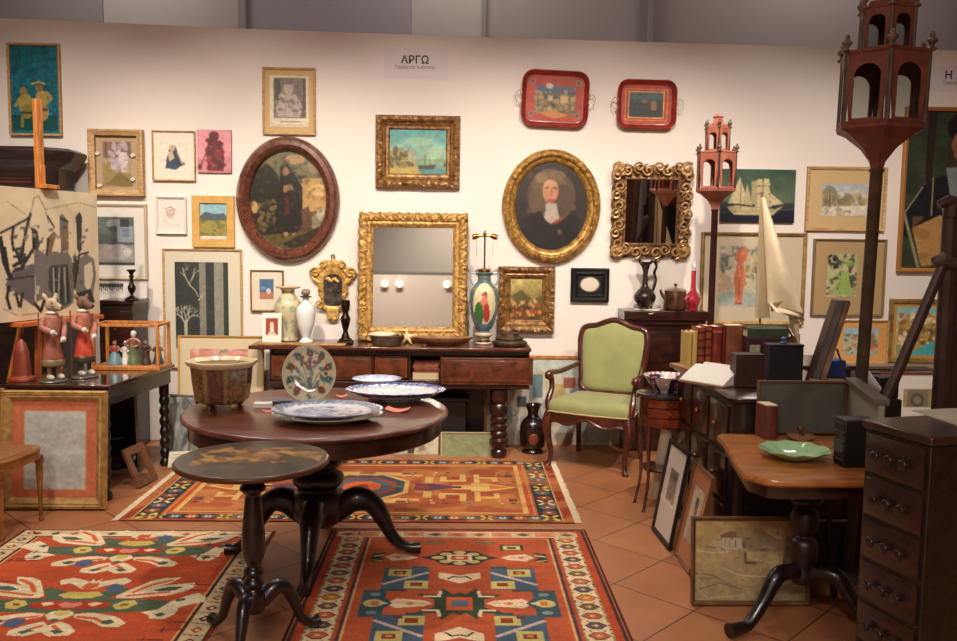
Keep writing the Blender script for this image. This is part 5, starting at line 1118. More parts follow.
def star(y):
    p_([(0,y-.12),(.04,y-.1),(.1,y-.17),(.12,y-.1),(.26,y-.1),(.14,y-.04),(.14,y+.04),(.26,y+.1),(.12,y+.1),(.1,y+.17),(.04,y+.1),(0,y+.12)], DG); A.line([(D(.11),y-.13),(D(.12),y-.075),(D(.2),y-.075)], .016, CR); A.line([(D(.11),y+.13),(D(.12),y+.075),(D(.2),y+.075)], .016, CR)
    r_(0,y-.07,.075,y+.07,(206,96,50)); r_(0,y-.035,.045,y+.035,(96,110,130))
    diamond_kite(y,.15,.42); p_([(.38,y),(.43,y-.06),(.43,y-.14),(.56,y-.14),(.56,y+.14),(.43,y+.14),(.43,y+.06)], (62,86,92)); A.ell(D(.49),y,.045,.04,YY); r_(.46,y-.02,.5,y+.02,(190,110,60)); A.ell(D(.49),y-.095,.025,.018,(130,140,140)); A.ell(D(.49),y+.095,.025,.018,(130,140,140)); p_([(.40,y),(.45,y-.02),(.45,y+.02)], (206,190,140))
ys = Yp(605); dys = Yp(632)-ys
shield(Yp(578.5)); star(ys); shield(Yp(637), -1); block(Yp(580), False); block(Yp(630), True)
y3 = ys+(ys-Yp(559))
p_([(0,y3+.1-.1),(.12,y3-.0),(.16,y3+.04),(.26,y3+.09),(.16,y3+.13),(.12,y3+.18),(0,y3+.2)], (62,60,66)); block(y3+.45, False); star(y3+.75); shield(y3+.4)
for yy in (ys-.14, ys+.14): 
    for xx in (.31,): r_(xx,yy-.012,xx+.05,yy+.012,(110,60,50))
A.mir = False
tex(A, 4); G.build('patterned rug with blue green blocks and a cream diamond border, lower centre right')
# ================================================================== LEFT SIDE
# tall dark cabinet with a heavy cornice
Yc = 6.25; cr_ = W(87, 170, Yc); zt = W(60, 146, Yc).z; zb = W(60, 193, Yc).z
th = thing('tall_cabinet', 'tall black oak cabinet with a heavy carved cornice behind the abstract canvas', 'cabinet', (W(87,170,6.64).x-.55, 6.46, 0))
BLK = wood('blackened_oak', (48,32,28), (22,15,15), .4, 6, (1,6,6), .3)
def chamf(w, d, c, z): return [(-w,-d+c,z),(-w+c,-d,z),(w-c,-d,z),(w,-d+c,z),(w,d,z),(-w,d,z)]
obj('body', MB().loft([chamf(.44,.17,.1,.08), chamf(.44,.17,.1,zb)]), BLK, th, bevel=.004)
obj('plinth', MB().loft([chamf(.48,.2,.11,0), chamf(.48,.2,.11,.08)]), BLK, th, bevel=.004)
H_ = zt-zb
obj('cornice', MB().loft([chamf(.45,.18,.1,zb), chamf(.46,.19,.1,zb+.03), chamf(.45,.18,.1,zb+.05), chamf(.46,.19,.1,zb+H_*.55), chamf(.52,.18,.15,zb+H_*.7), chamf(.55,.19,.16,zb+H_*.85), chamf(.55,.19,.16,zb+H_*.93), chamf(.5,.17,.15,zt)]), BLK, th, bevel=.003, sharp=12)
mb = MB(); mb.box(-.3,.3,-.185,-.17,zb+.07,zb+.085); mb.box(-.3,.3,-.185,-.17,zb+.1,zb+.115); obj('carved_moulding', mb, mat('rust_brown', (96,48,34), .4), th)
for sx in (-1, 1): 
    mb = MB(); panel(mb, min(sx*.02, sx*.32), max(sx*.02, sx*.32), .2, zb-.1, -.171); obj('door', mb, BLK, th)
# low chest with a brass candlestick
q = W(146, 305, 6.62); q2 = W(97, 300, 6.4)
ch = thing('small_chest', 'small dark mahogany chest standing against the wall behind the glass case', 'chest', ((q.x+q2.x)/2-.0, 6.54, 0))
wc = (q.x-q2.x)/2; zc = q2.z
obj('body', MB().box(-wc+.015, wc-.015, -.15, .15, .0, zc-.03), DARKOAK, ch, bevel=.004); obj('top', MB().box(-wc, wc, -.17, .16, zc-.03, zc), MAHOGD, ch, bevel=.006)
for k in range(4):
    z0_ = .1+k*(zc-.16)/4; mb = MB(); mb.box(-wc+.03, wc-.03, -.162, -.151, z0_, z0_+(zc-.16)/4-.02); d_ = obj('drawer', mb, MAHOGD, ch, bevel=.003); obj('knob', MB().sph((0,-.172,z0_+.09), .012), BRASS, d_)
q = W(132, 300, 6.4)
single('brass_candlestick', 'slender dark brass candlestick on the small chest, above the glass case', 'candlestick', MB().lathe(smooth_prof([(.052,0),(.054,.008),(.04,.018),(.014,.035),(.012,.05),(.024,.07),(.028,.1),(.014,.13),(.012,.165),(.02,.18),(.012,.195),(.03,.22),(.032,.23),(.02,.228)]), 28), BRONZE, loc=(q.x, 6.4, zc+.0005), sharp=60)
B = (97,283,124,294); a = A_(B, (222,216,206), 2.5); a.rect(97,284,124,287,(60,58,56))
for k in range(14): a.line([(98+k*1.9,283),(98+k*1.9+.4,289+(k*7 % 3))], 1, (40,38,38))
a.blur(); zbot = W(120, 300, 6.65).z
picture('print', 'low black and white print propped on the small chest behind the candlestick', (94,281,148,300), Y=6.68, art=a, fw=1.2, fmat=mat('white_frame', (222,214,206), .5), mbox=B, mmat=mat('white_mount2', (230,222,214), .85), glass=True, lean=.05, depth=.015)
# ------------------------------------------------------------------ desk
DZ = .72; d1, d2 = FL(109, 385.5, DZ), FL(175, 364, DZ); xL = FL(8, 385, DZ).x

DY0, DY1 = d1.y, d2.y; DX1 = (d1.x+d2.x)/2; DX0 = xL-.02
dk = thing('writing_table', 'dark polished table at the left carrying the animal figures and the glass case', 'table', ((DX0+DX1)/2, (DY0+DY1)/2, 0), math.radians(0))
wx, wy = (DX1-DX0)/2, (DY1-DY0)/2; sk_ = (d2.x-d1.x)/2
mb = MB(); pl = [(-wx-sk_,-wy),(wx-sk_,-wy),(wx+sk_,wy),(-wx+sk_,wy)]
mb.prism(pl, DZ-.025, DZ, 'z'); obj('tabletop', mb, wood('dark_gloss_top', (70,38,26), (40,20,16), .12, 5, (1.5,6,6), .9, .02), dk, bevel=.006)
mb = MB(); mb.prism([(x*.94, y*.94) for x, y in pl], DZ-.13, DZ-.026, 'z'); obj('apron', mb, EBONY, dk, bevel=.003)
TL_ = [(.0,.0),(.03,.0),(.042,.02),(.03,.05),(.02,.06)]+[(.024+.012*abs(math.sin((z-.06)*42)), z) for z in np.linspace(.07,.5,60)]+[(.034,.52),(.034,.6),(.0,.6)]
for x, y in ((-wx+.06-sk_,-wy+.06),(wx-.06-sk_,-wy+.06),(wx-.06+sk_,wy-.06),(-wx+.06+sk_,wy-.06)): obj('leg', MB().lathe(TL_, 20, c=(x, y, 0)), EBONY, dk, sharp=60)
mb = MB(); mb.box(-.022,.022,-wy+.1,wy-.1,.14,.18); mb.box(-wx+.08,wx-.08,-.02,.02,.145,.175); obj('stretcher', mb, EBONY, dk)
for sx in (-1,):
    mb = MB(); 
    mb.loft([[(sx*(wx-.01)-sk_+dx, -wy+.0+dy, z) for dx, dy in ((-.03,-.012),(.03,-.012),(.03,.03),(-.03,.03))] for z in (.5,.55,.6,.66,.70)]); obj('carved_corbel', mb, mat('rust_carving', (150,74,48), .5, dark=(96,44,30), vscale=40, bump=.8), dk, bevel=.01)
# ------------------------------------------------------------------ gilt frame leaning against the desk
B = (35,408,90,494)
fy = DY0-.10
a = Art(90, 130, (206,112,74), (22,400,100,504)); a.rect(33,411,90,495,(206,170,110)); a.rect(34,412,89,494,(196,202,196)); a.noise(.07,10,3)
a.dabs(60,(40,418,84,488),[(186,194,190),(206,210,202),(176,184,180)],1.5,5,4,.4).dabs(24,(48,430,76,480),[(160,168,164),(210,212,204)],1,2.5,6,.35).blur()
p = picture('leaning_picture', 'large gilt frame with orange mount and pale grey sheet, leaning against the dark table', (3,398,108,513.5), Y=fy, art=a, fw=11, fmat=mat('reeded_gilt', (210,172,108), .45, .3, dark=(156,120,66), vscale=20), depth=.045, prof=[(0,0),(0,.03),(.12,.045),(.22,.036),(.3,.046),(.42,.036),(.55,.04),(.75,.03),(.9,.022),(1,.01)], glass=True, lean=math.radians(5), cat='picture')
p.location.z = .004; p.location.y = fy-.03
# ------------------------------------------------------------------ glass case with porcelain figures
g0, g1 = W(94, 364, DY1-.33), W(156, 364, DY1-.33)
gx = (g0.x+g1.x)/2; gw = (g1.x-g0.x)/2; gd = .11; gh = .275
gc = thing('glass_case', 'small pine framed glass case on the dark table, holding tiny figures', 'display case', (gx+.0, DY1-.2, DZ+.0005)); gc.scale = (1.08,1.1,1.14)
obj('base', MB().box(-gw-.006, gw+.006, -gd-.006, gd+.006, 0, .022), PINE, gc, bevel=.003)
for x in (-1, 1):
    for y in (-1, 1): obj('post', MB().box(min(x*gw, x*(gw-.018)), max(x*gw, x*(gw-.018)), min(y*gd, y*(gd-.018)), max(y*gd, y*(gd-.018)), .022, gh-.018), PINE, gc, bevel=.002)
mb = MB(); mb.box(-gw, gw, -gd, -gd+.018, gh-.018, gh); mb.box(-gw, gw, gd-.018, gd, gh-.018, gh); mb.box(-gw, -gw+.018, -gd+.018, gd-.018, gh-.018, gh); mb.box(gw-.018, gw, -gd+.018, gd-.018, gh-.018, gh); obj('top_frame', mb, PINE, gc, bevel=.002)
for nm, bx in (('glass_front', (-gw+.018, gw-.018, -gd+.008, -gd+.0095, .022, gh-.018)), ('glass_side', (gw-.0095, gw-.008, -gd+.018, gd-.018, .022, gh-.018)), ('glass_top', (-gw+.018, gw-.018, -gd+.018, gd-.018, gh-.008, gh-.0065))): obj(nm, MB().box(*bx), PANE, gc)
def figurine(label, x, y, z, h, skirt, top_, hair, wide=.3):
    th = thing('figurine', label, 'figurine', (x, y, z), group='porcelain figures in the glass case')
    obj('gown', MB().lathe(smooth_prof([(h*wide,0),(h*wide*.95,h*.1),(h*wide*.7,h*.3),(h*.13,h*.52),(h*.12,h*.56)]), 20), skirt, th, sharp=70)
    mb = MB(); mb.lathe(smooth_prof([(h*.12,h*.54),(h*.15,h*.66),(h*.13,h*.76),(h*.05,h*.8),(h*.04,h*.84)]), 16)
    for sx in (-1, 1): mb.tube(crv([(sx*h*.13,0,h*.73),(sx*h*.2,-h*.04,h*.62),(sx*h*.1,-h*.13,h*.56)], 4), [h*.045,h*.04,h*.03], 8)
    obj('torso', mb, top_, th, sharp=70)
    obj('head', MB().sph((0,0,h*.9), (h*.075,h*.08,h*.095)), mat('porcelain_skin', (226,196,172), .3), th); obj('hair', MB().sph((0,h*.02,h*.93), (h*.085,h*.085,h*.085)), hair, th); return th
C_ = lambda n, c: mat(n, c, .35)
gz = DZ+.023
figurine('blue skirted porcelain figure, first from the left in the glass case', gx-.11, DY1-.22, gz, .17, C_('fig_blue', (100,130,140)), C_('fig_rust', (150,80,60)), C_('fig_brown', (80,60,50)), .33)
figurine('white slender porcelain figure in the glass case, beside the blue skirted one', gx-.045, DY1-.2, gz, .16, C_('fig_white', (216,214,206)), C_('fig_white', (216,214,206)), C_('fig_white', (216,214,206)), .2)
figurine('tallest green and pink porcelain figure with a white head in the glass case', gx+.01, DY1-.2, gz, .23, C_('fig_green', (96,110,76)), C_('fig_pink', (190,140,120)), C_('fig_white', (216,214,206)), .2)
figurine('dark bronze coloured figure near the right side of the glass case', gx+.10, DY1-.22, gz, .18, C_('fig_dark', (70,56,46)), C_('fig_dark', (70,56,46)), C_('fig_dark', (70,56,46)), .2)
figurine('dark blue and rust figure at the far right of the glass case', gx+.165, DY1-.17, gz, .16, C_('fig_navy', (60,64,80)), C_('fig_rust', (150,80,60)), C_('fig_brown', (80,60,50)), .24)
# ------------------------------------------------------------------ two dressed animal figures
PEARL = mat('pale_grey_paint', (196,190,178), .5, bump=.4)
def animal(label, px, Y, H, coat, skirt, head, snout_sg, ears, band):
    q = W(px, 378, Y); th = thing('animal_figure', label, 'figure', (q.x, Y, DZ+.0005), math.radians(50)); th.scale = (.78,.78,1.0)
    obj('base', MB().lathe(smooth_prof([(.105,0),(.11,.004),(.10,.012),(.06,.02),(.0,.022)]), 28, sy=.75), mat('pewter_base', (120,116,106), .35, .7), th, sharp=60)
    mb = MB()
    for sx in (-1, 1): mb.tube(crv([(sx*.032,0,.20),(sx*.034,-.004,.12),(sx*.034,0,.045)], 4), [.026,.02,.016], 10)
    obj('legs', mb, band, th)
    for sx in (-1, 1): obj('foot', MB().sph((sx*.04,-.03,.032), (.022,.05,.018), 14, 8), PEARL, th)
    obj('skirt', MB().lathe(smooth_prof([(.07,.10),(.082,.115),(.078,.15),(.066,.2),(.052,.26),(.045,.29),(.0,.30)]), 24, sy=.8), skirt, th, sharp=70)
    obj('skirt_band', MB().lathe(smooth_prof([(.068,.095),(.086,.105),(.086,.13),(.079,.14)]), 24, sy=.8, cap=False), band, th)
    mb = MB(); mb.lathe(smooth_prof([(.045,.28),(.06,.31),(.066,.36),(.06,.4),(.035,.425),(.028,.44)]), 24, sy=.8); obj('coat', mb, coat, th, sharp=70)
    for sx in (-1, 1):
        mb = MB(); mb.tube(crv([(sx*.06,0,.395),(sx*.085,-.015,.34),(sx*.05,-.075,.315 if sx < 0 else .27)], 5), [.024,.022,.018], 10); obj('sleeve', mb, coat, th)
        mb = MB(); mb.sph((sx*.04,-.09,.31 if sx < 0 else .265), (.022,.024,.018)); mb.tube([(sx*.04,-.085,.31 if sx < 0 else .265),(sx*.015,-.105,.30 if sx < 0 else .255)], [.014,.008], 8); obj('paw', mb, PEARL, th)
    mb = MB(); mb.lathe(smooth_prof([(.034,.415),(.048,.425),(.03,.437)]), 20); obj('collar', mb, PEARL, th)
    mb = MB(); mb.sph((0,.0,.475), (.045,.05,.042), 20, 12); mb.tube(crv([(0,-.02,.472),(snout_sg*.02,-.055,.462),(snout_sg*.035,-.085,.455)], 4), [.034,.026,.016], 12)
    obj('head', mb, head, th)
    for sx in (-1, 1):
        mb = MB(); mb.tube(crv([(sx*.028,.01,.5),(sx*.045,.02,.5+ears*.55),(sx*.05,.035,.49+ears)], 4), [.014,.015,.005], 8); obj('ear', mb, head, th)
        obj('eye', MB().sph((sx*.026+snout_sg*.01,-.045,.485), .006, 8, 6), BLACKM, th)
    obj('nose', MB().sph((snout_sg*.037,-.098,.458), .009, 8, 6), BLACKM, th)
    obj('support_rod', MB().box(-.098,-.09,.02,.028,.0,.43), mat('rod_brown', (120,76,52), .5), th)
    return th
animal('larger dressed animal figure with pale hare like head and rose coat, left of two', 54, 5.22, .53, mat('coat_rose', (176,120,98), .6, dark=(140,80,66), vscale=26), mat('skirt_rose', (160,90,70), .6, dark=(110,60,50), vscale=20), mat('pale_fur', (196,176,148), .7, dark=(130,108,84), vscale=25), 1, .05, C_('band_olive', (130,112,80)))
animal('dressed animal figure with brown head and orange red skirt, right of two', 85, 5.40, .53, mat('coat_pink', (186,116,90), .6, dark=(130,80,60), vscale=26), mat('skirt_red', (206,76,48), .6, dark=(160,50,34), vscale=20), mat('brown_fur', (120,84,60), .7, dark=(84,56,42), vscale=25), 1, .03, C_('band_dark', (64,58,44)))
# carved wooden finial standing on the desk
q = W(22.5, 380, 5.25)
single('carved_finial', 'rust brown pointed wooden finial standing at the far left of the dark table', 'ornament', MB().loft([[(x*k, y*k, z) for x, y in ((-.045,-.03),(-.02,-.045),(.02,-.045),(.045,-.03),(.045,.03),(-.045,.03))] for k, z in ((1.5,0),(1.5,.02),(1.0,.03),(.92,.12),(.8,.18),(.5,.23),(.1,.26))]), mat('rust_wood', (150,66,40), .45, dark=(110,44,28), vscale=8), loc=(q.x, 5.25, DZ+.0005), bevel=.004)
# ------------------------------------------------------------------ easel with the abstract canvas
# canvas corners in the photograph fix an oblique upright plane
ct, cb = W(97, 203, 6.12), W(97, 318, 6.12); lt, lb = W(-60, 169, 4.97), W(-60, 322, 4.97)
U_ = Vector((ct.x-lt.x, ct.y-lt.y, 0)); Lc = U_.length; angc = math.atan2(U_.y, U_.x)
ztop = W(0, 182, 5.5).z
z0c, z1c = 1.06, 1.86

z1c = (ct.z+lt.z)/2; z0c = (cb.z+lb.z)/2
es = thing('abstract_canvas', 'large cream abstract canvas with grey and black strokes, propped on the easel', 'painting', (lt.x, lt.y, z0c), angc)
def Tc(px, py):
    d = ray(px, py); n = Vector((-U_.y, U_.x, 0)); t = (lt-CAM).dot(n)/d.dot(n); v = CAM+d*t
    return (Vector((v.x-lt.x, v.y-lt.y, 0)).dot(U_)/Lc/Lc, (z1c-v.z)/(z1c-z0c))
a = Art(230, 160, (214,196,164), T=Tc); a.noise(.06,10,2)
z_ = lambda pts: [(x/4.42, 180+y/4.42) for x, y in pts]
GY, BK_, DB_ = (112,106,102), (34,32,34), (60,56,54)
a.poly(z_([(200,330),(240,315),(300,320),(330,370),(325,540),(290,570),(200,520),(160,540),(150,330),(170,240),(150,230),(150,300),(180,330)]), GY)
a.poly(z_([(60,390),(150,370),(155,500),(150,560),(60,490),(30,500),(25,460)]), (96,90,92)).poly(z_([(160,300),(215,340),(215,500),(160,540)]), GY)
a.poly(z_([(215,380),(300,370),(320,560),(260,570),(215,480)]), (52,56,56)).tint((150,150,146),.55,40,3,.6,None) if False else None
a.poly(z_([(215,380),(300,370),(315,540),(270,560),(215,480)]), (60,62,60))
for x0_, x1_ in ((235,240),(262,258),(285,290)): a.line(z_([(x0_,390),(x1_,540)]), 1.6, (150,146,136)); a.line(z_([(x0_+10,390),(x1_+12,545)]), 1.2, BK_)
a.poly(z_([(330,360),(380,325),(415,350),(425,420),(410,520),(360,540),(330,480)]), (120,114,108)).poly(z_([(370,380),(405,360),(412,420),(395,500),(375,470)]), (214,200,172)).poly(z_([(335,500),(400,480),(420,540),(340,550)]), (48,50,50)).poly(z_([(330,320),(350,380),(330,480),(318,400)]),DB_)
a.poly(z_([(340,300),(335,160),(350,140),(362,160),(360,310),(350,325)]), DB_).poly(z_([(262,160),(275,150),(300,180),(303,255),(303,310),(270,320)]), (124,100,76)).poly(z_([(262,165),(275,152),(290,170),(270,250)]), (96,100,104)).poly(z_([(205,260),(240,225),(248,240),(225,330),(205,330)]), (120,96,72)).poly(z_([(145,210),(165,225),(175,290),(160,320),(140,260)]), DB_)
for P_, wd_ in (([(0,235),(60,205),(110,178),(130,165)],2.2),([(60,205),(52,260),(60,310),(100,300),(120,200),(135,150)],2.6),([(135,150),(150,80),(170,70),(200,130),(215,190)],.8),([(0,255),(18,360),(45,430)],4.5),([(20,300),(40,420)],3),([(100,300),(95,360),(60,380)],3.5),([(70,310),(100,390),(60,400)],3),([(30,440),(150,425)],1.6),([(40,470),(30,520),(45,570)],3),([(70,500),(85,560)],2.6),([(100,500),(90,560)],2.6),([(100,380),(150,300),(148,220)],3),([(150,540),(180,580),(200,520)],3),([(205,330),(215,260)],2),([(210,160),(240,210)],1.4),([(270,170),(300,185)],1.6),([(30,95),(110,150)],.5),([(200,130),(350,100),(420,120)],.5),([(15,570),(80,600),(160,590)],.6),([(330,480),(350,330),(390,320)],1.8),([(60,340),(110,330),(105,380)],2.4)): a.line(z_(P_), wd_, BK_ if wd_ > 1 else (120,100,84))
a.dabs(90, (12,225,90,305), [(214,196,164),(60,58,58),(130,124,116),(90,84,82)], .5, 2, 9, .7, 1.6)
a.blur()
Hc = z1c-z0c
obj('stretcher', MB().box(0, Lc, .001, .02, 0, Hc), mat('raw_canvas', (190,172,140), .9), es)
a.mesh('artwork', lambda u, v: (Lc*u, -.0005, Hc*(1-v)), ART, es)
# easel itself
q = W(36, 190, 5.62); zt = W(35, 97, 5.62).z
ea = thing('easel', 'orange pine studio easel whose mast rises above the abstract canvas', 'easel', (q.x, 5.70, 0), angc)
obj('mast', MB().box(-.028, .028, .0, .03, .75, zt), PINE, ea, bevel=.003)
obj('mast_slot', MB().box(-.018, .022, -.012, -.001, z1c+.02, z1c+.16), PINE, ea, bevel=.002)
obj('canvas_clamp', MB().box(-.055, .06, -.09, -.001, z1c+.004, z1c+.03), PINE, ea, bevel=.003)
obj('ledge', MB().box(-.3, .42, -.10, -.001, z0c-.035, z0c-.006), mat('orange_pine', (186,96,48), .5), ea, bevel=.003)
for sx in (-1, 1):
    mb = MB(); mb.loft([[(sx*.05,-.0,z0c+.3),(sx*.05+.03,-.0,z0c+.3),(sx*.05+.03,.03,z0c+.3),(sx*.05,.03,z0c+.3)],[(sx*.14,-.02,0),(sx*.14+.03,-.02,0),(sx*.14+.03,.01,0),(sx*.14,.01,0)]]); obj('leg', mb, mat('orange_pine', (186,96,48), .5), ea)
mb = MB(); mb.loft([[(-.015,.03,z0c+.5),(.015,.03,z0c+.5),(.015,.06,z0c+.5),(-.015,.06,z0c+.5)],[(-.015,.5,0),(.015,.5,0),(.015,.53,0),(-.015,.53,0)]]); obj('rear_leg', mb, PINE, ea)
# ------------------------------------------------------------------ stool at the left edge
q = FL(43, 519); st = thing('cane_stool', 'gilt wooden stool with a flat seat, cut off by the left edge', 'stool', (q.x-.21, q.y-.17, 0), math.radians(-8))
GW = mat('gilded_wood', (176,122,62), .4, .35, dark=(120,76,36), vscale=14, bump=.2)
def sq(r, z, b=.03): return [(x, y, z) for x, y in [(math.copysign(abs(math.cos(t))**.45, math.cos(t))*(.225+r), math.copysign(abs(math.sin(t))**.45, math.sin(t))*(.2+r)) for t in np.linspace(0, 2*PI, 56, endpoint=False)]]
obj('seat_rail', MB().loft([sq(-.01,.365),sq(.005,.37),sq(.0,.4),sq(.008,.42),sq(.002,.43),sq(-.03,.43),sq(-.035,.37)], False, False), GW, st, sharp=50)
obj('seat', MB().loft([sq(-.03,.41),sq(-.03,.432),sq(-.1,.436),sq(-.18,.437)]), mat('rush_seat', (160,104,56), .6, dark=(120,72,36), vscale=60, bump=.5), st)
for sx in (-1, 1):
    for sy in (-1, 1): obj('leg', MB().lathe(smooth_prof([(.012,0),(.014,.02),(.010,.04),(.015,.2),(.02,.31),(.014,.325),(.024,.34),(.022,.38)], 5), 16, c=(sx*.195, sy*.165, 0)), GW, st, sharp=60)
# ------------------------------------------------------------------ things beneath / behind the desk
a = None
p = picture('wooden_picture_frame', 'small empty wooden frame leaning on the floor under the dark table', (0,0,31,38), Y=5.5, fw=7.5, fmat=mat('brown_oak_frame', (140,96,66), .5, dark=(100,64,42), vscale=12), depth=.02, loc=(0,0,0), cat='frame')
b1_, b2_ = FL(136.6, 489.5), FL(156.5, 479)
dv = b2_-b1_; p.location = ((b1_.x+b2_.x)/2, (b1_.y+b2_.y)/2, .004); p.rotation_euler = (-.42, 0, math.atan2(dv.y, dv.x))
p.scale = (dv.length/(31*5.5/F), 1, 1.15)
for o in [c for c in p.children if c.name.startswith('backing')]: bpy.data.objects.remove(o)
p = picture('dark_mirror', 'dark glazed frame with a thin grey edge leaning under the table top', (0,0,34,58), Y=5.6, fw=3, fmat=mat('thin_grey_gilt', (130,112,90), .4, .4), depth=.02, loc=(-1,0,0), cat='frame')
obj('dark_glass', MB().box(-.1,.1,-.012,-.008,.02,.36), mat('black_glass', (16,16,18), .08), p)
c0 = W(140, 442, 5.75); p.location = (DX1-.22, DY1-.28, .32*0+.004); p.rotation_euler = (-.12, 0, math.radians(38)); p.scale = (1, 1, 1.6)
# glazed pictures and trunk between desk and sideboard
tr = thing('trunk', 'low dark trunk behind the round table, a pale frame lying on it', 'trunk', (-1.3, 5.92, .0096))
obj('body', MB().box(-.42,.42,-.2,.2,0,.43), mat('dark_leather', (44,34,32), .5, dark=(28,22,22), vscale=20), tr, bevel=.008); obj('lid', MB().box(-.43,.43,-.21,.21,.43,.48), mat('dark_leather', (44,34,32)), tr, bevel=.01)
lf = thing('lying_frame', 'pale mounted frame lying flat on the dark trunk behind the upright plate', 'frame', (-1.40, 5.90, .4901))
f_ = frame_mb(.62, .26, [(0,0),(0,.02),(.02,.024),(.03,.018),(.03,.008)]); obj('frame', f_, mat('greyish_wood_frame', (110,96,84), .5), lf).rotation_euler = (-PI/2, 0, 0)
for o in lf.children: o.location = (0, -.13, .0)
obj('mount', MB().box(-.28,.28,-.10,.10,.004,.010), mat('cream_mount2', (214,206,184)), lf)
p = picture('print', 'pink and beige print in a golden oak frame standing behind the jardiniere', (178,336,264,398), Y=6.45, art=Art(60,26,(214,150,136)).rect(.0,.0,.3,1,(206,140,120)).rect(.5,.0,.62,1,(130,130,90)).tint((226,190,176),.5,6,3,.8).dabs(12,(0,0,1,1),[(196,110,100),(120,120,90)],.03,.1,2,.6), fw=2, fmat=mat('golden_oak', (206,152,82), .45), depth=.02, mbox=(190,349,248,366), mmat=mat('beige_mount', (214,196,160), .85), glass=True, lean=.06)
zt_ = W(220, 336, 6.45).z
for c in p.children: pass
hb = zt_-(W(220,336,6.45).z-W(220,398,6.45).z)
single('box_stand', 'dark wooden box under the pink print, behind the jardiniere', 'box', MB().box(-.32,.30,-.10,.10,0,hb), DARKOAK, loc=(W(220,380,6.5).x-.02, 6.5, 0), bevel=.005)
p.location.z = hb+.001
# pale frames leaning at the left of the round table
a = Art(50, 70, (120,130,120)); a.noise(.2,6,3).dabs(20,(0,0,1,1),[(90,100,90),(160,164,150),(70,76,70)],.03,.12,3,.6).blur()
p = picture('glazed_frame', 'grey glazed picture in a cream frame leaning low behind the round table', (0,0,68,66), Y=5.5, art=a, fw=5, fmat=mat('cream_frame', (214,200,170), .5), depth=.02, glass=True, loc=(-1,0,0))
c0 = W(216, 430, 6.18); p.location = (c0.x, 6.18, .004); p.rotation_euler = (-.38, 0, math.radians(6))
a = Art(40, 60, (150,156,150)); a.noise(.3,5,6).dabs(16,(0,0,1,1),[(60,60,60),(200,200,190),(110,116,110)],.04,.14,5,.6).blur()
p = picture('glazed_frame', 'narrow silver grey glazed frame leaning beside the turned table leg', (0,0,34,74), Y=5.7, art=a, fw=2.5, fmat=mat('silver_frame', (176,172,160), .35, .6), depth=.02, glass=True, loc=(-1,0,0))
c0 = W(178, 430, 6.16); p.location = (c0.x-.02, 6.16, .004); p.rotation_euler = (-.25, 0, math.radians(-12))
a = Art(40, 30, (206,200,186)); a.noise(.1,5,6)
p = picture('picture', 'low pale picture leaning on the floor under the tripod table rim', (0,0,60,22), Y=5.6, art=a, fw=3, fmat=mat('cream_frame', (214,200,170), .5), depth=.02, loc=(-1,0,0))
c0 = W(196, 460, 5.9); p.location = (c0.x, 5.9, .004); p.rotation_euler = (-.9, 0, math.radians(12))
# ================================================================== RIGHT SIDE
# writing cabinet against the wall
Yk = 6.47; k0, k1 = W(624.5, 315, Yk), W(708.5, 318, Yk); kz = W(665, 311, Yk).z
kc = thing('slant_cabinet', 'tall dark mahogany cabinet by the wall carrying the ewer and copper kettle', 'cabinet', ((k0.x+k1.x)/2, 6.60, 0))
kw = (k1.x-k0.x)/2
obj('top', MB().box(-kw, kw, -.13, .14, kz-.075, kz), MAHOGD, kc, bevel=.006)
mb = MB(); mb.box(-kw+.03, kw-.03, -.10, .13, .0, kz-.075); mb.box(-kw+.015, kw-.015, -.115, .13, kz-.11, kz-.0755); obj('body', mb, MAHOGD, kc, bevel=.004)
mb = MB(); panel(mb, -kw+.08, kw-.08, .62, kz-.16, -.1005); obj('door', mb, MAHOGD, kc)
mb = MB(); panel(mb, -kw+.08, kw-.08, .12, .56, -.1005); obj('door', mb, MAHOGD, kc)
KZ = kz+.0005
q = W(644.5, 305, 6.35)
th = thing('ewer', 'dark bronze long necked ewer with a serpent handle on the mahogany cabinet', 'ewer', (W(644.5,305,6.6).x, 6.6, KZ)); th.scale = (.98,.98,1.06)
EW = mat('dark_pewter', (88,74,66), .25, .6, dark=(38,30,30), vscale=22, bump=.4, bscale=50)
obj('body', MB().lathe(smooth_prof([(.045,0),(.05,.006),(.035,.018),(.06,.04),(.085,.075),(.084,.105),(.06,.14),(.028,.17),(.02,.21),(.02,.27),(.03,.31),(.036,.345),(.03,.345),(.018,.3)]), 36), EW, th, sharp=60)
mb = MB(); mb.tube(crv([(.03,-.0,.335),(.06,-.01,.36),(.085,-.005,.32),(.07,0,.27),(.085,0,.22),(.075,0,.17),(.06,0,.13)], 6), [.009,.014,.01,.012,.009,.01,.007], 10); obj('handle', mb, EW, th)
mb = MB(); mb.tube([(-.02,0,.33),(-.045,0,.352),(-.055,0,.372)], [.02,.014,.008], 10); obj('spout', mb, EW, th)
q = W(675, 308, 6.35); CU = mat('copper_kettle', (158,118,92), .28, .85, dark=(96,62,46), vscale=14)
th = thing('copper_kettle', 'round copper lidded pot between the ewer and the pink bottle', 'pot', (W(675,305,6.6).x, 6.6, KZ))
obj('body', MB().lathe(smooth_prof([(.075,0),(.085,.006),(.09,.03),(.088,.08),(.084,.14),(.088,.15)]), 40), CU, th, sharp=60)
obj('lid', MB().lathe(smooth_prof([(.0,.176),(.03,.174),(.07,.164),(.088,.152),(.089,.148)]), 40), mat('pale_copper', (190,170,150), .3, .8), th, sharp=60)
obj('lid_knob', MB().lathe([(.006,.172),(.006,.185),(.014,.192),(.014,.2),(.004,.206)], 16), CU, th)
mb = MB(); mb.tube([(-.082,0,.09),(-.108,0,.125),(-.118,0,.155)], [.016,.012,.009], 10); obj('spout', mb, CU, th)
q = W(693, 312, 6.22)
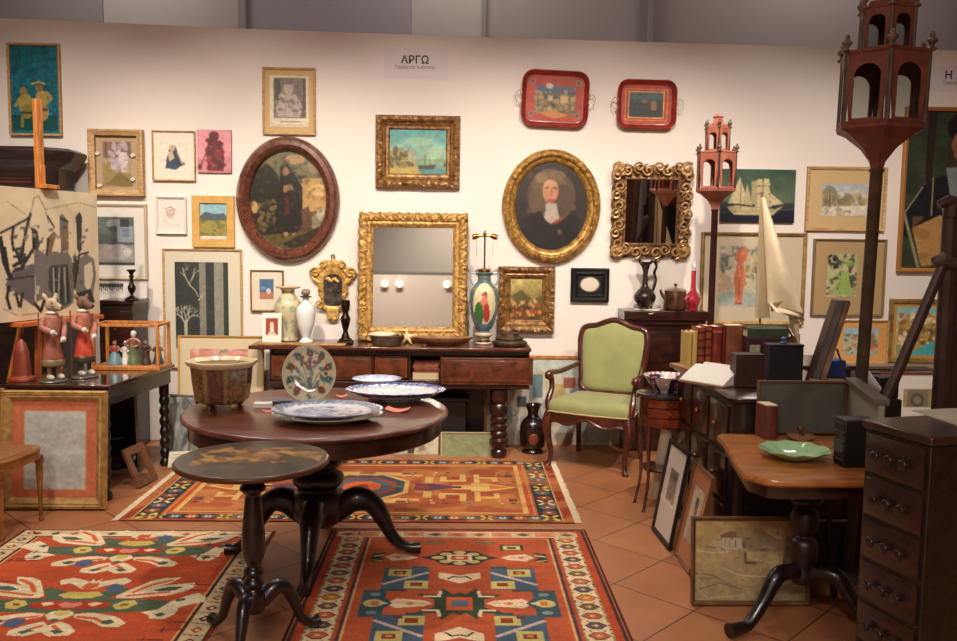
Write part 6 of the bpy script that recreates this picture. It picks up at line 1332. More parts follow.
th = thing('pink_bottle', 'tall pink glass bottle with a clear stopper at the right end of the mahogany cabinet', 'bottle', (W(692.5,305,6.54).x, 6.54, KZ))
obj('body', MB().lathe(smooth_prof([(.04,0),(.045,.005),(.05,.03),(.066,.07),(.066,.10),(.045,.13),(.024,.16),(.02,.2),(.019,.3),(.022,.31)]), 36), PINKGLASS, th, sharp=60)
obj('stopper', MB().lathe(smooth_prof([(.012,.305),(.012,.32),(.02,.335),(.018,.36),(.006,.385)]), 20), mat('clear_stopper', (226,226,220), .1), th)
def sheets(name, label, pts, m, thick=.002, lift=.01, cat='papers', loc=(0,0,0), rz=0):
    mb = MB(); mb.loft([[(x, y, z) for x, y, z in pts], [(x, y, z+thick) for x, y, z in pts]]); return single(name, label, cat, mb, m, loc=loc, rz=rz)
PAP = mat('old_paper', (206,194,170), .8, var=.08, vscale=6)
sheets('loose_paper', 'loose curled print hanging over the front edge of the mahogany cabinet', [(-.12,.06,0),(.12,.08,0),(.06,-.06,.002),(-.03,-.11,-.03)], PAP, loc=(W(652,312,6.5).x, 6.56, KZ+.003), rz=.1)
# folio papers behind the bowl
# ------------------------------------------------------------------ demi-lune side table
sz_ = .715; q = FL(664, 392, sz_); sc = (q.x+.01, q.y)
print('side table', sc)
sdt = thing('side_table', 'small kidney shaped side table with a dark top and three drawers, beside the armchair', 'table', (sc[0], sc[1], 0), math.radians(8))
def oval(rx, ry, z, n=48): return [(rx*math.cos(2*PI*k/n), ry*math.sin(2*PI*k/n), z) for k in range(n)]
obj('tabletop', MB().loft([oval(.175,.15,sz_-.02),oval(.18,.155,sz_-.012),oval(.178,.153,sz_-.002),oval(.17,.146,sz_)]), mat('grey_marble', (72,66,66), .15, dark=(48,44,46), vscale=12, coat=.5), sdt, sharp=50)
mb = MB(); mb.loft([oval(.16,.135,sz_-.2),oval(.16,.135,sz_-.021)]); obj('case', mb, MAHOG, sdt, sharp=40)
for k in range(3):
    z0_ = sz_-.195+k*.058; mb = MB(); n = 10
    rg = []
    for i in range(n+1):
        t = math.radians(215+95*i/n); rg.append([(.163*math.cos(t), .138*math.sin(t), z0_), (.168*math.cos(t), .143*math.sin(t), z0_+.003), (.168*math.cos(t), .143*math.sin(t), z0_+.048), (.163*math.cos(t), .138*math.sin(t), z0_+.051)])
    mb.loft(rg); d_ = obj('drawer', mb, mat('inlaid_mahogany', (140,64,34), .25, dark=(100,40,22), vscale=20), sdt); obj('knob', MB().sph((.172*math.cos(math.radians(262)), .15*math.sin(math.radians(262)), z0_+.025), .007, 10, 6), BRASS, d_)
for a_ in (215, 325, 40, 140):
    c, s_ = math.cos(math.radians(a_)), math.sin(math.radians(a_)); q_ = crv([(.15*c,.126*s_,sz_-.19),(.155*c,.13*s_,.4),(.148*c,.125*s_,.2),(.18*c,.15*s_,.02),(.19*c,.16*s_,0)], 5); mb = MB(); mb.tube(q_, [.017,.014,.01,.009,.012], 8); obj('leg', mb, MAHOG, sdt)
obj('shelf', MB().loft([oval(.13,.11,.24),oval(.135,.115,.25),oval(.13,.11,.26)]), MAHOG, sdt)
th = thing('imari_bowl', 'blue, white and rust patterned bowl on the kidney shaped side table', 'bowl', (sc[0]-.0, sc[1], sz_+.0005)); th.scale = (1.05,1.05,1.15)
def imf(co):
    t = (math.atan2(co.y, co.x)/(2*PI)*8) % 1; k = int((math.atan2(co.y, co.x)/(2*PI)*8) % 8); d = math.hypot(co.x, co.y)
    if co.z > .082: return (176,90,60) if (t*3) % 1 < .4 else (222,216,210)
    if t < .08: return (160,70,46)
    if k % 2 == 0:
        if abs(t-.55) < .2 and .03 < co.z < .066: return (200,110,84)
        return (38,42,84)
    return (184,96,70) if (math.sin(t*40)*math.sin(co.z*200) > .4) else (220,214,208)
art_lathe(smooth_prof([(.05,0),(.055,.008),(.06,.014),(.095,.045),(.125,.085),(.13,.09),(.12,.082),(.09,.045),(.05,.02),(.0,.018)], 6), 96, imf, GLAZE, th, 'bowl_body')
# ------------------------------------------------------------------ commode with the open book
CZ = .885; c0, c1 = FL(733, 397.5, CZ), FL(677, 366, CZ); 
print('commode', c0, c1)
CX0 = c0.x; CY0 = c0.y; CY1 = 5.05; CX1 = CX0+.72; xb_ = c0.x+(c1.x-c0.x)*(CY1-c0.y)/(c1.y-c0.y)
cm = thing('commode', 'dark commode with rounded corners carrying the books and the open volume', 'commode', ((CX0+CX1)/2, (CY0+CY1)/2, 0))
lx = lambda x: x-cm.location.x; ly = lambda y: y-cm.location.y
def cpl(o, r=.06):
    a, b_, c_, d_ = (lx(CX0)-o, ly(CY0)-o), (lx(CX1)+o, ly(CY0)-o), (lx(CX1)+o, ly(CY1)+o), (lx(xb_)-o, ly(CY1)+o)
    out = [(a[0]+r*(1-math.sin(t)), a[1]+r*(1-math.cos(t))) for t in np.linspace(PI/2, 0, 8)]
    return out+[b_, c_, d_]
obj('top', MB().loft([[(x, y, z) for x, y in cpl(o)] for o, z in ((0,CZ-.03),(.012,CZ-.022),(.012,CZ-.008),(.0,CZ))]), MAHOGD, cm, sharp=40)
obj('body', MB().loft([[(x, y, z) for x, y in cpl(-.02)] for z in (.06,CZ-.03)]), DARKOAK, cm, sharp=40)
obj('plinth', MB().loft([[(x, y, z) for x, y in cpl(.0)] for z in (.0,.06)]), DARKOAK, cm, sharp=40)
nd = 3; span = (CY1-CY0-.12)
dvx = (xb_-CX0)/(CY1-CY0)
for col_ in range(3):
    for row in range(3):
        ya = CY0+.09+span*col_/3+.02; yb = CY0+.09+span*(col_+1)/3-.02; z0_ = .1+row*.25; z1_ = z0_+.22
        M_ = Matrix.Identity(4); xq = lambda y: lx(CX0+dvx*(y-CY0))+.02
        mb = MB(); mb.loft([[(xq(ya),ly(ya),z0_),(xq(yb),ly(yb),z0_),(xq(yb),ly(yb),z1_),(xq(ya),ly(ya),z1_)],[(xq(ya)-.012,ly(ya),z0_),(xq(yb)-.012,ly(yb),z0_),(xq(yb)-.012,ly(yb),z1_),(xq(ya)-.012,ly(ya),z1_)],[(xq(ya)-.018,ly(ya)+.02,z0_+.02),(xq(yb)-.018,ly(yb)-.02,z0_+.02),(xq(yb)-.018,ly(yb)-.02,z1_-.02),(xq(ya)-.018,ly(ya)+.02,z1_-.02)]])
        d_ = obj('drawer', mb, MAHOGD, cm, bevel=.002); ym = (ya+yb)/2; obj('knob', MB().sph((xq(ym)-.03, ly(ym), (z0_+z1_)/2), .013, 12, 8), BRASS, d_)
ZC = CZ+.0006
# open book
q = FL(711, 375, CZ+.02)
th = thing('open_book', 'large open book with white pages lying on the commode', 'book', (1.40, 4.45, ZC), math.radians(38)); th.scale = (.78,.9,2.3)
mb = MB(); pr_ = [(-.235,.004),(-.2,.012),(-.1,.03),(-.03,.036),(0,.018),(.03,.036),(.1,.034),(.2,.018),(.235,.008)]
pv = [(p[0], p[2]) for p in crv([(x, 0, z) for x, z in pr_], 4)]
mb.loft([[(x, -.15, max(z, .006)), (x, .15, max(z, .006)), (x, .15, .004), (x, -.15, .004)] for x, z in pv]); obj('pages', mb, mat('book_paper', (240,236,226), .75), th, sharp=60)
obj('cover', MB().box(-.245,-.004,-.158,.158,0,.004).box(.004,.245,-.158,.158,0,.004).box(-.02,.02,-.158,.158,0,.003), mat('tan_cover', (150,118,84), .6), th)
a = Art(30, 40, (228,224,212)); 
for k in range(14): a.line([(.12,.1+k*.055),(.88,.1+k*.055)], .014, (176,176,176))
sheets('brown_papers', 'stack of brown papers on the commode beside the open book', [(-.17,-.16,0),(.12,-.19,0),(.17,.14,.0),(-.13,.17,.0)], mat('brown_paper', (150,110,76), .8, var=.2, vscale=6), .022, loc=(xb_+.12, 4.86, ZC), rz=.3)
# upright books
def up_book(label, px0, px1, pyt, Y, thick_m, bands=0, d=.15, zb=ZC, group='books standing on the commode', rx=0, cov=None):
    a_, b_ = W(px0, 360, Y), W(px1, 360, Y); w_ = b_.x-a_.x; h_ = W((px0+px1)/2, pyt, Y).z-zb
    th = thing('book', label, 'book', ((a_.x+b_.x)/2, Y+d/2, zb), 0, group)
    m = thick_m; n = 8
    sp = [(-w_/2, -d/2+.006)]+[(-w_/2*math.cos(PI*k/n), -d/2+.006-.01*math.sin(PI*k/n)) for k in range(1, n)]+[(w_/2, -d/2+.006),(w_/2, d/2),(w_/2-.003, d/2),(w_/2-.003,-d/2+.01),(-w_/2+.003,-d/2+.01),(-w_/2+.003,d/2),(-w_/2,d/2)]
    obj('cover', MB().prism(sp, 0, h_, 'z'), m, th, sharp=40)
    obj('pages', MB().box(-w_/2+.0035, w_/2-.0035, -d/2+.0105, d/2-.006, .004, h_-.005), CREAM, th)
    for k in range(bands):
        z_ = h_*(.14+.72*k/(max(1, bands-1))); mb = MB(); mb.prism([(x*1.05, y-.0022) for x, y in sp[:n+1]]+[(w_/2, -d/2+.012),(-w_/2, -d/2+.012)], z_, z_+h_*.05, 'z'); obj('spine_band', mb, cov or mat('dark_band', (60,34,28), .5), th)
    return th
YB = 4.85
YEL = mat('yellow_cloth', (196,170,96), .7); ORL = mat('orange_leather', (160,76,38), .45, dark=(120,50,28), vscale=20); REDL = mat('red_leather', (136,46,36), .45, dark=(96,28,24), vscale=15); DRED = mat('dark_red_leather', (96,32,26), .45); BRL = mat('mottled_brown_leather', (138,74,44), .5, dark=(96,48,28), vscale=14)
up_book('pale yellow slim book at the left end of the standing row', 687, 691.5, 332.5, YB, YEL)
up_book('pale yellow slim book beside the first, next to the orange volumes', 692, 697, 332, YB, YEL)
up_book('orange leather book with dark spine bands, left of its twin', 697.6, 704.5, 327.5, YB, ORL, 5)
up_book('orange leather book with dark spine bands, right of its twin', 705, 711.5, 326, YB, ORL, 5)
up_book('plain red leather book in the middle of the standing row', 712, 721.5, 326.5, YB, REDL, 2, cov=mat('red_band', (170,96,60), .5))
up_book('narrow dark red book between the red one and the thick mottled one', 722, 725, 326, YB, DRED)
up_book('thick mottled brown leather volume at the right end of the standing row', 725.5, 746, 325.5, YB, BRL, 0, d=.15)
# boxes and books to the right
def box_thing(name, label, px0, px1, pyt, Y, d, m, zb=ZC, cat='box', lid=None, rz=0, lidz=.8):
    a_, b_ = W(px0, 380, Y), W(px1, 380, Y); w_ = b_.x-a_.x; h_ = W((px0+px1)/2, pyt, Y).z-zb
    th = thing(name, label, cat, ((a_.x+b_.x)/2, Y+d/2, zb), rz)
    obj('body', MB().box(-w_/2, w_/2, -d/2, d/2, 0, h_*lidz-.001), m, th, bevel=.003)
    obj('lid', MB().box(-w_/2-.002, w_/2+.002, -d/2-.002, d/2+.002, h_*lidz, h_), lid or m, th, bevel=.004); return th, h_
box_thing('brown_box', 'upright dark brown leather box in front of the standing books', 735.5, 764, 354.5, 4.26, .1, mat('dark_brown_leather', (74,40,32), .5, dark=(50,28,24), vscale=12), lidz=.96)
_, hb_ = box_thing('black_box', 'black square box on the commode, left of the leaning dark slab', 768, 802.5, 344.5, 4.46, .09, mat('black_leather', (34,32,38), .5, var=.2, vscale=20), lidz=.93)
q = W(784, 341, 4.5); single('blue_glass_stopper', 'tiny blue glass knob standing on the black box', 'ornament', MB().lathe(smooth_prof([(.018,0),(.02,.006),(.008,.012),(.012,.02),(.014,.03),(.004,.038)]), 16), mat('blue_glass', (90,110,170), .1), loc=(q.x, 4.50, ZC+hb_+.0005))
th = thing('tall_box', 'tall dark case on the commode under the green ledger, behind the black box', 'box', (0,0,0))
a_, b_ = W(747, 345, 4.76), W(789, 345, 4.76); th.location = ((a_.x+b_.x)/2, 4.86, ZC); w_ = b_.x-a_.x; hh = W(768, 338, 4.76).z-ZC
obj('body', MB().box(-w_/2, w_/2, -.1, .1, 0, hh), mat('maroon_case', (80,34,36), .5, dark=(46,26,34), vscale=8), th, bevel=.004)
obj('label_panel', MB().box(-w_/2+.015, -.045, -.1035, -.1005, .05, hh-.04), mat('pale_picture_card', (186,178,140), .7, dark=(120,120,90), vscale=30), th)
a_, b_ = W(748, 335, 4.75), W(789.5, 335, 4.75)
flat_book('green bound ledger lying on the tall dark case behind the black box', (a_.x+b_.x)/2, 4.86, ZC+hh+.0005, b_.x-a_.x, .2, .052, mat('green_ledger', (60,76,46), .6, dark=(40,52,34), vscale=20))
ZG = ZC+hh+.053
bc = thing('rear_cabinet', 'dark cabinet behind the commode, carrying the model sailing boat', 'cabinet', (2.0, 5.34, 0))
obj('body', MB().box(-.32,.4,-.24,.24,0,CZ-.025), DARKOAK, bc, bevel=.004); obj('top', MB().box(-.34,.42,-.26,.26,CZ-.0245,CZ), MAHOGD, bc, bevel=.004)
# model ship with paper sails
q = W(761, 196, 5.15); 
sh = thing('model_sailboat', 'model sailing boat with tall cream sails behind the commode books', 'model ship', (W(777,345,5.15).x, 5.30, ZC))
def lp(px, py, Y=5.30): v = W(px, py, Y); return Vector((v.x-sh.location.x, v.y-sh.location.y, v.z-sh.location.z))
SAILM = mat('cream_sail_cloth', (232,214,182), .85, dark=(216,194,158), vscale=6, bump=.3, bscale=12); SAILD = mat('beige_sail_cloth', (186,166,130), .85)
WDB = wood('hull_wood', (150,96,54), (110,66,36), .4, 6, (5,5,5), .2)
hull = []
for k in range(9):
    t = k/8; wd_ = .055*math.sin(PI*min(1, t*1.1+.06))**.6 if t < .97 else .004; xh = -.22+.42*t
    hull.append([(xh, -wd_, .14+.03*(2*t-1)**2), (xh, -wd_*.5, .085), (xh, 0, .06), (xh, wd_*.5, .085), (xh, wd_, .14+.03*(2*t-1)**2)])
mb = MB(); mb.loft(hull, True, True, closed=True); obj('hull', mb, WDB, sh, sharp=60)
mb = MB(); mb.box(-.12,-.1,-.05,.05,0,.09); mb.box(.08,.1,-.05,.05,0,.09); mb.box(-.12,.1,-.01,.01,.0,.015); obj('cradle', mb, WDB, sh)
mt = lp(761.5, 192); mbp = lp(764, 330)
mb = MB(); mb.tube([(mt.x, 0, mt.z), (mt.x+.03, 0, .10)], [.005,.008], 8); obj('mast', mb, WDB, sh)
def sail(pts4, nm, m, bulge=.06, n=12):
    (a_, b_, c_, d_) = pts4; rings = []
    for i in range(n+1):
        u = i/n; row = []
        for j in range(n+1):
            v = j/n; p = (a_*(1-u)+b_*u)*(1-v)+(d_*(1-u)+c_*u)*v; p = p+Vector((0, -bulge*math.sin(PI*u)*math.sin(PI*min(1, v*.9+.05))*(.3+v), 0)); row.append(tuple(p))
        rings.append(row+[(x, y+.003, z) for x, y, z in row[::-1]])
    mb = MB(); mb.loft(rings); return obj(nm, mb, m, sh, sharp=60)
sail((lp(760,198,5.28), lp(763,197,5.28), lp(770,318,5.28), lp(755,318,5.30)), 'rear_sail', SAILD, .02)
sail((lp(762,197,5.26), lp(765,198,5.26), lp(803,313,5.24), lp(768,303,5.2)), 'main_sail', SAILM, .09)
sail((lp(769,303,5.2), lp(803,313,5.24), lp(804.5,321,5.3), lp(776,312,5.14)), 'sail_fold', SAILM, .03)
sail((lp(769.5,302,5.22), lp(777,302.5,5.18), lp(783,301,5.16), lp(772,312,5.2)), 'sail_underside', mat('shaded_sail_lining', (140,104,72), .85), .01)  # shade under the sail is put into this darker cloth colour
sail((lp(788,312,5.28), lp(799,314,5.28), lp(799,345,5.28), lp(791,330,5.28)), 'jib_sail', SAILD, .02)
mb = MB(); mb.tube(crv([lp(786,326,5.28), lp(793,338,5.28), lp(798,356,5.26), lp(798,364,5.24)], 5), [.014,.02,.02,.016], 8, flat=.3); obj('bowsprit', mb, WDB, sh)
# leaning dark slab on a stand
a_ = W(813, 379, 4.42); t_ = W(836, 299, 4.5)
sl_ = thing('carved_board', 'thick dark carved wooden panel leaning back on a thin strut, seen edge on', 'panel', (a_.x, 4.45, ZC))
hh_ = t_.z-ZC; sx_ = t_.x-a_.x
mb = MB(); mb.loft([[(-.055+sx_*u+dx, -.12+.03*u+dy, hh_*u+(.0 if dx < .05 else .0)) for dx, dy in ((.0,0),(.06,-.02),(.085,.1),(.02,.12))] for u in (0,.25,.5,.75,1)]); obj('panel_body', mb, mat('dark_carved_panel', (78,50,38), .45, dark=(38,22,20), vscale=10, bump=.4, bscale=30), sl_, bevel=.004)
mb = MB(); mb.loft([[(-.03+sx_*u+dx, -.142+.03*u+dy, hh_*u) for dx, dy in ((.01,0),(.035,-.008),(.035,.006),(.01,.014))] for u in (.02,.3,.6,.98)]); obj('edge_moulding', mb, mat('bronze_edge', (120,88,58), .4, .5, dark=(60,40,30), vscale=14), sl_)
mb = MB(); p0, p1 = W(833, 348, 4.6), W(843.5, 383, 4.45); mb.tube([(p0.x-sl_.location.x, .1, p0.z-ZC), (p1.x-sl_.location.x+.0, -.05, .006)], .006, 8); obj('strut', mb, BLACKM, sl_)
# blue packet etc.
a_, b_ = W(826, 370, 4.62), W(849, 370, 4.62)
single('blue_box', 'bright blue carton on the commode, behind the leaning panel strut', 'box', MB().box(-(b_.x-a_.x)/2, (b_.x-a_.x)/2, -.06, .06, 0, .09), mat('bright_blue_card', (50,80,160), .5, dark=(36,56,120), vscale=20), loc=((a_.x+b_.x)/2, 4.72, ZC), bevel=.003)
single('tan_box', 'flat tan box at the near right corner of the commode', 'box', MB().box(-.11,.07,-.08,.08,0,.035), mat('tan_card', (150,110,70), .7), loc=(W(838,378,4.3).x-.02, 4.28, ZC), bevel=.003)
# ------------------------------------------------------------------ drop-leaf pedestal table
PZ = .72; p1_, p2_ = FL(717, 435, PZ), FL(753, 480.5, PZ)
print('pedestal', p1_, p2_)
pt = thing('pedestal_table', 'honey topped pedestal table with dark tripod base, holding the green glass dish', 'table', ((p2_.x+1.78)/2, 3.62, 0))
px_ = lambda x: x-pt.location.x; py_ = lambda y: y-3.62
PX1 = 1.80
pl = [(px_(p1_.x)+.0, py_(p1_.y)), (px_(p1_.x)+.0, py_(p1_.y)-.06), (px_(p2_.x)+.0, py_(p2_.y)+.12), (px_(p2_.x)+.05, py_(p2_.y)+.02), (px_(p2_.x)+.1, py_(p2_.y)), (px_(PX1), py_(p2_.y)), (px_(PX1), py_(p1_.y)), (px_(p1_.x)+.05, py_(p1_.y)+.03)]
def scl(P_, k): return [(x*k, y*k) for x, y in P_]
obj('tabletop', MB().loft([[(x, y, z) for x, y in scl(pl, k)] for k, z in ((.985,PZ-.028),(1,PZ-.02),(1,PZ-.008),(.99,PZ))]), wood('honey_table_top', (184,116,58), (146,84,38), .3, 4, (1.5,6,6), .4, .05), pt, sharp=40)
obj('apron', MB().loft([[(x, y, z) for x, y in scl(pl, .88)] for z in (PZ-.09,PZ-.0285)]), MAHOGD, pt, sharp=40)
pc = (px_(FL(786, 560, .2).x), -.12)
obj('column', MB().lathe(smooth_prof([(.0,.63),(.09,.629),(.06,.6),(.035,.58),(.05,.56),(.07,.535),(.045,.51),(.03,.5),(.05,.485),(.058,.45),(.055,.41),(.035,.385),(.03,.375),(.05,.36),(.06,.33),(.058,.28),(.05,.24),(.055,.2),(.04,.17),(.0,.165)], 4), 32, c=(pc[0], pc[1], 0)), mat('worn_dark_wood', (48,28,22), .4, dark=(24,15,13), vscale=12), pt, sharp=60)
for an in (205, 325, 85):
    c, s_ = math.cos(math.radians(an)), math.sin(math.radians(an)); q_ = crv([(pc[0]+.03*c,pc[1]+.03*s_,.22),(pc[0]+.14*c,pc[1]+.14*s_,.225),(pc[0]+.22*c,pc[1]+.22*s_,.12),(pc[0]+.31*c,pc[1]+.31*s_,.03),(pc[0]+.40*c,pc[1]+.40*s_,.032)], 6)
    mb = MB(); mb.tube([(x, y, max(z, .033)) for x, y, z in q_], [.034,.036,.028,.024,.03], 12); obj('leg', mb, EBONY, pt)
ZP = PZ+.0006
# green glass dish
q = FL(789, 456, PZ); th = thing('green_dish', 'pale green pressed glass dish with wavy rim on the pedestal table', 'dish', (q.x, q.y-.05, ZP), .05)
GG = mat('jade_glass', (176,214,164), .12, coat=.5, dark=(158,202,150), vscale=20); GG.node_tree.nodes['Principled BSDF'].inputs['Transmission Weight'].default_value = .15
rg = []
for r, z in ((.05,0),(.055,.004),(.09,.018),(.12,.034),(.135,.042),(.137,.045),(.12,.038),(.09,.022),(.055,.01),(.03,.009),(.008,.009)):
    k_ = max(0, (r-.07)/.07); rg.append([(r*1.06*(1+.025*k_*math.cos(10*t))*math.cos(t), r*(1+.025*k_*math.cos(10*t))*math.sin(t), z+.003*k_*math.sin(10*t)) for t in np.linspace(0, 2*PI, 80, endpoint=False)])
obj('dish_body', MB().loft(rg), GG, th, sharp=60)
# rocker blotter
q = FL(803, 441, PZ); th = thing('rocker_blotter', 'small wooden rocker blotter with a turned knob behind the green dish', 'blotter', (q.x, q.y+.03, ZP), -.25)
mb = MB(); n = 14; mb.loft([[(-.06+.12*i/n, -.03, .012+.03*(2*i/n-1)**2*.6), (-.06+.12*i/n, .03, .012+.03*(2*i/n-1)**2*.6), (-.06+.12*i/n, .03, .034), (-.06+.12*i/n, -.03, .034)] for i in range(n+1)]); mb.v = [(x, y, z-.012) for x, y, z in mb.v]; obj('rocker', mb, mat('brown_wood_blotter', (150,110,76), .4, dark=(110,76,50), vscale=12), th)
obj('knob', MB().lathe(smooth_prof([(.02,.022),(.008,.03),(.012,.04),(.016,.05),(.008,.058),(.0,.06)]), 18), BRASS, th)
# old book standing at the left
q = FL(766, 437, PZ); th = thing('leather_book', 'upright rounded red brown leather book with raised bands, left of the grey slate', 'book', (q.x, q.y, ZP), .1)
sp = [(-.032*math.cos(PI*k/12), -.04-.02*math.sin(PI*k/12)) for k in range(13)]+[(.032,.05),(-.032,.05)]
hb2 = .155; obj('cover', MB().prism(sp, 0, hb2, 'z'), mat('red_brown_binding', (118,58,44), .5, dark=(84,38,32), vscale=14), th, sharp=40)
for k in range(5):
    mb = MB(); mb.prism([(x*1.03, y-.002) for x, y in sp], .012+k*.03, .018+k*.03, 'z'); obj('spine_band', mb, mat('binding_ridge', (96,46,36), .5), th)
obj('pages', MB().box(-.028,.028,-.045,.048,hb2,hb2+.004), CREAM, th)
# framed grey slate
a_, b_ = W(756, 410, 3.96), W(845.5, 412, 3.96); w_ = b_.x-a_.x; zt_ = W(800, 379.5, 3.99).z
th = thing('slate_board', 'grey slate board in a thin wooden rim standing on the pedestal table', 'board', ((a_.x+b_.x)/2, 3.95, ZP), rot=(-.05, 0, 0))
obj('frame', frame_mb(w_, zt_-ZP, [(0,0),(0,.018),(.008,.02),(.012,.016),(.012,.004)]), mat('slate_rim', (96,66,46), .5), th)
obj('slate', MB().box(-w_/2+.01, w_/2-.01, -.012, -.002, .01, zt_-ZP-.01), mat('grey_slate', (88,88,80), .7, dark=(70,68,64), vscale=7, bump=.2), th)
# wing board going towards the viewer
e0, e1 = Vector((b_.x+.012, 3.94, 0)), W(882, 405, 3.36)
wg = thing('folding_board', 'grey hinged side board running forward from the slate to the chest of drawers', 'board', (e0.x, e0.y, ZP), math.atan2(e1.y-e0.y, e1.x-e0.x))
Lw = math.hypot(e1.x-e0.x, e1.y-e0.y)
obj('board', MB().box(.004, Lw, -.012, .012, 0, zt_-ZP-.006), mat('pale_inner_board', (150,146,130), .7), wg, bevel=.002); obj('top_rail', MB().box(.004, Lw, -.03, .03, zt_-ZP-.005, zt_-ZP+.02), mat('grey_rail', (96,90,80), .6), wg, bevel=.003)
# black album on the table corner
a_, b_ = W(836, 450, 3.34), W(869, 450, 3.34); w_ = b_.x-a_.x; hh_ = W(850, 419, 3.34).z-ZP
th = thing('black_album', 'thick black ribbed album standing on the pedestal table, right of the green dish', 'album', ((a_.x+b_.x)/2+.02, 3.36, ZP))
obj('cover', MB().box(-w_/2, w_/2, -.045, .05, 0, hh_), mat('black_album_leather', (24,22,24), .45), th, bevel=.006)
for k in range(5): obj('rib', MB().box(-w_/2-.004, -w_/2+.01, -.042, .046, .02+k*hh_/5.2, .03+k*hh_/5.2), mat('black_album_leather', (24,22,24)), th, bevel=.002)
# ------------------------------------------------------------------ tall narrow chest of drawers
TZc = 1.0; n0, f0 = FL(932, 437, TZc), FL(867, 419, TZc); print('semainier', n0, f0)
dv = Vector((n0.x-f0.x, n0.y-f0.y, 0)); Wd = dv.length; ang_ = math.atan2(dv.y, dv.x)
cdw = thing('chest_of_drawers', 'tall narrow dark chest of drawers at the right edge, near the camera', 'chest of drawers', (f0.x, f0.y, 0), ang_)
obj('top', MB().box(-.012, Wd+.012, -.012, .45, TZc-.03, TZc), wood('worn_brown_top', (66,42,32), (40,25,21), .35, 5, (2,6,6), .3), cdw, bevel=.006)
obj('body', MB().box(.0, Wd, .0, .44, .05, TZc-.031), DARKOAK, cdw, bevel=.004); obj('plinth', MB().box(-.01, Wd+.01, -.01, .45, 0, .05), DARKOAK, cdw)
for k in range(6):
    z1_ = TZc-.045-k*.152; z0_ = z1_-.135; mb = MB(); panel(mb, .015, Wd-.015, z0_, z1_, -.0005, .014, .014); d_ = obj('drawer', mb, wood('reddish_drawer', (46,25,21), (30,17,15), .35, 6, (2,6,6), .4), cdw)
    for t in (.28, .5, .72): 
        M_ = T3(Wd*t, -.014, (z0_+z1_)/2, rx=PI/2); obj('knob', MB().lathe(smooth_prof([(.006,0),(.006,.01),(.018,.018),(.016,.026),(.0,.028)]), 16, M=M_), EBONY, d_)
qn = (Matrix.Rotation(-ang_, 3, 'Z') @ Vector((1,0,0)))
c_ = cdw.matrix_basis @ Vector((Wd*.5, .2, TZc))
sheets('newspaper', 'pale printed paper lying on top of the chest of drawers', [(-.14,-.13,0),(.2,-.17,0),(.22,.12,.0),(-.06,.15,0)], mat('news_paper', (196,184,160), .8, dark=(170,160,140), vscale=14), .003, loc=(c_.x+.12, c_.y+.12, TZc+.0006), rz=.35)
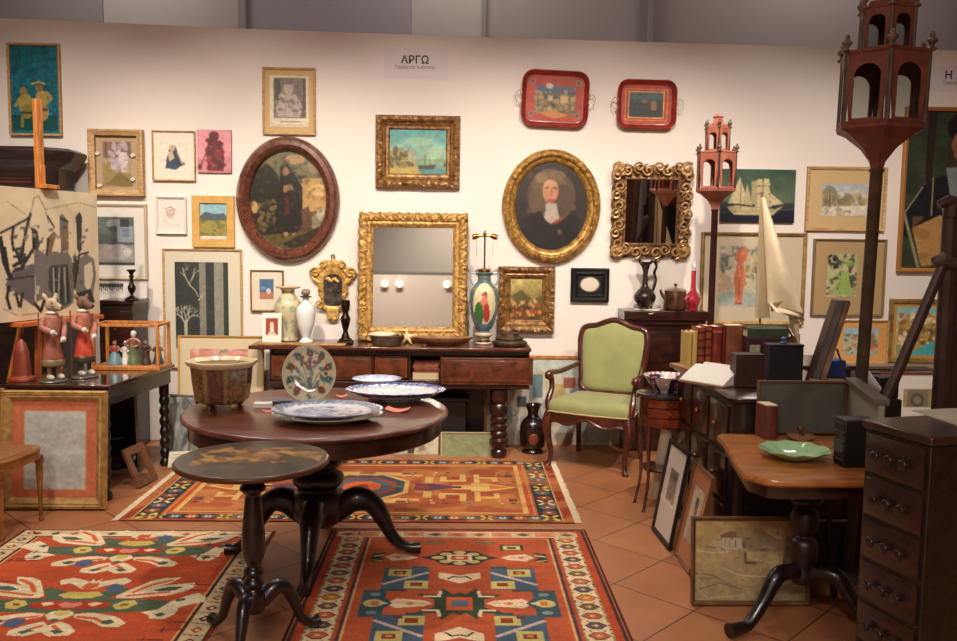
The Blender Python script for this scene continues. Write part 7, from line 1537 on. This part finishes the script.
# ------------------------------------------------------------------ lanterns on poles
def lantern(label, px, Y, ztop, pr, R_, H1, H2, col, cold, glassm, tilt=0.0, rz=0):
    """processional lantern: hexagonal two-tier arcaded head on a pole; returns its Empty"""
    q = W(px, 300, Y); th = thing('pole_lantern', label, 'lantern', (q.x, Y, 0), rot=(0, tilt, rz))
    z0_ = ztop-H1-H2-.10*R_/.2
    obj('foot', MB().lathe(smooth_prof([(.10,0),(.105,.01),(.08,.03),(.05,.05),(pr,.08)]), 24), cold, th)
    obj('pole', MB().lathe([(pr*1.1,.06),(pr*1.1,z0_-R_*1.05),(pr*1.3,z0_-R_*1.03),(pr*1.35,z0_-R_*.98),(pr*.95,z0_-R_*.95)], 12), cold, th, sharp=60)
    hexr = lambda r, z: [(r*math.cos(PI/3*k), r*math.sin(PI/3*k), z) for k in range(6)]
    obj('cup', MB().loft([hexr(pr*1.1, z0_-R_*.99), hexr(pr*1.5, z0_-R_*.8), hexr(R_*.42, z0_-R_*.5), hexr(R_*.82, z0_-R_*.18), hexr(R_*1.04, z0_-R_*.08), hexr(R_*1.06, z0_)]), col, th, sharp=20)
    def tier(r, zb, h, nm, parent, post_r):
        side = r; ap = r*math.cos(PI/6)
        for k in range(6):
            an = PI/6+PI/3*k; M_ = Matrix.Rotation(an-PI/2, 4, 'Z') @ Matrix.Translation((0, ap, 0))
            # arched opening in a panel
            wv, hv = side*.5, h; aw = side*.31; n = 20; arch = [(-aw, zb+h*.08)]+[(-aw*math.cos(PI*t/n), zb+h*.66+aw*.9*math.sin(PI*t/n)) for t in range(n+1)]+[(aw, zb+h*.08)]
            outer = []
            for (x, z) in arch:
                cx_, cz_ = 0, zb+h*.5; dx, dz = x-cx_, z-cz_
                s_ = min(wv/abs(dx) if abs(dx) > 1e-6 else 1e9, (h*.5)/abs(dz) if abs(dz) > 1e-6 else 1e9); outer.append((cx_+dx*s_, cz_+dz*s_))
            T_ = .006
            mb = MB(); mb.loft([[(x, 0, z) for x, z in outer], [(x, T_, z) for x, z in outer], [(x, T_, z) for x, z in arch], [(x, 0, z) for x, z in arch], [(x, 0, z) for x, z in outer]], False, False, M=M_)
            pn = obj('arched_panel', mb, col, th, sharp=40)
            mb = MB(); mb.loft([[(x*.98, .002, z) for x, z in arch], [(x*.98, .0035, z) for x, z in arch]], M=M_); obj('pane', mb, glassm, pn, smooth=False)
        for k in range(6):
            an = PI/3*k; x, y = r*math.cos(an), r*math.sin(an)
            obj('corner_post', MB().lathe([(post_r,zb),(post_r,zb+h)], 8, c=(x, y, 0)), cold, th)
            f_ = obj('finial', MB().lathe(smooth_prof([(post_r*1.2,zb+h),(post_r*1.9,zb+h+R_*.05),(post_r*1.0,zb+h+R_*.09),(post_r*.9,zb+h+R_*.14),(post_r*2.0,zb+h+R_*.22),(post_r*1.9,zb+h+R_*.26),(post_r*.8,zb+h+R_*.32),(post_r*1.0,zb+h+R_*.38),(post_r*.2,zb+h+R_*.44)], 3), 14, c=(x*1.04, y*1.04, 0)), mat('worn_silver_finial', (140,116,100), .5, .3, dark=(80,50,40), vscale=30), th, sharp=60)
        mb = MB(); mb.loft([hexr(r*1.05, zb-.001), hexr(r*1.08, zb+h*.02), hexr(r*1.02, zb+h*.05), hexr(r*.9, zb+h*.05), hexr(r*.9, zb-.001)], False, False); obj('lower_rail', mb, col, th, sharp=20)
        mb = MB(); mb.loft([hexr(r*.92, zb+h*.97), hexr(r*1.03, zb+h*.97), hexr(r*1.09, zb+h), hexr(r*1.03, zb+h*1.04), hexr(r*.3, zb+h*1.05)], False, True); obj('cornice', mb, col, th, sharp=20)
    tier(R_, z0_, H1, 'lower', th, R_*.06)
    r2 = R_*.62; tier(r2, z0_+H1*1.05, H2, 'upper', th, R_*.05)
    zc_ = z0_+H1*1.05+H2
    obj('crown', MB().loft([hexr(r2*.9, zc_), hexr(r2*.8, zc_+R_*.2), hexr(r2*.5, zc_+R_*.3), hexr(r2*.35, zc_+R_*.55), hexr(r2*.5, zc_+R_*.6), hexr(r2*.2, zc_+R_*.75)]), col, th, sharp=20)
    return th
RP = mat('red_brown_painted_tin', (130,74,58), .5, dark=(104,50,38), vscale=16); RPD = mat('dark_red_wood', (78,40,34), .45, dark=(46,26,24), vscale=12)
TP = mat('terracotta_painted_tin', (178,108,84), .5, dark=(144,82,64), vscale=16)
LG = pane_mat('lantern_glass', (236,238,236), .06)
Yq = 5.98; s_ = Yq/F
zt1 = W(714, 118, Yq).z; zc1 = W(714, 197, Yq).z
lantern('smaller red brown processional lantern on a slim dark pole, right of the scroll mirror', 711.5, Yq, zt1-.02, .021, .138, 36*s_, 22*s_, TP, RPD, PANE, 0.0, .35)
Yl = 3.98; s_ = Yl/F
lantern('larger red brown processional lantern on a dark pole, cut by the top of the photo', 862, Yl, W(885,-7,Yl).z, .026, .195, 69*s_, 40*s_, RP, mat('grey_brown_tin', (92,74,60), .5, dark=(60,46,38), vscale=14), LG, math.radians(1.2), .2)
# ------------------------------------------------------------------ old easel at the right edge
q = W(946, 300, 3.75); TE = mat('old_tripod_wood', (74,40,30), .5, dark=(40,22,18), vscale=12)
te = thing('wooden_tripod', 'old dark wooden tripod with knotty clamps at the right edge', 'tripod', (q.x, 3.75, 0))
obj('post', MB().tube([(0,0,0),(.01,0,.6),(.0,0,1.79)], [.04,.042,.036], 10), TE, te)
obj('post', MB().tube([(.075,.03,0),(.07,.03,.8),(.05,.02,1.74)], [.03,.03,.028], 10), TE, te)
v0, v1 = W(944, 262, 3.72), W(885, 404, 3.70)
dd = (v1-v0); v2 = v0+dd*((v0.z-.735)/(-dd.z)); loc_ = Vector((q.x, 3.75, 0))
obj('strut', MB().tube([v0-loc_, v2-loc_+Vector((0,0,.015))], [.022,.024], 10), TE, te)
zc_ = W(944, 262, 3.72).z; mb = MB(); mb.tube([(-.085,-.03,zc_),(-.05,-.035,zc_+.012),(.0,-.035,zc_-.01),(.08,-.02,zc_)], [.022,.034,.026,.03], 10); obj('clamp', mb, mat('grey_brown_clamp', (104,84,68), .6, dark=(60,46,38), vscale=20), te)
zc_ = W(940, 205, 3.72).z; mb = MB(); mb.tube([(-.07,-.02,zc_),(-.03,-.025,zc_+.02),(.05,-.02,zc_+.0)], [.02,.026,.024], 10); mb.tube([(.0,-.01,zc_-.05),(.0,-.01,zc_+.035)], .04, 10); obj('head', mb, TE, te)
# ------------------------------------------------------------------ low shelf and frames at the right of the wall
zs = W(900, 368, 6.45).z
a_ = W(845, 368, 6.5)
th = thing('low_cabinet', 'low pale topped cabinet under the harbour painting, against the wall', 'cabinet', (3.0, 6.52, 0))
obj('top', MB().box(a_.x-3.0, .95, -.2, .2, zs-.02, zs), mat('greyish_shelf', (150,130,110), .6), th, bevel=.003); obj('body', MB().box(a_.x-3.0+.02, .93, -.18, .18, 0, zs-.021), DARKOAK, th)
B = (903,389,932,407); a = A_(B, (190,170,120), 2); a.noise(.15,6).rect(906,390,929,407,(130,120,90)).ell(917,400,7,7,(80,84,76)).ell(917,400,4,4,(140,130,100)).rect(903,389,907,407,(170,150,100)).rect(928,389,932,407,(170,150,100)).blur()
picture('print', 'small etching in a very wide white mount with red brown frame, below the harbour painting', (880,372.5,950,440), Y=6.2, art=a, fw=2, fmat=mat('red_brown_frame', (132,66,44), .4), mbox=B, mmat=mat('white_mount', (226,220,210)), glass=True, lean=.05)
mb = MB(); mb.loft([[(-.5,-.10,.0),(-.5,.1,.0),(-.5,.1,.003),(-.5,-.10,.003)],[(-.2,-.11,.006),(-.2,.1,.0),(-.2,.1,.004),(-.2,-.11,.009)],[(.1,-.12,.01),(.1,.08,.0),(.1,.08,.004),(.1,-.12,.014)],[(.5,-.10,.0),(.5,.1,.0),(.5,.1,.003),(.5,-.10,.003)]])
single('rolled_cloth', 'dark folded strip lying along the low cabinet under the harbour painting', 'cloth', mb, mat('dark_grey_cloth', (70,58,52), .9), loc=(3.15, 6.42, zs+.0006))
# pale object and dark stand seen beside the lantern pole
q = W(872, 392, 5.0)
st_ = thing('dark_stool', 'dark stand seen between the lantern pole and the tripod strut', 'stand', (q.x+.03, 5.05, 0))
zz_ = W(872, 398, 5.0).z; obj('body', MB().box(-.1,.13,-.1,.1,0,zz_), BLACKM, st_, bevel=.004); obj('upper_block', MB().box(.0,.13,-.06,.06,zz_,zz_+.13), BLACKM, st_, bevel=.01)
single('white_lamp_shade', 'small white cone shade lying by the lantern pole', 'lamp shade', MB().lathe([(.02,0),(.075,.13),(.073,.13),(.018,.004)], 24, M=Matrix.Rotation(math.radians(-62), 4, 'Y') @ Matrix.Translation((0,0,-.03)), cap=False), mat('white_shade', (220,218,226), .7), loc=(q.x-.02, 4.93, zz_+.075))
# ------------------------------------------------------------------ pictures leaning at the commode
def lean_pic(label, pA, pB, topx, H_, fw_, fmat_, art, mb_frac, mm, name='leaning_picture', th_lean=.2):
    """bottom edge from floor point pA (far) to pB (near), facing -x"""
    A_p, B_p = FL(*pA), FL(*pB); d_ = B_p-A_p; L_ = math.hypot(d_.x, d_.y)
    px_w = 60; py_w = 60*H_/L_
    p = picture(name, label, (0,0,px_w,py_w), Y=F*L_/px_w, art=art, fw=fw_, fmat=fmat_, depth=.02, mbox=(px_w*mb_frac[0], py_w*mb_frac[1], px_w*mb_frac[2], py_w*mb_frac[3]), mmat=mm, glass=True, loc=(0,0,0))
    p.location = ((A_p.x+B_p.x)/2, (A_p.y+B_p.y)/2, .004); p.rotation_euler = (-th_lean, 0, math.atan2(d_.y, d_.x)); return p
a = Art(50, 60, (150,140,120)); a.noise(.2,8,3).rect(0,0,1,.5,(120,112,100),.5).dabs(50,(0,0,1,1),[(90,84,76),(190,180,160),(120,110,96)],.02,.07,3,.6).blur()
lean_pic('black framed etching with white mount leaning on the dark commode, farther of two', (654,529), (672,552), 0, .56, 4, BLACKM, a, (.32,.26,.72,.6), mat('white_mount', (226,220,210)), th_lean=.17)
a = Art(50, 60, (200,190,166)); a.noise(.1,8,3).poly([(.2,1),(.3,.7),(.5,.6),(.7,.7),(.85,1)],(176,166,150)).ell(.52,.4,.14,.2,(170,130,100)).ell(.52,.28,.17,.12,(60,50,44)).ell(.6,.4,.07,.2,(70,56,50)).line([(.3,.8),(.6,.95)],.02,(140,130,110)).blur()
lean_pic('brown mounted portrait drawing leaning on the commode, nearer of two', (676,552), (693,577), 0, .52, 1.6, mat('brown_thin_frame', (110,70,44), .5), a, (.25,.2,.78,.76), mat('brown_orange_mount', (186,124,80), .85), th_lean=.2)
B = (699,526,802,597); a = A_(B, (186,168,122), 2); a.grad((200,170,112),(176,160,122)).noise(.14,10,4); 
zz = lambda pts: [(650+x/4.545, 500+y/4.545) for x, y in pts]
a.poly(zz([(340,185),(420,185),(420,235),(340,240)]),(206,196,170)).poly(zz([(300,205),(340,205),(340,240),(300,240)]),(196,186,160)).poly(zz([(425,160),(500,150),(560,190),(590,200),(590,245),(425,245)]),(150,130,100)).poly(zz([(330,180),(380,160),(425,180),(425,190),(335,190)]),(130,100,84)).poly(zz([(395,150),(470,150),(460,190),(400,185)]),(170,146,104))
for P_, w_, c_ in (([(220,240),(300,250),(380,245)],1.2,(210,200,170)),([(340,310),(420,340),(520,345)],1.4,(206,196,164)),([(470,275),(540,290),(580,280)],1.2,(206,196,164)),([(220,330),(300,340),(400,390)],.9,(120,110,84)),([(230,400),(330,370),(440,400)],.9,(120,110,84)),([(220,380),(280,430),(420,420)],.9,(196,186,150)),([(510,350),(580,355)],1.6,(110,110,110)),([(430,210),(440,290),(480,290)],2.2,(100,90,84)),([(500,240),(540,230)],2,(90,84,80)),([(350,200),(350,225)],.6,(110,100,84)),([(370,200),(370,225)],.6,(110,100,84)),([(395,200),(395,225)],.6,(110,100,84))): a.line(zz(P_), w_, c_)
a.dabs(70,(700,548,800,596),[(180,166,124),(130,120,92),(196,184,146)],.5,1.6,4,.5,4,0.1).dabs(30,(725,535,790,560),[(190,176,140),(110,96,80),(150,120,90)],.6,1.6,5,.6).blur()
lf_, rt_ = FL(696, 603.5), FL(809, 605)
p = picture('leaning_picture', 'brown framed sketch of a harbour with boats standing on the tiled floor before the commode', (691.5,519.5,809,604), Y=lf_.y, art=a, fw=3.4, fmat=mat('olive_brown_frame', (120,84,50), .45, dark=(84,56,36), vscale=14), depth=.03, glass=True, lean=.10, cat='picture')
p.location.z = .004
# paper roll
b0, t0 = FL(650, 500), W(671, 407, 5.0)
th = thing('paper_roll', 'tall roll of white paper with brown tube end leaning between side table and commode', 'paper roll', (b0.x+.035, b0.y, .042))
tt_ = t0-th.location; mid = tt_*.78
mb = MB(); mb.tube([(0,0,0), mid], .036, 18); obj('roll', mb, mat('white_roll_paper', (214,202,180), .8), th, sharp=60)
mb = MB(); mb.tube([mid*.99, tt_], .026, 16); obj('tube_end', mb, mat('brown_paper_tube', (140,112,84), .7), th, sharp=60)
# dark things below the pedestal table
tb = thing('iron_rack', 'dark rack standing in the shadow below the pedestal table', 'rack', (1.62, 3.75, 0))
for x in (-.12, .12): 
    mb = MB(); mb.loft([[(x-.012,-.012,0),(x+.012,-.012,0),(x+.012,.012,0),(x-.012,.012,0)],[(x*.4-.012,-.012,.6),(x*.4+.012,-.012,.6),(x*.4+.012,.012,.6),(x*.4-.012,.012,.6)]]); obj('leg', mb, BLACKM, tb)
obj('cross_bar', MB().tube([(-.26,0,.36),(.16,0,.36)], .006, 8), mat('steel_bar', (180,176,170), .3, .8), tb)
# ------------------------------------------------------------------ furniture added across the aisle as stand-ins for the scroll mirror's reflection
w1 = thing('wardrobe', 'tall brown wardrobe across the aisle, seen only in the scroll mirror', 'wardrobe', (2.72, -1.6, 0))
obj('body', MB().box(-.3,.3,-.25,.25,0,2.1), WALNUT, w1, bevel=.01)
for sx in (-1, 1): obj('door', MB().box(min(sx*.01, sx*.28), max(sx*.01, sx*.28), .251, .27, .1, 2.0), MAHOG, w1, bevel=.006)
w2 = thing('bookcase', 'dark bookcase with a red hanging across the aisle, seen only in the scroll mirror', 'bookcase', (4.05, -2.2, 0))
obj('body', MB().box(-.7,.9,-.2,.2,0,2.2), DARKOAK, w2, bevel=.01); obj('hanging', MB().box(-.5,.6,.201,.22,1.25,1.8), mat('brick_red_cloth', (150,50,40), .9), w2)
single('folding_screen', 'dark blue screen across the aisle, seen only in the scroll mirror', 'screen', MB().box(-.36,.4,-.02,.02,0,1.35), mat('dark_blue_cloth', (30,34,48), .9), loc=(3.5, -1.2, 0))
